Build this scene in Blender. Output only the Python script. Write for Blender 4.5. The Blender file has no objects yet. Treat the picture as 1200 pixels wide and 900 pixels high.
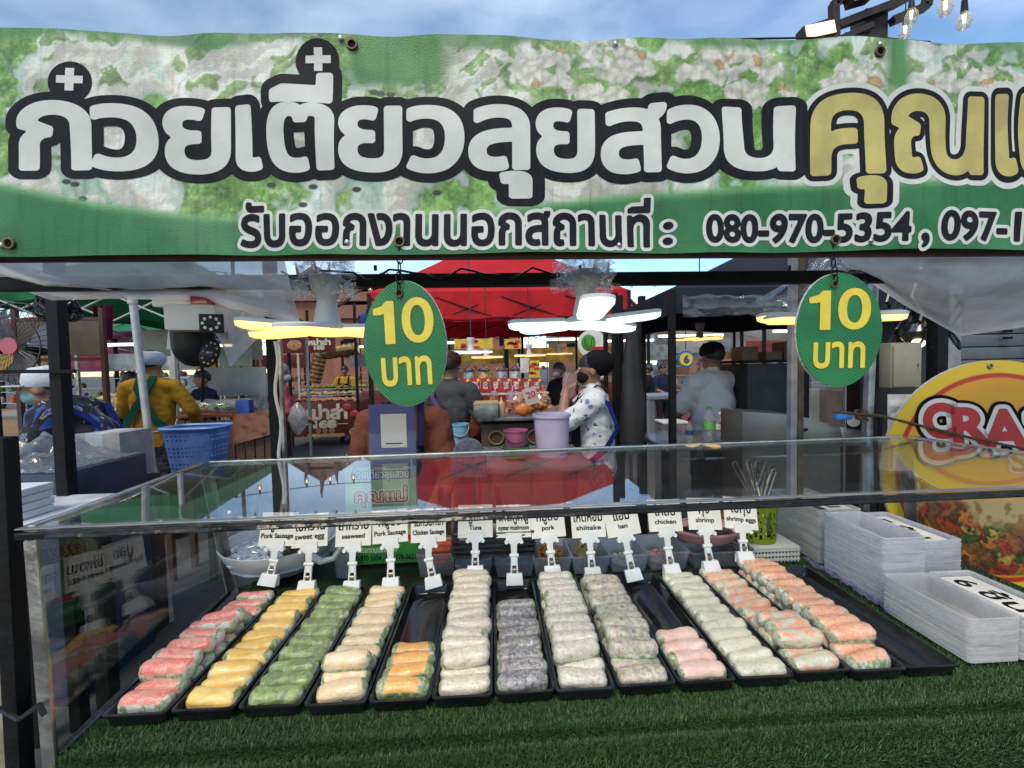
import bpy, bmesh, math, random
import numpy as np
from mathutils import Vector, Matrix, noise
random.seed(7); RNG = np.random.default_rng(7)
sc = bpy.context.scene
R = math.radians

# ------------------------------------------------------------------ camera
F = 490.0                                   # focal length in photo pixels (1200 wide)
yw, pt, rl = R(2.64), R(-2.26), R(-1.22)
CAM = Vector((0, 0, 1.45))
fw = Vector((math.sin(yw)*math.cos(pt), math.cos(yw)*math.cos(pt), math.sin(pt)))
rt0 = Vector((math.cos(yw), -math.sin(yw), 0)); up0 = rt0.cross(fw)
rt = rt0*math.cos(rl)+up0*math.sin(rl); up = up0*math.cos(rl)-rt0*math.sin(rl)
cd = bpy.data.cameras.new('camera'); cam = bpy.data.objects.new('camera', cd); sc.collection.objects.link(cam)
cd.sensor_width = 36; cd.lens = F/1200*36; cd.clip_start = .02; cd.clip_end = 4000
cam.matrix_world = Matrix(((rt.x, up.x, -fw.x, CAM.x), (rt.y, up.y, -fw.y, CAM.y), (rt.z, up.z, -fw.z, CAM.z), (0, 0, 0, 1)))
sc.camera = cam
def ray(x, y): return fw+rt*((x-600)/F)+up*((450-y)/F)
def AT(x, y, Y):                            # the point of the place at depth Y seen at photo pixel x, y
    d = ray(x, y); return CAM+d*(Y/d.y)
def ATZ(x, y, z):
    d = ray(x, y); return CAM+d*((z-CAM.z)/d.z)

# ------------------------------------------------------------------ sky, sun, exposure
SUN_EL, SUN_ROT = R(14), R(205)
w = bpy.data.worlds.new('World'); sc.world = w; w.use_nodes = True
nt = w.node_tree; bg = nt.nodes['Background']
sky = nt.nodes.new('ShaderNodeTexSky'); sky.sky_type = 'NISHITA'; sky.sun_disc = False
sky.sun_elevation = SUN_EL; sky.sun_rotation = SUN_ROT; sky.air_density = 1.0; sky.dust_density = .2; sky.ozone_density = 2.8
tc = nt.nodes.new('ShaderNodeTexCoord'); mp = nt.nodes.new('ShaderNodeMapping'); mp.inputs['Scale'].default_value = (1, 1, 2.6)
mp.inputs['Rotation'].default_value = (0, R(12), 0)
n1 = nt.nodes.new('ShaderNodeTexNoise'); n1.inputs['Scale'].default_value = 2.3; n1.inputs['Detail'].default_value = 7; n1.inputs['Distortion'].default_value = .5
cr = nt.nodes.new('ShaderNodeValToRGB'); cr.color_ramp.elements[0].position = .40; cr.color_ramp.elements[1].position = .82
mx = nt.nodes.new('ShaderNodeMix'); mx.data_type = 'RGBA'
nt.links.new(tc.outputs['Generated'], mp.inputs[0]); nt.links.new(mp.outputs[0], n1.inputs[0]); nt.links.new(n1.outputs[0], cr.inputs[0])
sc1 = nt.nodes.new('ShaderNodeMath'); sc1.operation = 'MULTIPLY'; sc1.inputs[1].default_value = .34
nt.links.new(cr.outputs[0], sc1.inputs[0]); nt.links.new(sc1.outputs[0], mx.inputs[0])
nt.links.new(sky.outputs[0], mx.inputs[6]); mx.inputs[7].default_value = (9.6, 10.4, 11.4, 1)
nt.links.new(mx.outputs[2], bg.inputs[0]); bg.inputs[1].default_value = .15
sl = bpy.data.lights.new('sun', 'SUN'); sl.energy = 1.7; sl.angle = R(22); sl.color = (1, .90, .74)
so = bpy.data.objects.new('sun', sl); sc.collection.objects.link(so)
sd = Vector((math.sin(SUN_ROT)*math.cos(R(58)), math.cos(SUN_ROT)*math.cos(R(58)), math.sin(R(58))))
so.rotation_euler = sd.to_track_quat('Z', 'Y').to_euler(); so.location = (0, -3, 6)
sc.view_settings.view_transform = 'Standard'; sc.view_settings.look = 'None'; sc.view_settings.gamma = 1
sc.view_settings.exposure = .66; sc.view_settings.use_curve_mapping = False
sc.cycles.max_bounces = 10; sc.cycles.transparent_max_bounces = 24; sc.cycles.glossy_bounces = 6
sc.cycles.caustics_reflective = False; sc.cycles.caustics_refractive = False
sc.cycles.sample_clamp_indirect = 6; sc.cycles.use_denoising = True

# ------------------------------------------------------------------ materials
MATS = {}
def _n(t, k, **kw):
    n = t.nodes.new('ShaderNode'+k)
    for a, v in kw.items():
        if a in ('operation', 'blend_type', 'data_type', 'feature', 'wave_type', 'noise_dimensions', 'attribute_name', 'bands_direction', 'wave_profile', 'distance'): setattr(n, a, v)
        else: n.inputs[a].default_value = v
    return n
def mixc(t, f, a, b, bt='MIX'):
    m = t.nodes.new('ShaderNodeMix'); m.data_type = 'RGBA'; m.blend_type = bt
    for i, v in ((0, f), (6, a), (7, b)):
        if hasattr(v, 'is_linked') or hasattr(v, 'links'): t.links.new(v, m.inputs[i])
        else: m.inputs[i].default_value = v if i == 0 else (tuple(v)+(1,) if len(v) == 3 else v)
    return m.outputs[2]
def mth(t, op, a, b=None, c=None):
    m = t.nodes.new('ShaderNodeMath'); m.operation = op
    for i, v in enumerate((a, b, c)):
        if v is None: continue
        if hasattr(v, 'links'): t.links.new(v, m.inputs[i])
        else: m.inputs[i].default_value = v
    return m.outputs[0]
def mrange(t, v, a, b, c=0., d=1.):
    m = t.nodes.new('ShaderNodeMapRange'); t.links.new(v, m.inputs[0]); m.interpolation_type = 'SMOOTHSTEP'
    for i, q in enumerate((a, b, c, d)): m.inputs[i+1].default_value = q
    return m.outputs[0]
def coords(t, rand=True, scale=(1, 1, 1)):
    tc = t.nodes.new('ShaderNodeTexCoord'); o = tc.outputs['Object']
    if rand:
        oi = t.nodes.new('ShaderNodeObjectInfo'); a = t.nodes.new('ShaderNodeVectorMath'); a.operation = 'ADD'
        s = mth(t, 'MULTIPLY', oi.outputs['Random'], 13.7)
        t.links.new(o, a.inputs[0]); t.links.new(s, a.inputs[1]); o = a.outputs[0]
    if scale != (1, 1, 1):
        m = t.nodes.new('ShaderNodeVectorMath'); m.operation = 'MULTIPLY'; t.links.new(o, m.inputs[0]); m.inputs[1].default_value = scale; o = m.outputs[0]
    return o
def noise_t(t, v, scale, detail=4, rough=.55, dist=0):
    n = t.nodes.new('ShaderNodeTexNoise'); t.links.new(v, n.inputs['Vector']); n.inputs['Scale'].default_value = scale
    n.inputs['Detail'].default_value = detail; n.inputs['Roughness'].default_value = rough; n.inputs['Distortion'].default_value = dist
    return n.outputs[0]
def bumpn(t, p, h, strength, dist=.01):
    b = t.nodes.new('ShaderNodeBump'); b.inputs['Strength'].default_value = strength; b.inputs['Distance'].default_value = dist
    t.links.new(h, b.inputs['Height']); t.links.new(b.outputs[0], p.inputs['Normal'])
def newmat(name):
    m = bpy.data.materials.new(name); m.use_nodes = True; t = m.node_tree
    return m, t, t.nodes['Principled BSDF']
def mat(name, col, rough=.55, metal=0, var=.18, scale=14., bump=0., bscale=60., emit=None, es=0, spec=.5, coat=0, col2=None, stretch=(1, 1, 1), sss=0, dirt=0):
    if name in MATS: return MATS[name]
    m, t, p = newmat(name); v = coords(t, True, stretch); n = noise_t(t, v, scale)
    f = mrange(t, n, .3, .7)
    a = tuple(min(1, c*(1-var)) for c in col); b = tuple(min(1, c*(1+var)) for c in (col2 or col))
    c = mixc(t, f, a, b)
    if dirt:
        d = noise_t(t, v, scale*.35, 6, .7); c = mixc(t, mrange(t, d, .5, .72, 0, dirt), c, (.06, .05, .04))
    t.links.new(c, p.inputs['Base Color'])
    t.links.new(mrange(t, n, .2, .8, max(0, rough-.08), min(1, rough+.1)), p.inputs['Roughness'])
    p.inputs['Metallic'].default_value = metal; p.inputs['Specular IOR Level'].default_value = spec
    if coat: p.inputs['Coat Weight'].default_value = coat; p.inputs['Coat Roughness'].default_value = .1
    if sss: p.inputs['Subsurface Weight'].default_value = sss; p.inputs['Subsurface Radius'].default_value = (.01, .008, .005)
    if bump: bumpn(t, p, noise_t(t, v, bscale, 3), bump)
    if emit: p.inputs['Emission Color'].default_value = tuple(emit)+(1,); p.inputs['Emission Strength'].default_value = es
    MATS[name] = m; return m
def glassmat(name, tint=(.93, .95, .94), f0=.045, rough=.01, wr=0., haze=0., hazecol=(.8, .8, .8), hscale=6):
    """thin clear sheet: see-through, mirror-like at grazing angles, optional milkiness"""
    if name in MATS: return MATS[name]
    m, t, p = newmat(name); t.nodes.remove(p); out = t.nodes['Material Output']
    g = t.nodes.new('ShaderNodeNewGeometry'); d = t.nodes.new('ShaderNodeVectorMath'); d.operation = 'DOT_PRODUCT'
    t.links.new(g.outputs['Incoming'], d.inputs[0]); t.links.new(g.outputs['Normal'], d.inputs[1])
    c = mth(t, 'ABSOLUTE', d.outputs['Value']); q = mth(t, 'POWER', mth(t, 'SUBTRACT', 1., c), 5.)
    f = mth(t, 'MULTIPLY_ADD', q, (1-f0)*.86, f0)
    tr = t.nodes.new('ShaderNodeBsdfTransparent'); tr.inputs[0].default_value = tuple(tint)+(1,)
    gl = t.nodes.new('ShaderNodeBsdfGlossy'); gl.inputs['Roughness'].default_value = rough; gl.inputs[0].default_value = (1, 1, 1, 1)
    v = coords(t, True)
    if wr:
        b = t.nodes.new('ShaderNodeBump'); b.inputs['Strength'].default_value = wr; b.inputs['Distance'].default_value = .01
        t.links.new(noise_t(t, v, 9, 5, .6, .6), b.inputs['Height']); t.links.new(b.outputs[0], gl.inputs['Normal'])
    ms = t.nodes.new('ShaderNodeMixShader'); t.links.new(f, ms.inputs[0]); t.links.new(tr.outputs[0], ms.inputs[1]); t.links.new(gl.outputs[0], ms.inputs[2])
    o = ms.outputs[0]
    if haze:
        df = t.nodes.new('ShaderNodeBsdfDiffuse'); df.inputs[0].default_value = tuple(hazecol)+(1,)
        tl = t.nodes.new('ShaderNodeBsdfTranslucent'); tl.inputs[0].default_value = tuple(hazecol)+(1,)
        m1 = t.nodes.new('ShaderNodeMixShader'); m1.inputs[0].default_value = .5; t.links.new(df.outputs[0], m1.inputs[1]); t.links.new(tl.outputs[0], m1.inputs[2])
        m2 = t.nodes.new('ShaderNodeMixShader')
        t.links.new(mrange(t, noise_t(t, v, hscale, 6, .65), .25, .75, haze*.55, min(1, haze*1.35)), m2.inputs[0])
        t.links.new(o, m2.inputs[1]); t.links.new(m1.outputs[0], m2.inputs[2]); o = m2.outputs[0]
    t.links.new(o, out.inputs[0]); MATS[name] = m; return m
def vcolmat(name, rough=.5, bump=0., bscale=200., grime=.0, gscale=8, spec=.4, stretch=(1, 1, 1)):
    """colour from the print attribute 'Col' of the mesh, with weathering"""
    if name in MATS: return MATS[name]
    m, t, p = newmat(name); a = t.nodes.new('ShaderNodeAttribute'); a.attribute_name = 'Col'; c = a.outputs[0]
    v = coords(t, False, stretch)
    if grime: c = mixc(t, mrange(t, noise_t(t, v, gscale, 8, .7), .45, .75, 0, grime), c, (.10, .09, .07))
    t.links.new(c, p.inputs['Base Color']); p.inputs['Roughness'].default_value = rough; p.inputs['Specular IOR Level'].default_value = spec
    if bump: bumpn(t, p, noise_t(t, v, bscale, 2), bump)
    MATS[name] = m; return m

# ------------------------------------------------------------------ mesh builder
COL = sc.collection
WM = {}
def wm(o): return WM.get(o.name, Matrix.Identity(4))
class M:
    def __init__(s): s.v = []; s.f = []
    def add(s, vs, fs):
        k = len(s.v); s.v += [tuple(q) for q in vs]; s.f += [tuple(i+k for i in f) for f in fs]; return s
    def box(s, c, d, rz=0, m=None):
        x, y, z = d[0]/2, d[1]/2, d[2]/2
        vs = [Vector((a*x, b*y, e*z)) for e in (-1, 1) for b in (-1, 1) for a in (-1, 1)]
        q = m if m is not None else Matrix.Rotation(rz, 3, 'Z')
        vs = [q@u+Vector(c) for u in vs]
        return s.add(vs, [(0, 2, 3, 1), (4, 5, 7, 6), (0, 1, 5, 4), (2, 6, 7, 3), (0, 4, 6, 2), (1, 3, 7, 5)])
    def bar(s, p0, p1, wd, ht=None, upv=(0, 0, 1)):
        p0, p1 = Vector(p0), Vector(p1); ht = ht or wd; d = (p1-p0); L = d.length; d.normalize()
        u = Vector(upv); 
        if abs(d.dot(u)) > .95: u = Vector((0, 1, 0))
        x = d.cross(u).normalized(); z = x.cross(d).normalized()
        return s.box((p0+p1)/2, (wd, L, ht), m=Matrix((x, d, z)).transposed())
    def tube(s, pts, r, n=8, cap=True, sq=1.):
        P = [Vector(p) for p in pts]; rs = r if hasattr(r, '__len__') else [r]*len(P); vs = []; fs = []
        x = None
        for i, p in enumerate(P):
            d = (P[min(i+1, len(P)-1)]-P[max(i-1, 0)])
            d = d.normalized() if d.length > 1e-9 else Vector((0, 0, 1))
            if x is None:
                a = Vector((1, 0, 0)) if abs(d.x) < .8 else Vector((0, 1, 0)); x = (a-d*a.dot(d)).normalized()
            else:
                x = x-d*x.dot(d); x = x.normalized() if x.length > 1e-6 else Vector((1, 0, 0))
            y = d.cross(x)
            vs += [p+x*(rs[i]*math.cos(6.28319*k/n))+y*(sq*rs[i]*math.sin(6.28319*k/n)) for k in range(n)]
        for i in range(len(P)-1):
            for k in range(n):
                a, b = i*n+k, i*n+(k+1) % n; fs.append((a, b, b+n, a+n))
        if cap: fs += [tuple(range(n-1, -1, -1)), tuple((len(P)-1)*n+k for k in range(n))]
        return s.add(vs, fs)
    def cyl(s, p0, p1, r0, r1=None, n=14): return s.tube([p0, p1], [r0, r0 if r1 is None else r1], n)
    def lathe(s, prof, c=(0, 0, 0), n=24, sx=1, sy=1, cap=True, m=None):
        vs = []; fs = []
        for r, z in prof:
            for k in range(n):
                u = Vector((r*sx*math.cos(6.28319*k/n), r*sy*math.sin(6.28319*k/n), z))
                vs.append((m@u if m else u)+Vector(c))
        for i in range(len(prof)-1):
            for k in range(n):
                a, b = i*n+k, i*n+(k+1) % n; fs.append((a, b, b+n, a+n))
        if cap: fs += [tuple(range(n-1, -1, -1)), tuple((len(prof)-1)*n+k for k in range(n))]
        return s.add(vs, fs)
    def sph(s, c, r, nu=14, nv=9, m=None):
        r = r if hasattr(r, '__len__') else (r, r, r)
        prof = [(math.sin(math.pi*i/nv), -math.cos(math.pi*i/nv)) for i in range(nv+1)]
        prof[0] = (.02, -1); prof[-1] = (.02, 1); vs = []; q = M().lathe(prof, n=nu)
        for u in q.v:
            u = Vector((u[0]*r[0], u[1]*r[1], u[2]*r[2])); vs.append((m@u if m else u)+Vector(c))
        return s.add(vs, q.f)
    def prism(s, poly, d):
        n = len(poly); d = Vector(d); a = [Vector(p) for p in poly]
        return s.add(a+[p+d for p in a], [tuple(range(n-1, -1, -1)), tuple(range(n, 2*n))]+[(i, (i+1) % n, (i+1) % n+n, i+n) for i in range(n)])
    def sheet(s, fn, nu, nv):
        vs = [fn(i/(nu-1), j/(nv-1)) for j in range(nv) for i in range(nu)]
        return s.add(vs, [(j*nu+i, j*nu+i+1, (j+1)*nu+i+1, (j+1)*nu+i) for j in range(nv-1) for i in range(nu-1)])
    def mesh(s, name, bevel=0, smooth=True, ang=38, seg=2):
        me = bpy.data.meshes.new(name); me.from_pydata(s.v, [], s.f); 
        b = bmesh.new(); b.from_mesh(me); bmesh.ops.recalc_face_normals(b, faces=b.faces)
        if bevel: bmesh.ops.bevel(b, geom=[e for e in b.edges if e.is_manifold and e.calc_face_angle(0) > .5], offset=bevel, segments=seg, affect='EDGES', profile=.6, clamp_overlap=True)
        b.to_mesh(me); b.free()
        if smooth: me.shade_smooth(); me.set_sharp_from_angle(angle=R(ang))
        me.update(); return me
    def build(s, name, mt, parent=None, bevel=0, smooth=True, ang=38, seg=2, origin=True):
        me = s.mesh(name, bevel, smooth, ang, seg); return link(name, me, mt, parent, origin)
def link(name, me, mt, parent=None, origin=True):
    if mt is not None and not me.materials: me.materials.append(mt)
    o = bpy.data.objects.new(name, me); COL.objects.link(o)
    if parent is not None:
        o.parent = parent; o.matrix_parent_inverse = wm(parent).inverted()
    elif origin and len(me.vertices):
        co = np.empty(len(me.vertices)*3); me.vertices.foreach_get('co', co); co = co.reshape(-1, 3)
        c = Vector(((co[:, 0].min()+co[:, 0].max())/2, (co[:, 1].min()+co[:, 1].max())/2, co[:, 2].min()))
        me.transform(Matrix.Translation(-c)); o.location = c; WM[o.name] = Matrix.Translation(c)
    return o
def tag(o, label, cat, group=None):
    o['label'] = label; o['category'] = cat
    if group: o['group'] = group
    return o
def T(name, label, cat, loc, group=None):
    o = bpy.data.objects.new(name, None); COL.objects.link(o); o.empty_display_size = .1; o.location = loc
    WM[o.name] = Matrix.Translation(Vector(loc)); return tag(o, label, cat, group)
def kind(o, k): o['kind'] = k; return o
def solo(mb, name, mt, label, cat, group=None, **kw): return tag(mb.build(name, mt, **kw), label, cat, group)
def dup(o, mw, label=None, group=None):
    c = o.copy(); COL.objects.link(c); c.matrix_world = mw; WM[c.name] = mw.copy()
    if label: c['label'] = label
    if group: c['group'] = group
    def rec(a, b):
        for ch in a.children:
            d = ch.copy(); COL.objects.link(d); d.parent = b; rec(ch, d)
    rec(o, c); return c
ORD = ['frontmost', 'second from the front', 'third from the front', 'fourth from the front', 'fifth from the front', 'sixth from the front', 'seventh from the front', 'eighth from the front', 'ninth from the front', 'tenth from the front', 'eleventh from the front', 'twelfth from the front', 'thirteenth from the front']

# ------------------------------------------------------------------ lettering
TXT = {}; SDF = {}
def contours(s):
    if s == '1': return [[(.0, .50), (.0, .58), (.13, .62), (.20, .70), (.30, .70), (.30, .0), (.17, .0), (.17, .53), (.10, .50)][::-1]]
    cu = bpy.data.curves.new('lettering', 'FONT'); cu.body = s; cu.size = 1; cu.resolution_u = 6
    o = bpy.data.objects.new('lettering', cu); COL.objects.link(o)
    dg = bpy.context.evaluated_depsgraph_get(); dg.update(); c = o.to_curve(dg); out = []
    from mathutils.geometry import interpolate_bezier
    for sp in c.splines:
        L = []
        if sp.type == 'BEZIER':
            B = sp.bezier_points; n = len(B)
            for i in range(n):
                p, q = B[i], B[(i+1) % n]; L += [tuple(v[:2]) for v in interpolate_bezier(p.co, p.handle_right, q.handle_left, q.co, 7)[:-1]]
        else: L = [tuple(p.co[:2]) for p in sp.points]
        if len(L) > 2: out.append(L)
    o.to_curve_clear(); bpy.data.objects.remove(o); bpy.data.curves.remove(cu); return out
def sdf(s, h, rmax):
    """signed distance field of a string on a grid of step h (em), negative inside"""
    C = contours(s); A = np.array([p for c in C for p in c]); mg = rmax+3*h
    x0, y0 = A.min(0)-mg; x1, y1 = A.max(0)+mg; nx, ny = int((x1-x0)/h)+2, int((y1-y0)/h)+2
    gx = x0+np.arange(nx)*h; gy = y0+np.arange(ny)*h; D = np.full((ny, nx), mg); Wn = np.zeros((ny, nx+1))
    for c in C:
        for (ax, ay), (bx, by) in zip(c, c[1:]+c[:1]):
            i0, i1 = max(0, int((min(ax, bx)-mg-x0)/h)), min(nx, int((max(ax, bx)+mg-x0)/h)+2); j0, j1 = max(0, int((min(ay, by)-mg-y0)/h)), min(ny, int((max(ay, by)+mg-y0)/h)+2)
            X = gx[None, i0:i1]-ax; Y = gy[j0:j1, None]-ay; dx, dy = bx-ax, by-ay; L = dx*dx+dy*dy
            if L < 1e-14: continue
            t = np.clip((X*dx+Y*dy)/L, 0, 1); d = np.hypot(X-t*dx, Y-t*dy); D[j0:j1, i0:i1] = np.minimum(D[j0:j1, i0:i1], d)
            if ay != by:
                lo, hi, sg = (ay, by, 1) if ay < by else (by, ay, -1); js = np.arange(max(0, int(math.ceil((lo-y0)/h))), min(ny, int(math.ceil((hi-y0)/h))))
                if len(js):
                    xc = ax+(gy[js]-ay)/(by-ay)*(bx-ax); k = np.clip(np.ceil((xc-x0)/h).astype(int), 0, nx); np.add.at(Wn, (js, k), sg)
    ins = np.cumsum(Wn, 1)[:, :nx] != 0
    return np.where(ins, -D, D), x0, y0, (A[:, 0].min(), A[:, 1].min(), A[:, 0].max(), A[:, 1].max())
def glyphs(s, r=0., h=.014):
    """flat filled outline of a string, grown by r (em): arrays of points and faces, with its plain bounding box"""
    k = (s, r, h)
    if k in TXT: return TXT[k]
    f, x0, y0, bb = sdf(s, h, max(r, 0)); f = f-r; ny, nx = f.shape; I = f < 0; vs = []; fs = []
    cnt = I[:-1, :-1].astype(int)+I[:-1, 1:]+I[1:, 1:]+I[1:, :-1]
    for j in range(ny-1):
        full = np.flatnonzero(cnt[j] == 4)
        if len(full):
            for run in [r_[q:q+7] for r_ in np.split(full, np.flatnonzero(np.diff(full) > 1)+1) for q in range(0, len(r_), 7)]:
                a, b = x0+run[0]*h, x0+(run[-1]+1)*h; q = len(vs); vs += [(a, y0+j*h), (b, y0+j*h), (b, y0+(j+1)*h), (a, y0+(j+1)*h)]; fs.append((q, q+1, q+2, q+3))
        for i in np.flatnonzero((cnt[j] > 0) & (cnt[j] < 4)):
            cs = ((i, j), (i+1, j), (i+1, j+1), (i, j+1)); P = []
            for (a, b), (c, d) in zip(cs, cs[1:]+cs[:1]):
                u, v = f[b, a], f[d, c]
                if u < 0: P.append((x0+a*h, y0+b*h))
                if (u < 0) != (v < 0): t = u/(u-v); P.append((x0+(a+(c-a)*t)*h, y0+(b+(d-b)*t)*h))
            if len(P) > 2: q = len(vs); vs += P; fs.append(tuple(range(q, q+len(P))))
    TXT[k] = (np.array(vs), fs, bb); return TXT[k]
def letters(parts, bold, rad):
    """place strings in boxes: yields u, v points and faces; bold and rad in the units of the boxes"""
    V = []; Fc = []
    for s, x0, y0, x1, y1 in parts:
        bb = glyphs(s, 0., .03)[2]; sx = (x1-x0)/(bb[2]-bb[0]); sy = (y1-y0)/(bb[3]-bb[1]); k = 2/(abs(sx)+abs(sy))
        vs, fs, _ = glyphs(s, round((bold+rad)*k, 3), .011 if len(s) < 4 else .02); q = len(V)
        V += [(x0+(a-bb[0])*sx, y0+(b-bb[1])*sy) for a, b in vs]; Fc += [tuple(i+q for i in f) for f in fs]
    return V, Fc
def flatmesh(name, vs, fs, mt, parent):
    me = bpy.data.meshes.new(name); me.from_pydata([tuple(v) for v in vs], [], fs)
    bm = bmesh.new(); bm.from_mesh(me); bmesh.ops.remove_doubles(bm, verts=bm.verts, dist=1e-6); bm.to_mesh(me); bm.free(); me.update(); return link(name, me, mt, parent)
def lettering(parts, name, mt, parent, warp, bold=0., rad=0., lift=.001):
    V, Fc = letters(parts, bold, rad); return flatmesh(name, [warp(a, b, lift) for a, b in V], Fc, mt, parent)
def print_text(s, name, mt, parent, o, ux, uy, w, h, bold=.0, rad=0., lift=.0008):
    """one line of flat print centred at o, along ux, uy"""
    o, ux, uy = Vector(o), Vector(ux).normalized(), Vector(uy).normalized(); nz = ux.cross(uy)
    return lettering([(s, -w/2, -h/2, w/2, h/2)], name, mt, parent, lambda u, v, q: o+ux*u+uy*v+nz*q, bold, rad, lift)
def colgrid(name, nu, nv, pos, paint, mt, parent=None):
    """sheet with a printed picture: paint(U, V) -> rgb arrays, pos(u, v) -> points"""
    U, V = np.meshgrid(np.linspace(0, 1, nu), np.linspace(0, 1, nv)); P = pos(U.ravel(), V.ravel()); C = paint(U.ravel(), V.ravel())
    i = np.arange(nu*nv).reshape(nv, nu); f = np.stack([i[:-1, :-1], i[:-1, 1:], i[1:, 1:], i[1:, :-1]], -1).reshape(-1, 4)
    return arrmesh(name, P, f, mt, parent, C)
def arrmesh(name, P, f, mt, parent=None, C=None, smooth=True):
    me = bpy.data.meshes.new(name); n = len(P); k = f.shape[1]
    me.vertices.add(n); me.vertices.foreach_set('co', np.asarray(P, np.float32).ravel())
    me.loops.add(f.size); me.loops.foreach_set('vertex_index', f.astype(np.int32).ravel())
    me.polygons.add(len(f)); me.polygons.foreach_set('loop_start', (np.arange(len(f))*k).astype(np.int32))
    if C is not None:
        a = me.color_attributes.new('Col', 'FLOAT_COLOR', 'POINT'); a.data.foreach_set('color', np.concatenate([C, np.ones((n, 1))], 1).astype(np.float32).ravel())
    me.update(calc_edges=True); me.validate()
    if smooth: me.shade_smooth()
    return link(name, me, mt, parent)
def fbm(x, y, s, oct=4, seed=0):
    """value noise on arrays"""
    t = np.zeros_like(x); a = 1.; tot = 0.
    for o in range(oct):
        X = x*s+seed*17.3+o*5.1; Y = y*s+seed*9.7+o*3.3; xi = np.floor(X).astype(np.int64); yi = np.floor(Y).astype(np.int64); fx = X-xi; fy = Y-yi
        fx = fx*fx*(3-2*fx); fy = fy*fy*(3-2*fy)
        def h(i, j):
            q = (i*374761393+j*668265263+seed*1442695041) & 0x7fffffff; q = (q ^ (q >> 13))*1274126177 & 0x7fffffff; return ((q ^ (q >> 16)) & 0xffff)/65535.
        t += a*((h(xi, yi)*(1-fx)+h(xi+1, yi)*fx)*(1-fy)+(h(xi, yi+1)*(1-fx)+h(xi+1, yi+1)*fx)*fy); tot += a; a *= .5; s *= 2.03
    return t/tot
def sst(a, b, x): 
    q = np.clip((x-a)/(b-a), 0, 1); return q*q*(3-2*q)
def lerp(A, B, f): return A*(1-f)[:, None]+B*f[:, None]
# ------------------------------------------------------------------ common materials
BLACK = mat('black_metal', (.006, .006, .007), .6, .0, .5, 30, .15, 120, spec=.2)
STEEL = mat('steel', (.34, .34, .33), .34, .9, .3, 22, .1, 90, dirt=.3)
CHROME = mat('dull_chrome', (.52, .50, .45), .22, 1, .25, 18, .06, 60, dirt=.25)
GREYP = mat('grey_paint', (.26, .26, .27), .5, .3, .2, 20, .05)
WHITEP = mat('white_plastic', (.70, .70, .68), .38, 0, .06, 20)
BLACKP = mat('black_plastic', (.012, .012, .013), .22, 0, .3, 18, .04, 50)
WOOD = mat('dark_wood', (.075, .038, .02), .6, 0, .35, 8, .2, 40, stretch=(1, 1, 12))
INK = mat('black_print', (.007, .007, .008), .6, 0, .3, 16, spec=.08)
PAPERW = mat('white_print', (.66, .66, .61), .6, 0, .05, 25, spec=.2, dirt=.05)
YELLOWI = mat('yellow_print', (.80, .62, .06), .5, 0, .08, 20)
ROPE = mat('rope', (.12, .085, .045), .9, 0, .3, 90, .6, 200)
GLASS = glassmat('clear_glass')
DUSTY = glassmat('dusty_glass', (.95, .96, .95), .045, .008, 0, .016, (.75, .75, .74), 3.5)
FILM = glassmat('clear_plastic_film', (.97, .97, .97), .08, .12, 1.0, .13, (.75, .77, .8), 18)
CLEARP = glassmat('clear_plastic_tub', (.88, .89, .9), .06, .12, .1, .24, (.7, .72, .75), 14)

# ------------------------------------------------------------------ ground
def asphalt():
    m, t, p = newmat('asphalt'); v = coords(t, False); n = noise_t(t, v, 1.3, 8, .65); g = noise_t(t, v, 160, 2)
    c = mixc(t, mrange(t, n, .3, .7), (.045, .045, .048), (.085, .083, .08)); c = mixc(t, mrange(t, g, .55, .75, 0, .5), c, (.15, .15, .145))
    t.links.new(c, p.inputs['Base Color']); t.links.new(mrange(t, n, .3, .7, .62, .9), p.inputs['Roughness']); bumpn(t, p, g, .5, .004); return m
kind(M().sheet(lambda u, v: Vector(((u-.5)*3000, -1200+v*3000, 0)), 2, 2).build('ground', asphalt(), smooth=False), 'structure')

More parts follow.
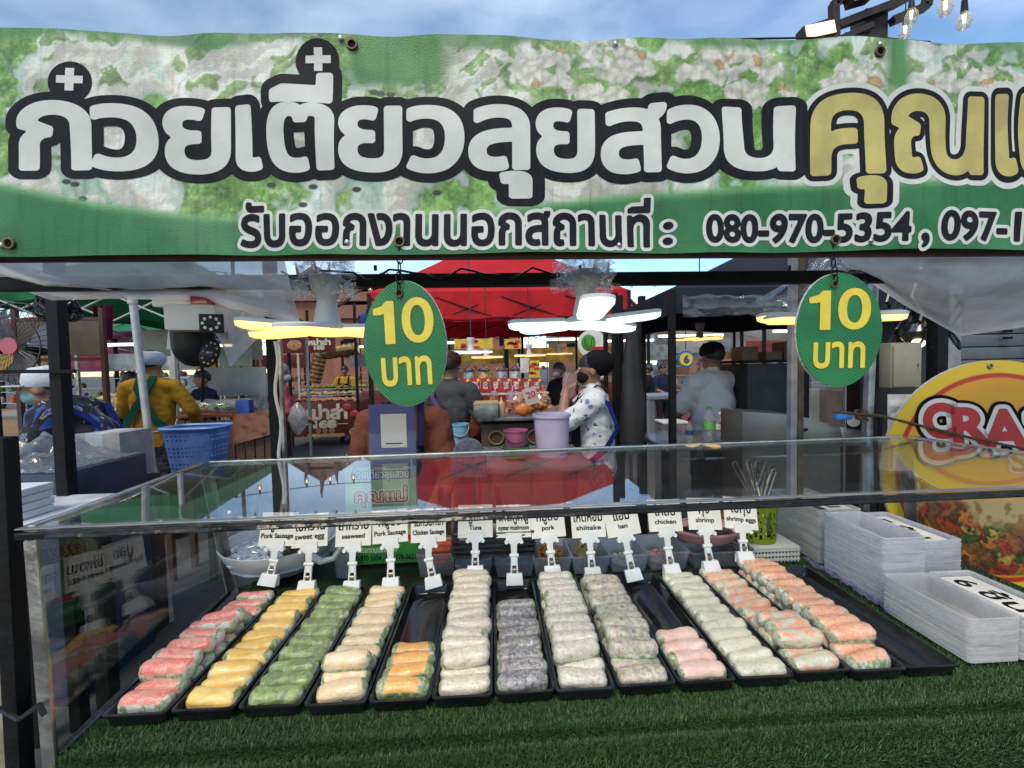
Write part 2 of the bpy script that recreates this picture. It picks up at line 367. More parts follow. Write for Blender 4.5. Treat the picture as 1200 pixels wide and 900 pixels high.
# ------------------------------------------------------------------ counter and turf
ct = T('food_counter', 'long wooden counter table hidden under the artificial turf', 'counter', (.45, .95, 0))
M().box((.31, .965, .868), (1.92, .67, .032)).build('table_top', WOOD, ct, bevel=.003)
for x in (-.58, 1.22):
    for y in (.68, 1.24): M().box((x, y, .426), (.05, .05, .852)).build('leg', WOOD, ct, bevel=.003)
TURFB = mat('turf_backing', (.012, .03, .010), .9, 0, .3, 60)
def turfmat():
    m, t, p = newmat('turf_blades'); a = t.nodes.new('ShaderNodeAttribute'); a.attribute_name = 'Col'
    t.links.new(a.outputs[0], p.inputs['Base Color']); p.inputs['Roughness'].default_value = .42; p.inputs['Specular IOR Level'].default_value = .4
    return m
TURF = turfmat()
def blades(name, base, nrm, parent, h=.013, seed=1, tilt=.55):
    """two-segment plastic grass blades standing on points base along nrm"""
    g = np.random.default_rng(seed); n = len(base); nrm = np.broadcast_to(np.asarray(nrm, float), base.shape)
    a = g.uniform(0, 6.283, n); lean = np.stack([np.cos(a), np.sin(a)*.9, g.normal(0, .25, n)], 1)*g.uniform(.15, tilt*2, n)[:, None]
    hh = h*g.uniform(.65, 1.2, n)[:, None]; wd = np.stack([-np.sin(a), np.cos(a), np.zeros(n)], 1)*g.uniform(.0004, .0008, n)[:, None]
    mid = base+nrm*hh*.55+lean*hh*.25; tip = base+nrm*hh*.95+lean*hh*.95
    P = np.stack([base-wd, base+wd, mid+wd*.8, mid-wd*.8, tip], 1).reshape(-1, 3); k = np.arange(n)*5
    f = np.concatenate([np.stack([k, k+1, k+2], 1), np.stack([k, k+2, k+3], 1), np.stack([k+3, k+2, k+4], 1)])
    q = g.random(n)[:, None]; c = np.array([.009, .040, .011])*(1-q)+np.array([.075, .165, .045])*q
    dry = g.random(n) < .07; c[dry] = np.array([.16, .17, .06]); C = np.repeat(c, 5, 0)
    o = arrmesh(name, P, f, TURF, parent, C, False); o['kind'] = 'stuff'; return o
tm = T('turf_mat', 'green artificial turf mat under the black trays', 'turf mat', (.42, .95, .884))
M().box((.312, .956, .8905), (1.904, .68, .012)).build('backing', TURFB, tm, bevel=.004)
g = np.random.default_rng(3)
def scat(n, x0, x1, y0, y1, z): return np.stack([g.uniform(x0, x1, n), g.uniform(y0, y1, n), np.full(n, z)], 1)
bs = np.concatenate([scat(110000, -.64, 1.25, .608, .675, .896), scat(15000, -.64, -.58, .66, 1.2, .896), scat(9000, -.60, .9, 1.0, 1.06, .896), scat(30000, .76, 1.25, .66, 1.25, .896)])
blades('grass_blades', bs, (0, -.08, 1), tm, .0090, 4)
n = 40000; a = g.uniform(0, 1.5, n); fr = np.stack([g.uniform(-.64, 1.25, n), .618-.009*np.sin(a), .886+.010*np.cos(a)], 1)
blades('edge_blades', fr, np.stack([np.zeros(n), -np.sin(a), np.cos(a)], 1), tm, .0090, 5)
# second mat that hangs over the front edge, a step lower
td = T('turf_drape', 'lower strip of artificial turf hanging over the front edge of the counter', 'turf mat', (.42, .55, .60))
def drape(u, s):
    x = -.60+1.95*u; r = .038; y0 = .594+.0015*math.sin(x*4); zt = .884+.0015*math.sin(x*5)
    if s < .3: return Vector((x, y0-.018*(s/.3), zt-.004*(s/.3)**2))
    if s < .6: q = (s-.3)/.3*1.45; return Vector((x, y0-.018-r*math.sin(q), zt-.004-r+r*math.cos(q)))
    return Vector((x, y0-.018-r-(s-.6)*.03, zt-.004-r-(s-.6)*.55))
M().sheet(lambda u, v: drape(u, v), 60, 40).build('backing', TURFB, td)
n = 150000; U = g.random(n); S = g.random(n)**1.3*.85; B = np.array([drape(u, s) for u, s in zip(U, S)]); B2 = np.array([drape(u, s+.01) for u, s in zip(U, S)]); d = B2-B
N = np.stack([np.zeros(n), d[:, 2], -d[:, 1]], 1); N /= np.linalg.norm(N, axis=1)[:, None]
blades('grass_blades', B, N, td, .0100, 6)

# ------------------------------------------------------------------ glass display case
dc = T('display_case', 'glass display case with metal frame standing over the rows of rolls', 'display case', (.27, .86, .886))
FL, BL, BR, FR = Vector((-.695, .640, 1.222)), Vector((-.735, 1.090, 1.222)), Vector((1.19, 1.150, 1.222)), Vector((1.27, .668, 1.222))
fl, bl, br, fr_ = Vector((-.653, .606, .884)), Vector((-.690, 1.10, .884)), Vector((1.22, 1.15, .884)), Vector((1.262, .640, .884))
def pane(name, q, th=.005, mt=GLASS):
    n = (q[1]-q[0]).cross(q[3]-q[0]).normalized()*th; return M().prism(q, n).build(name, mt, dc, smooth=False)
pane('top_pane', [FL+Vector((.004, .008, 0)), FR+Vector((-.004, .008, 0)), BR+Vector((-.004, -.006, 0)), BL+Vector((.006, -.006, 0))], .005, DUSTY)
pane('side_pane', [fl+Vector((.002, .012, .012)), bl+Vector((.002, -.012, .012)), BL+Vector((.004, -.012, -.008)), FL+Vector((.004, .012, -.008))], .004)
pane('side_pane', [fr_+Vector((0, .012, .012)), br+Vector((0, -.012, .012)), BR+Vector((0, -.012, -.008)), FR+Vector((0, .012, -.008))], .004)
RAILK = mat('rail_black', (.02, .02, .021), .3, .4, .4, 25, .2, 60)
RAILS = mat('rail_silver', (.42, .41, .39), .38, .9, .2, 16, .08, 24, dirt=.3)
M().bar(FL+Vector((-.005, -.004, -.003)), FR+Vector((.005, -.004, -.003)), .010, .011).build('front_rail', RAILK, dc, bevel=.002)
M().bar(FL+Vector((-.006, -.002, .0072)), FR+Vector((.006, -.002, .0068)), .010, .0025).build('front_rail_cap', RAILS, dc, bevel=.001)
for a, b, nm in ((BL, BR, 'rear_rail'), (FL, BL, 'side_rail'), (FR, BR, 'side_rail')):
    e = (b-a).normalized()*.012
    M().bar(a+e+Vector((0, 0, .002)), b-e+Vector((0, 0, .002)), .012, .010).build(nm, CHROME, dc, bevel=.0015)
def angle_post(p, q, sx, sy, nm='post'):
    m = M(); m.bar(p+Vector((sx*.009, 0, 0)), q+Vector((sx*.009, 0, -.012)), .018, .003, (0, 1, 0)); m.bar(p+Vector((0, sy*.011, 0)), q+Vector((0, sy*.011, -.012)), .003, .018, (0, 1, 0))
    m.build(nm, STEEL, dc)
angle_post(fl, FL, 1, 1); angle_post(bl, BL, 1, -1); angle_post(fr_, FR, -1, 1); angle_post(br, BR, -1, -1)
for a, b in ((fl, bl), (bl, br), (fr_, br)):
    e = (b-a).normalized()*.02
    M().bar(a+e+Vector((0, 0, .006)), b-e+Vector((0, 0, .006)), .014, .012).build('base_rail', RAILK, dc, bevel=.001)
# cling film wound round the front rail, in short crumpled turns
FILMS = glassmat('film_wrap', (.99, .99, .99), .03, .25, .8, .01, (.8, .8, .8), 40)
M().sheet(lambda u, v: FL.lerp(FR, .02+.96*u)+Vector((0, -.012-.003*noise.noise((u*60, v*3, 2)), .011))+Vector((0, .014*(1-v), -.016*v+.003*noise.noise((u*40, v*4, 0)))), 160, 6).build('film_wrap', FILMS, dc)

# ------------------------------------------------------------------ trays
def tray_mesh(wd=.098, ln=.362, h=.024):
    m = M()
    def ring(x, y, z, r=.008):
        o = []
        for cx, cy, a0 in ((x-r, y-r, 0), (-x+r, y-r, 90), (-x+r, -y+r, 180), (x-r, -y+r, 270)):
            o += [Vector((cx+r*math.cos(R(a0+k*30)), cy+r*math.sin(R(a0+k*30)), z)) for k in range(4)]
        return o
    X, Y = wd/2, ln/2
    rs = [ring(X-.009, Y-.009, 0), ring(X-.006, Y-.006, .004), ring(X-.003, Y-.003, h-.003), ring(X, Y, h-.003), ring(X, Y, h), ring(X-.004, Y-.004, h+.0006), ring(X-.005, Y-.005, h-.001), ring(X-.009, Y-.009, .006), ring(X-.012, Y-.012, .003)]
    vs = [p for r in rs for p in r]; n = 16; fs = [(i*n+k, i*n+(k+1) % n, (i+1)*n+(k+1) % n, (i+1)*n+k) for i in range(len(rs)-1) for k in range(n)]
    fs += [tuple(range(n-1, -1, -1)), tuple((len(rs)-1)*n+k for k in range(n))]
    m.add(vs, fs); return m.mesh('serving_tray', ang=50)
TM = tray_mesh(); TZ = .902
TRAYMAT = mat('tray_black', (.010, .010, .011), .14, 0, .3, 12, .03, 40)
KINDS = [  # filling, how many below, y of rolls on top, look of the roll
    ('red and white crab stick', 11, range(1, 7)), ('yellow sweet egg', 11, ()), ('green seaweed', 11, ()), ('pale pork sausage', 11, range(1, 2)),
    ('orange chicken sausage', 4, ()), ('beige tuna', 12, range(1, 12)), ('dark purple mushroom', 8, ()), ('grey minced pork', 12, range(1, 11)),
    ('mottled shiitake', 12, range(1, 10)), ('pink ham', 4, ()), ('cream speckled chicken', 12, ()), ('orange and green shrimp', 12, range(1, 4)), ('orange shrimp egg', 12, range(1, 12)), (None, 0, ())]
TX = [-.567, -.465, -.363, -.261, -.160, -.060, .040, .140, .241, .344, .447, .548, .645, .742]
for i, x in enumerate(TX):
    k = KINDS[i][0]
    o = bpy.data.objects.new('serving_tray', TM); COL.objects.link(o)
    if i == 0: TM.materials.append(TRAYMAT)
    o.location = (x, .834+random.uniform(-.003, .003)+(.006 if i > 10 else 0), TZ); o.rotation_euler.z = R(random.uniform(-.5, .5)+(-1 if i == 13 else 0))
    lab = f'long black plastic tray holding {k} rolls' if k else 'empty long black plastic tray beside the clear container stacks'
    if i in (4, 9): lab = f'mostly empty long black tray with four {k} rolls at its front'
    tag(o, lab, 'tray', 'black trays on the turf')

# ------------------------------------------------------------------ fresh rolls
def roll_mesh(seed, L=.0440, ry=.0155, rz=.0162):
    nu, nv = 26, 22; vs = []
    for j in range(nv):
        t = j/(nv-1)*2-1; x = L*math.sin(t*math.pi/2*.98)/math.sin(math.pi/2*.98); e = (1-abs(t)**7)**.5 if abs(t) < 1 else 0
        e = max(.06, (1-min(1, abs(x)/L*1.0)**9)**.5)
        for i in range(nu):
            a = 6.28319*i/nu; c, s = math.cos(a), math.sin(a); p = 2.6
            rr = (abs(c)**p+abs(s)**p)**(-1/p); q = Vector((x*40+seed*7, c*1.4, s*1.4))
            d = 1+.09*noise.noise(q)+.05*noise.noise(q*2.3)+.03*math.sin(a*3+x*90+seed)
            fold = 1+.05*math.sin(a*7+seed)*abs(x/L)**4
            vs.append((x*(1+.03*noise.noise((c, s, seed+t))), ry*e*rr*c*d*fold, rz*e*rr*s*d*fold+.0025*math.cos(x*30+seed)-.002))
    fs = [(j*nu+i, j*nu+(i+1) % nu, (j+1)*nu+(i+1) % nu, (j+1)*nu+i) for j in range(nv-1) for i in range(nu)]+[tuple(range(nu-1, -1, -1)), tuple((nv-1)*nu+i for i in range(nu))]
    return M().add(vs, fs).mesh('fresh_roll', ang=70)
RM = [roll_mesh(s) for s in range(6)]
for me in RM: me.materials.append(None)
def rollmat(name, c1, c2, ext=.031, top=.004, green=.5, spk=0, spc=(.5, .45, .3), gcol=(.13, .22, .035), haze=.26):
    m, t, p = newmat(name); o = coords(t, False); v = coords(t, True)
    n1 = noise_t(t, v, 48, 4, .6); n2 = noise_t(t, v, 120, 5, .65); n3 = noise_t(t, v, 24, 3, .6)
    s = t.nodes.new('ShaderNodeSeparateXYZ'); t.links.new(o, s.inputs[0])
    wob = mth(t, 'MULTIPLY', mth(t, 'SUBTRACT', n3, .5), .040)
    ax = mth(t, 'ADD', mth(t, 'ABSOLUTE', s.outputs[0]), wob); zz = mth(t, 'ADD', s.outputs[2], mth(t, 'MULTIPLY', mth(t, 'SUBTRACT', n1, .5), .016))
    mask = mth(t, 'MULTIPLY', mrange(t, ax, ext+.0015, ext-.0015), mrange(t, zz, top-.0015, top+.0015))
    base = mixc(t, mrange(t, n1, .60-green*.28, .66-green*.24), (.60, .60, .50), gcol)
    base = mixc(t, mrange(t, n2, .50, .60, 0, .5), base, (.66, .65, .56))
    fill = mixc(t, mrange(t, n2 if spk else n1, .42, .58), c1, c2)
    if spk:
        vo = t.nodes.new('ShaderNodeTexVoronoi'); t.links.new(v, vo.inputs['Vector']); vo.inputs['Scale'].default_value = spk
        fill = mixc(t, mth(t, 'MULTIPLY', mrange(t, vo.outputs['Distance'], .15, .45, .8, 0), mrange(t, n1, .40, .60)), fill, spc)
        fill = mixc(t, mrange(t, noise_t(t, v, 38, 3, .55), .58, .68, 0, green), fill, gcol)
    c = mixc(t, mask, base, fill)
    cw = coords(t, True, (1, .35, .35)); st = noise_t(t, cw, 150, 4, .6, 2.0)                 # pleats of the rice paper
    c = mixc(t, mrange(t, st, .52, .68, haze*.25, haze*1.5), c, (.74, .74, .68))
    c = mixc(t, mrange(t, mth(t, 'ABSOLUTE', s.outputs[0]), .038, .043, 0, .45), c, (.62, .63, .52))
    t.links.new(c, p.inputs['Base Color'])
    t.links.new(mrange(t, n2, .3, .7, .22, .45), p.inputs['Roughness']); p.inputs['Specular IOR Level'].default_value = .4
    p.inputs['Subsurface Weight'].default_value = .30; p.inputs['Subsurface Radius'].default_value = (.004, .004, .003); p.inputs['Subsurface Scale'].default_value = .5
    p.inputs['Coat Weight'].default_value = 1.; p.inputs['Coat Roughness'].default_value = .07; p.inputs['Coat IOR'].default_value = 1.6
    cs = coords(t, True, (1, 2.0, 2.0)); h = mth(t, 'ADD', noise_t(t, cs, 42, 5, .6, 1.6), mth(t, 'MULTIPLY', st, .35)); bumpn(t, p, h, .45, .004)
    b2 = t.nodes.new('ShaderNodeBump'); b2.inputs['Strength'].default_value = .7; b2.inputs['Distance'].default_value = .004; t.links.new(h, b2.inputs['Height']); t.links.new(b2.outputs[0], p.inputs['Coat Normal'])
    return m
RMAT = [rollmat('roll_crab', (.78, .14, .10), (.76, .28, .21), .036, .005, .45, haze=.32), rollmat('roll_egg', (.84, .50, .08), (.86, .58, .16), .037, .000, .6, haze=.10),
        rollmat('roll_seaweed', (.10, .17, .010), (.25, .33, .05), .039, -.007, .75, haze=.28), rollmat('roll_sausage', (.76, .55, .29), (.80, .63, .40), .037, .001, .6, haze=.14),
        rollmat('roll_chicken_sausage', (.84, .36, .04), (.84, .44, .09), .030, .006, .75, haze=.16), rollmat('roll_tuna', (.66, .54, .37), (.72, .64, .50), .04, -.004, .35, 150, (.48, .34, .20), haze=.34),
        rollmat('roll_mushroom', (.10, .085, .10), (.34, .29, .28), .04, -.004, .5, 110, (.06, .055, .07), haze=.34), rollmat('roll_pork', (.54, .47, .36), (.66, .60, .49), .04, -.004, .4, 140, (.38, .30, .21), haze=.34),
        rollmat('roll_shiitake', (.56, .47, .30), (.30, .26, .22), .04, -.004, .5, 70, (.07, .065, .07), haze=.30), rollmat('roll_ham', (.76, .46, .36), (.78, .54, .44), .036, .003, .65, haze=.20),
        rollmat('roll_chicken', (.68, .62, .43), (.64, .62, .47), .04, -.004, .3, 190, (.42, .38, .20), haze=.26), rollmat('roll_shrimp', (.80, .30, .14), (.56, .54, .38), .038, -.002, .65, haze=.40),
        rollmat('roll_shrimp_egg', (.80, .30, .13), (.80, .40, .22), .037, .003, .6, 200, (.82, .30, .10), haze=.42)]
NROLL = 0
for i, (k, nb, tops) in enumerate(KINDS):
    if not k: continue
    def put(y, z, lab, dx=0):
        global NROLL
        o = bpy.data.objects.new('fresh_roll', RM[(NROLL*5+i) % 6]); COL.objects.link(o); NROLL += 1
        o.material_slots[0].link = 'OBJECT'; o.material_slots[0].material = RMAT[i]
        o.location = (TX[i]+dx+random.uniform(-.0028, .0028), y+random.uniform(-.002, .002), z); o.rotation_euler = (R(random.uniform(-25, 25)), R(random.uniform(-4, 4)), R(random.gauss(0, 4)+(180 if NROLL % 2 else 0)))
        o.scale = (random.uniform(.93, 1.02), random.uniform(.94, 1.06), random.uniform(.88, 1.08)); tag(o, lab, 'fresh roll', f'{k} rolls')
    pitch = .0280 if nb == 12 else .0308
    y0 = .834-.181+.028+(.006 if i > 10 else 0)
    for j in range(nb): put(y0+j*pitch, TZ+.003+.0175, f'{k} roll on the tray floor, {ORD[j]}')
    for q, j in enumerate(tops): put(y0+(j+.45)*pitch-.006, TZ+.003+.0175+.0255, f'{k} roll in the upper layer, {ORD[q]}')
# ------------------------------------------------------------------ price cards in white clips
CLIPW = mat('clip_white', (.74, .74, .72), .35, 0, .05, 20)
CARDW = mat('card_paper', (.80, .76, .68), .55, 0, .05, 12)
SPRING = mat('clip_spring', (.30, .27, .22), .35, .9, .2)
CARDS = [('ปูอัด', 'Pork Sausage', 326, 638, 314, 684, 9), ('ไข่หวาน', 'sweet egg', 364, 639, 359, 692, 5), ('สาหร่าย', 'seaweed', 414, 638, 412, 692, 1),
         ('หมูยอ', 'Pork Sausage', 458, 634, 458, 688, 2), ('ไส้กรอกไก่', 'Chicken Sausage', 498, 634, 509, 686, -13), ('ทูน่า', 'Tuna', 557, 628, 557, 674, 0),
         ('เห็ดหูหนู', 'oyster mushroom', 602, 628, 603, 683, 0), ('หมูสับ', 'pork', 643, 628, 648, 674, -1), ('เห็ดหอม', 'shiitake', 690, 628, 695, 676, -2),
         ('แฮม', 'ham', 731, 626, 743, 682, -3), ('ไก่สับ', 'chicken', 779, 621, 788, 672, -6), ('กุ้ง', 'shrimp', 825, 619, 834, 668, -7), ('ไข่กุ้ง', 'shrimp eggs', 868, 618, 874, 657, -6)]
for th, en, cx, cy, bx, by, tl in CARDS:
    Y = 1.012; b = AT(bx, by, Y-.012); c = AT(cx, cy, Y+.012); b.z = max(b.z, .922)
    t = T('price_card_clip', f'white plastic clip holding the card that reads {en}' if en != 'Pork Sausage' else f'white clip with a Pork Sausage card behind the {"red crab stick" if th == "ปูอัด" else "pale sausage"} rolls', 'card holder', b, 'card clips along the back of the trays')
    d = (c-b); L = d.length; u = d.normalized()
    X = Vector((1, 0, 0)); X = (X-u*X.dot(u)).normalized(); Z = X.cross(u)          # Z points to the customer (-y)
    if Z.y > 0: Z = -Z
    f = lambda a, h, n=0: b+X*a+u*h+Z*n
    m = M(); m.prism([f(-.021, -.004, .010), f(.021, -.004, .010), f(.019, .022, .004), f(-.019, .022, .004)], -Z*.012); m.prism([f(-.021, -.004, -.012), f(.021, -.004, -.012), f(.016, .016, -.014), f(-.016, .016, -.014)], -Z*.003)
    m.build('clamp', CLIPW, t, bevel=.0015)
    s = M()
    for a in (-.0075, .0075): s.prism([f(a-.002, .018, .002), f(a+.002, .018, .002), f(a*.8+.002, L*.55, .002), f(a*.8-.002, L*.55, .002)], -Z*.006)
    s.prism([f(-.0085, .040, .002), f(.0085, .040, .002), f(.0065, L*.56, .002), f(-.0065, L*.56, .002)], -Z*.005)
    s.build('stem', CLIPW, t, bevel=.0008)
    M().cyl(f(-.006, .030, .0), f(.006, .030, .0), .0045, n=10).build('spring', SPRING, t)
    M().cyl(f(-.011, L*.58, 0), f(.011, L*.58, 0), .0045, n=10).build('hinge', CLIPW, t)
    k = math.tan(R(tl))
    u2 = Matrix.Rotation(R(tl)*.9, 3, Z)@u; X2 = Matrix.Rotation(R(tl)*.9, 3, Z)@X; 
    if tl > 0 and u2.x < 0 and tl > 3: pass
    h = lambda a, v, n=0: f(0, L*.60)+X2*a+u2*v+Z*n
    m = M(); e = L*.40
    m.prism([h(-.007, 0, .003), h(.007, 0, .003), h(.008, e*.55, .003), h(.020, e*.72, .004), h(.020, e+.008, .004), h(-.020, e+.008, .004), h(-.020, e*.72, .004), h(-.008, e*.55, .003)], -Z*.003)
    m.build('jaw', CLIPW, t, bevel=.0006)
    for a in (-.0185, .0185): M().cyl(h(a, e*.70, -.002), h(a, e*.70, .009), .0048, n=10).build('knob', CLIPW, t)
    cw, chh = .043, .078
    card = M().prism([h(-cw, e-.004, 0), h(cw, e-.004, 0), h(cw, e-.004+chh, -.004), h(-cw, e-.004+chh, -.004)], -Z*.0012).build('card', CARDW, t, smooth=False)
    nrm = Z
    def wp(a, v, n): return h(a, e-.004+v, -.004*v/chh+.0004+n)
    wt = min(.072, .0135*len([q for q in th if q not in 'ิีึืุูั็่้๊๋'])); we = min(.076, .0078*len(en))
    top = any(q in th for q in 'ิีึืั็่้'); bot = any(q in th for q in 'ุู')
    lettering([(th, -wt/2, .0385-(.007 if bot else 0), wt/2, .0585+(.008 if top else 0))], 'thai_word', INK, card, wp, .0005, 0, .0004)
    desc = any(q in en for q in 'gpy')
    lettering([(en, -we/2, .0185-(.0035 if desc else 0), we/2, .0290)], 'english_word', INK, card, wp, .0004, 0, .0004)

# ------------------------------------------------------------------ things behind the trays
def hollow(prof_out, th, c, n=28, sx=1, sy=1):
    inn = [(max(.001, r-th), z+(th if i == 0 else 0)) for i, (r, z) in enumerate(prof_out)][::-1]
    return M().lathe(prof_out+inn, c, n, sx, sy)
CERAM = mat('white_enamel', (.62, .64, .64), .25, 0, .06, 9, coat=.2)
NOOD = mat('glass_noodles', (.40, .47, .54), .15, 0, .2, 80, coat=.4)
HERB = mat('dried_herb', (.07, .05, .025), .6, 0, .5, 60)
c = AT(330, 650, 1.16); c.z = .905
t = T('noodle_bowl', 'white enamel bowl of glass noodles at the left end', 'bowl', c)
hollow([(.055, 0), (.095, .018), (.130, .055), (.145, .085), (.147, .092)], .004, c, 32, 1, .95).build('bowl_shell', CERAM, t)
hp = [c+Vector(p) for p in ((.115, -.09, .080), (.150, -.105, .068), (.178, -.10, .072), (.188, -.07, .088), (.176, -.045, .092))]
M().tube(hp, [.012, .013, .012, .011, .010], 10, sq=.6).build('handle', CERAM, t)
def strands(n, c, rx, ry, z0, z1, r, sd, ln=.05):
    gg = random.Random(sd); m = M()
    for _ in range(n):
        a = gg.uniform(0, 6.28); q = math.sqrt(gg.random()); x, y = c[0]+rx*q*math.cos(a), c[1]+ry*q*math.sin(a); h = gg.uniform(0, 6.28); pts = []
        for k in range(6):
            e = ((x-c[0])/rx)**2+((y-c[1])/ry)**2
            pts.append((x, y, z0+(z1-z0)*(1-min(1, e))*gg.uniform(.6, 1)+gg.uniform(0, .006))); h += gg.uniform(-.9, .9)
            nx, ny = x+math.cos(h)*ln/5, y+math.sin(h)*ln/5
            if ((nx-c[0])/rx)**2+((ny-c[1])/ry)**2 < .95: x, y = nx, ny
            else: h += 2
        m.tube(pts, r, 4)
    return m
strands(420, (c.x-.03, c.y, 0), .10, .125, c.z+.062, c.z+.088, .0024, 1, .07).add(M().sph((c.x, c.y, c.z+.045), (.128, .12, .03)).v, M().sph((0, 0, 0), 1).f).build('noodles', NOOD, t)['kind'] = 'stuff'
strands(170, (c.x+.065, c.y-.005, 0), .045, .085, c.z+.07, c.z+.096, .0022, 2, .04).build('herbs', HERB, t)['kind'] = 'stuff'
# crumpled clear bag beside the bowl
q = AT(285, 650, 1.14); q.z = .905
def bagf(u, v):
    a = u*6.28319; r = (.05+.025*math.sin(v*2.6))*(1+.35*noise.noise((math.cos(a)*2, math.sin(a)*2, v*3))); return q+Vector((-.02+.9*r*math.cos(a)-.05*v, .10+r*math.sin(a), v*.17+.01*noise.noise((u*9, v*5, 3))))
solo(M().sheet(bagf, 30, 16), 'plastic_bag', FILM, 'crumpled clear plastic bag left of the noodle bowl', 'plastic bag')
# tongs resting in the bowl
m = M(); a, b = AT(352, 655, 1.14), AT(392, 598, 1.24); m.tube([a, a.lerp(b, .5)+Vector((.004, 0, .004)), b], [.006, .004, .004], 6); m.tube([a+Vector((.012, 0, 0)), b+Vector((.006, 0, 0))], [.006, .004], 6)
solo(m, 'tongs', BLACKP, 'dark tongs leaning in the noodle bowl', 'tongs')
c = AT(405, 684, 1.12); c.z = .905
solo(hollow([(.022, 0), (.028, .06), (.031, .085)], .0015, c, 20), 'measuring_cup', CLEARP, 'small clear measuring cup right of the noodle bowl', 'cup')
# white box with the stall's label
c = AT(458, 684, 1.18); c.z = .905
t = T('noodle_box', 'white translucent box behind the small green stall sign', 'box', c)
TRANSW = mat('translucent_white', (.62, .63, .64), .35, 0, .05)
M().box(c+Vector((0, .05, .045)), (.215, .09, .09)).build('tub', TRANSW, t, bevel=.006)
# ingredient tubs
def tub(x0, x1, ytop, ybot, Y, label, depth=.12, rim=True, z0=.905):
    a, b = AT(x0, ytop, Y), AT(x1, ytop, Y); zt = a.z; cx = (a.x+b.x)/2; wd = b.x-a.x; cc = Vector((cx, Y+depth/2, z0)); h = zt-z0
    t = T('ingredient_tub', label, 'tub', cc, 'ingredient tubs behind the trays'); m = M()
    def ring(k, z): return [cc+Vector((sx*wd/2*k, sy*depth/2*k, z)) for sx, sy in ((-1, -1), (1, -1), (1, 1), (-1, 1))]
    lv = [ring(.86, 0), ring(1, h), ring(1.04, h), ring(1.04, h+.004), ring(.97, h+.004), ring(.84, .004)]
    vs = [p for r in lv for p in r]; n = 4; fs = [(i*n+k, i*n+(k+1) % n, (i+1)*n+(k+1) % n, (i+1)*n+k) for i in range(len(lv)-1) for k in range(n)]+[(3, 2, 1, 0), tuple(len(lv)*4-4+k for k in range(4))]
    m.add(vs, fs).build('tub_shell', CLEARP, t, bevel=.004); return t, cc, wd, depth, h
def heap(t, c, rx, ry, z0, h, n, sz, mt, name, sd):
    gg = random.Random(sd); m = M()
    m.sph((c.x, c.y, z0), (rx*.92, ry*.92, h*.8), 14, 8)
    for _ in range(n):
        a = gg.uniform(0, 6.28); q = math.sqrt(gg.random()); x, y = q*math.cos(a), q*math.sin(a)
        rm = Matrix.Rotation(gg.uniform(0, 3), 3, 'Z')@Matrix.Rotation(gg.uniform(0, 3), 3, 'X'); s = sz*gg.uniform(.6, 1.3)
        m.sph((c.x+x*rx, c.y+y*ry, z0+h*math.sqrt(max(0, 1-q*q*.9))*gg.uniform(.75, 1.05)), (s, s*.6, s*.5), 6, 4, rm)
    o = m.build(name, mt, t); o['kind'] = 'stuff'; return o
ORANGE = mat('crab_stick_orange', (.75, .13, .035), .4, 0, .25, 40)
t, cc, wd, dp, h = tub(488, 533, 652, 686, 1.08, 'clear tub of orange crab sticks')
m = M()
for k in range(9): m.cyl(cc+Vector((-.030+.004*(k % 2), -.035+.03*(k % 3), .030+.016*(k//3))), cc+Vector((.036, -.033+.03*(k % 3), .032+.016*(k//3))), .008, n=8)
m.build('crab_sticks', ORANGE, t)
for x0, x1, yt, lab in ((534, 576, 664, 'low clear tub under the left half of the black basket'), (580, 626, 662, 'low clear tub under the right half of the black basket')): tub(x0, x1, yt, 692, 1.06, lab)
c = AT(579, 656, 1.085); c.z = .976
BASK = mat('black_basket', (.014, .014, .015), .5, 0, .3, 40)
t = T('woven_basket', 'black woven plastic basket holding wrapped rolls', 'basket', c); m = M(); W, D, H = .20, .11, .062
for r_, sg in ((0, 1), (1, -1)):
    for k in range(5):
        z = .006+k*.0125
        for a, b in (((-W/2, -D/2), (W/2, -D/2)), ((W/2, -D/2), (W/2, D/2)), ((W/2, D/2), (-W/2, D/2)), ((-W/2, D/2), (-W/2, -D/2))):
            pts = []; nn = 24
            for i in range(nn+1):
                e = i/nn; o_ = .002*math.sin(e*nn*1.57+k*3.14); nx, ny = (b[1]-a[1]), -(b[0]-a[0]); l = math.hypot(nx, ny)
                pts.append(c+Vector((a[0]+(b[0]-a[0])*e+nx/l*o_, a[1]+(b[1]-a[1])*e+ny/l*o_, z)))
            if r_ == 0: m.tube(pts, .0055, 5, sq=.5)
m.build('weave', BASK, t)
M().box(c+Vector((0, 0, .003)), (W-.004, D-.004, .005)).build('basket_floor', BASK, t)
M().tube([c+Vector(p) for p in ((-W/2, -D/2, H), (W/2, -D/2, H), (W/2, D/2, H), (-W/2, D/2, H), (-W/2, -D/2, H))], .005, 6).build('rim', BASK, t)
for k, (dx, dz) in enumerate(((-.05, .05), (.03, .052), (.07, .05))):
    o = bpy.data.objects.new('fresh_roll', RM[k]); COL.objects.link(o); o.material_slots[0].link = 'OBJECT'; o.material_slots[0].material = RMAT[0 if k != 1 else 9]
    o.location = c+Vector((dx, -.005, dz-.006)); o.rotation_euler.z = R((20, -15, 70)[k]); tag(o, ('spare pink roll at the left end of the black woven basket', 'spare pale roll in the middle of the black woven basket', 'spare pink roll at the right end of the black woven basket')[k], 'fresh roll', 'spare rolls in the black basket')
FRIED = mat('fried_curls', (.45, .22, .04), .4, 0, .4, 60); SHI = mat('shredded_mushroom', (.30, .22, .11), .6, 0, .4, 80); DKJ = mat('dark_jelly', (.02, .02, .022), .12, 0, .3); PINKH = mat('pink_ham_bits', (.62, .32, .25), .4, 0, .3, 60); WHT = mat('white_bits', (.6, .56, .42), .5, 0, .3, 60)
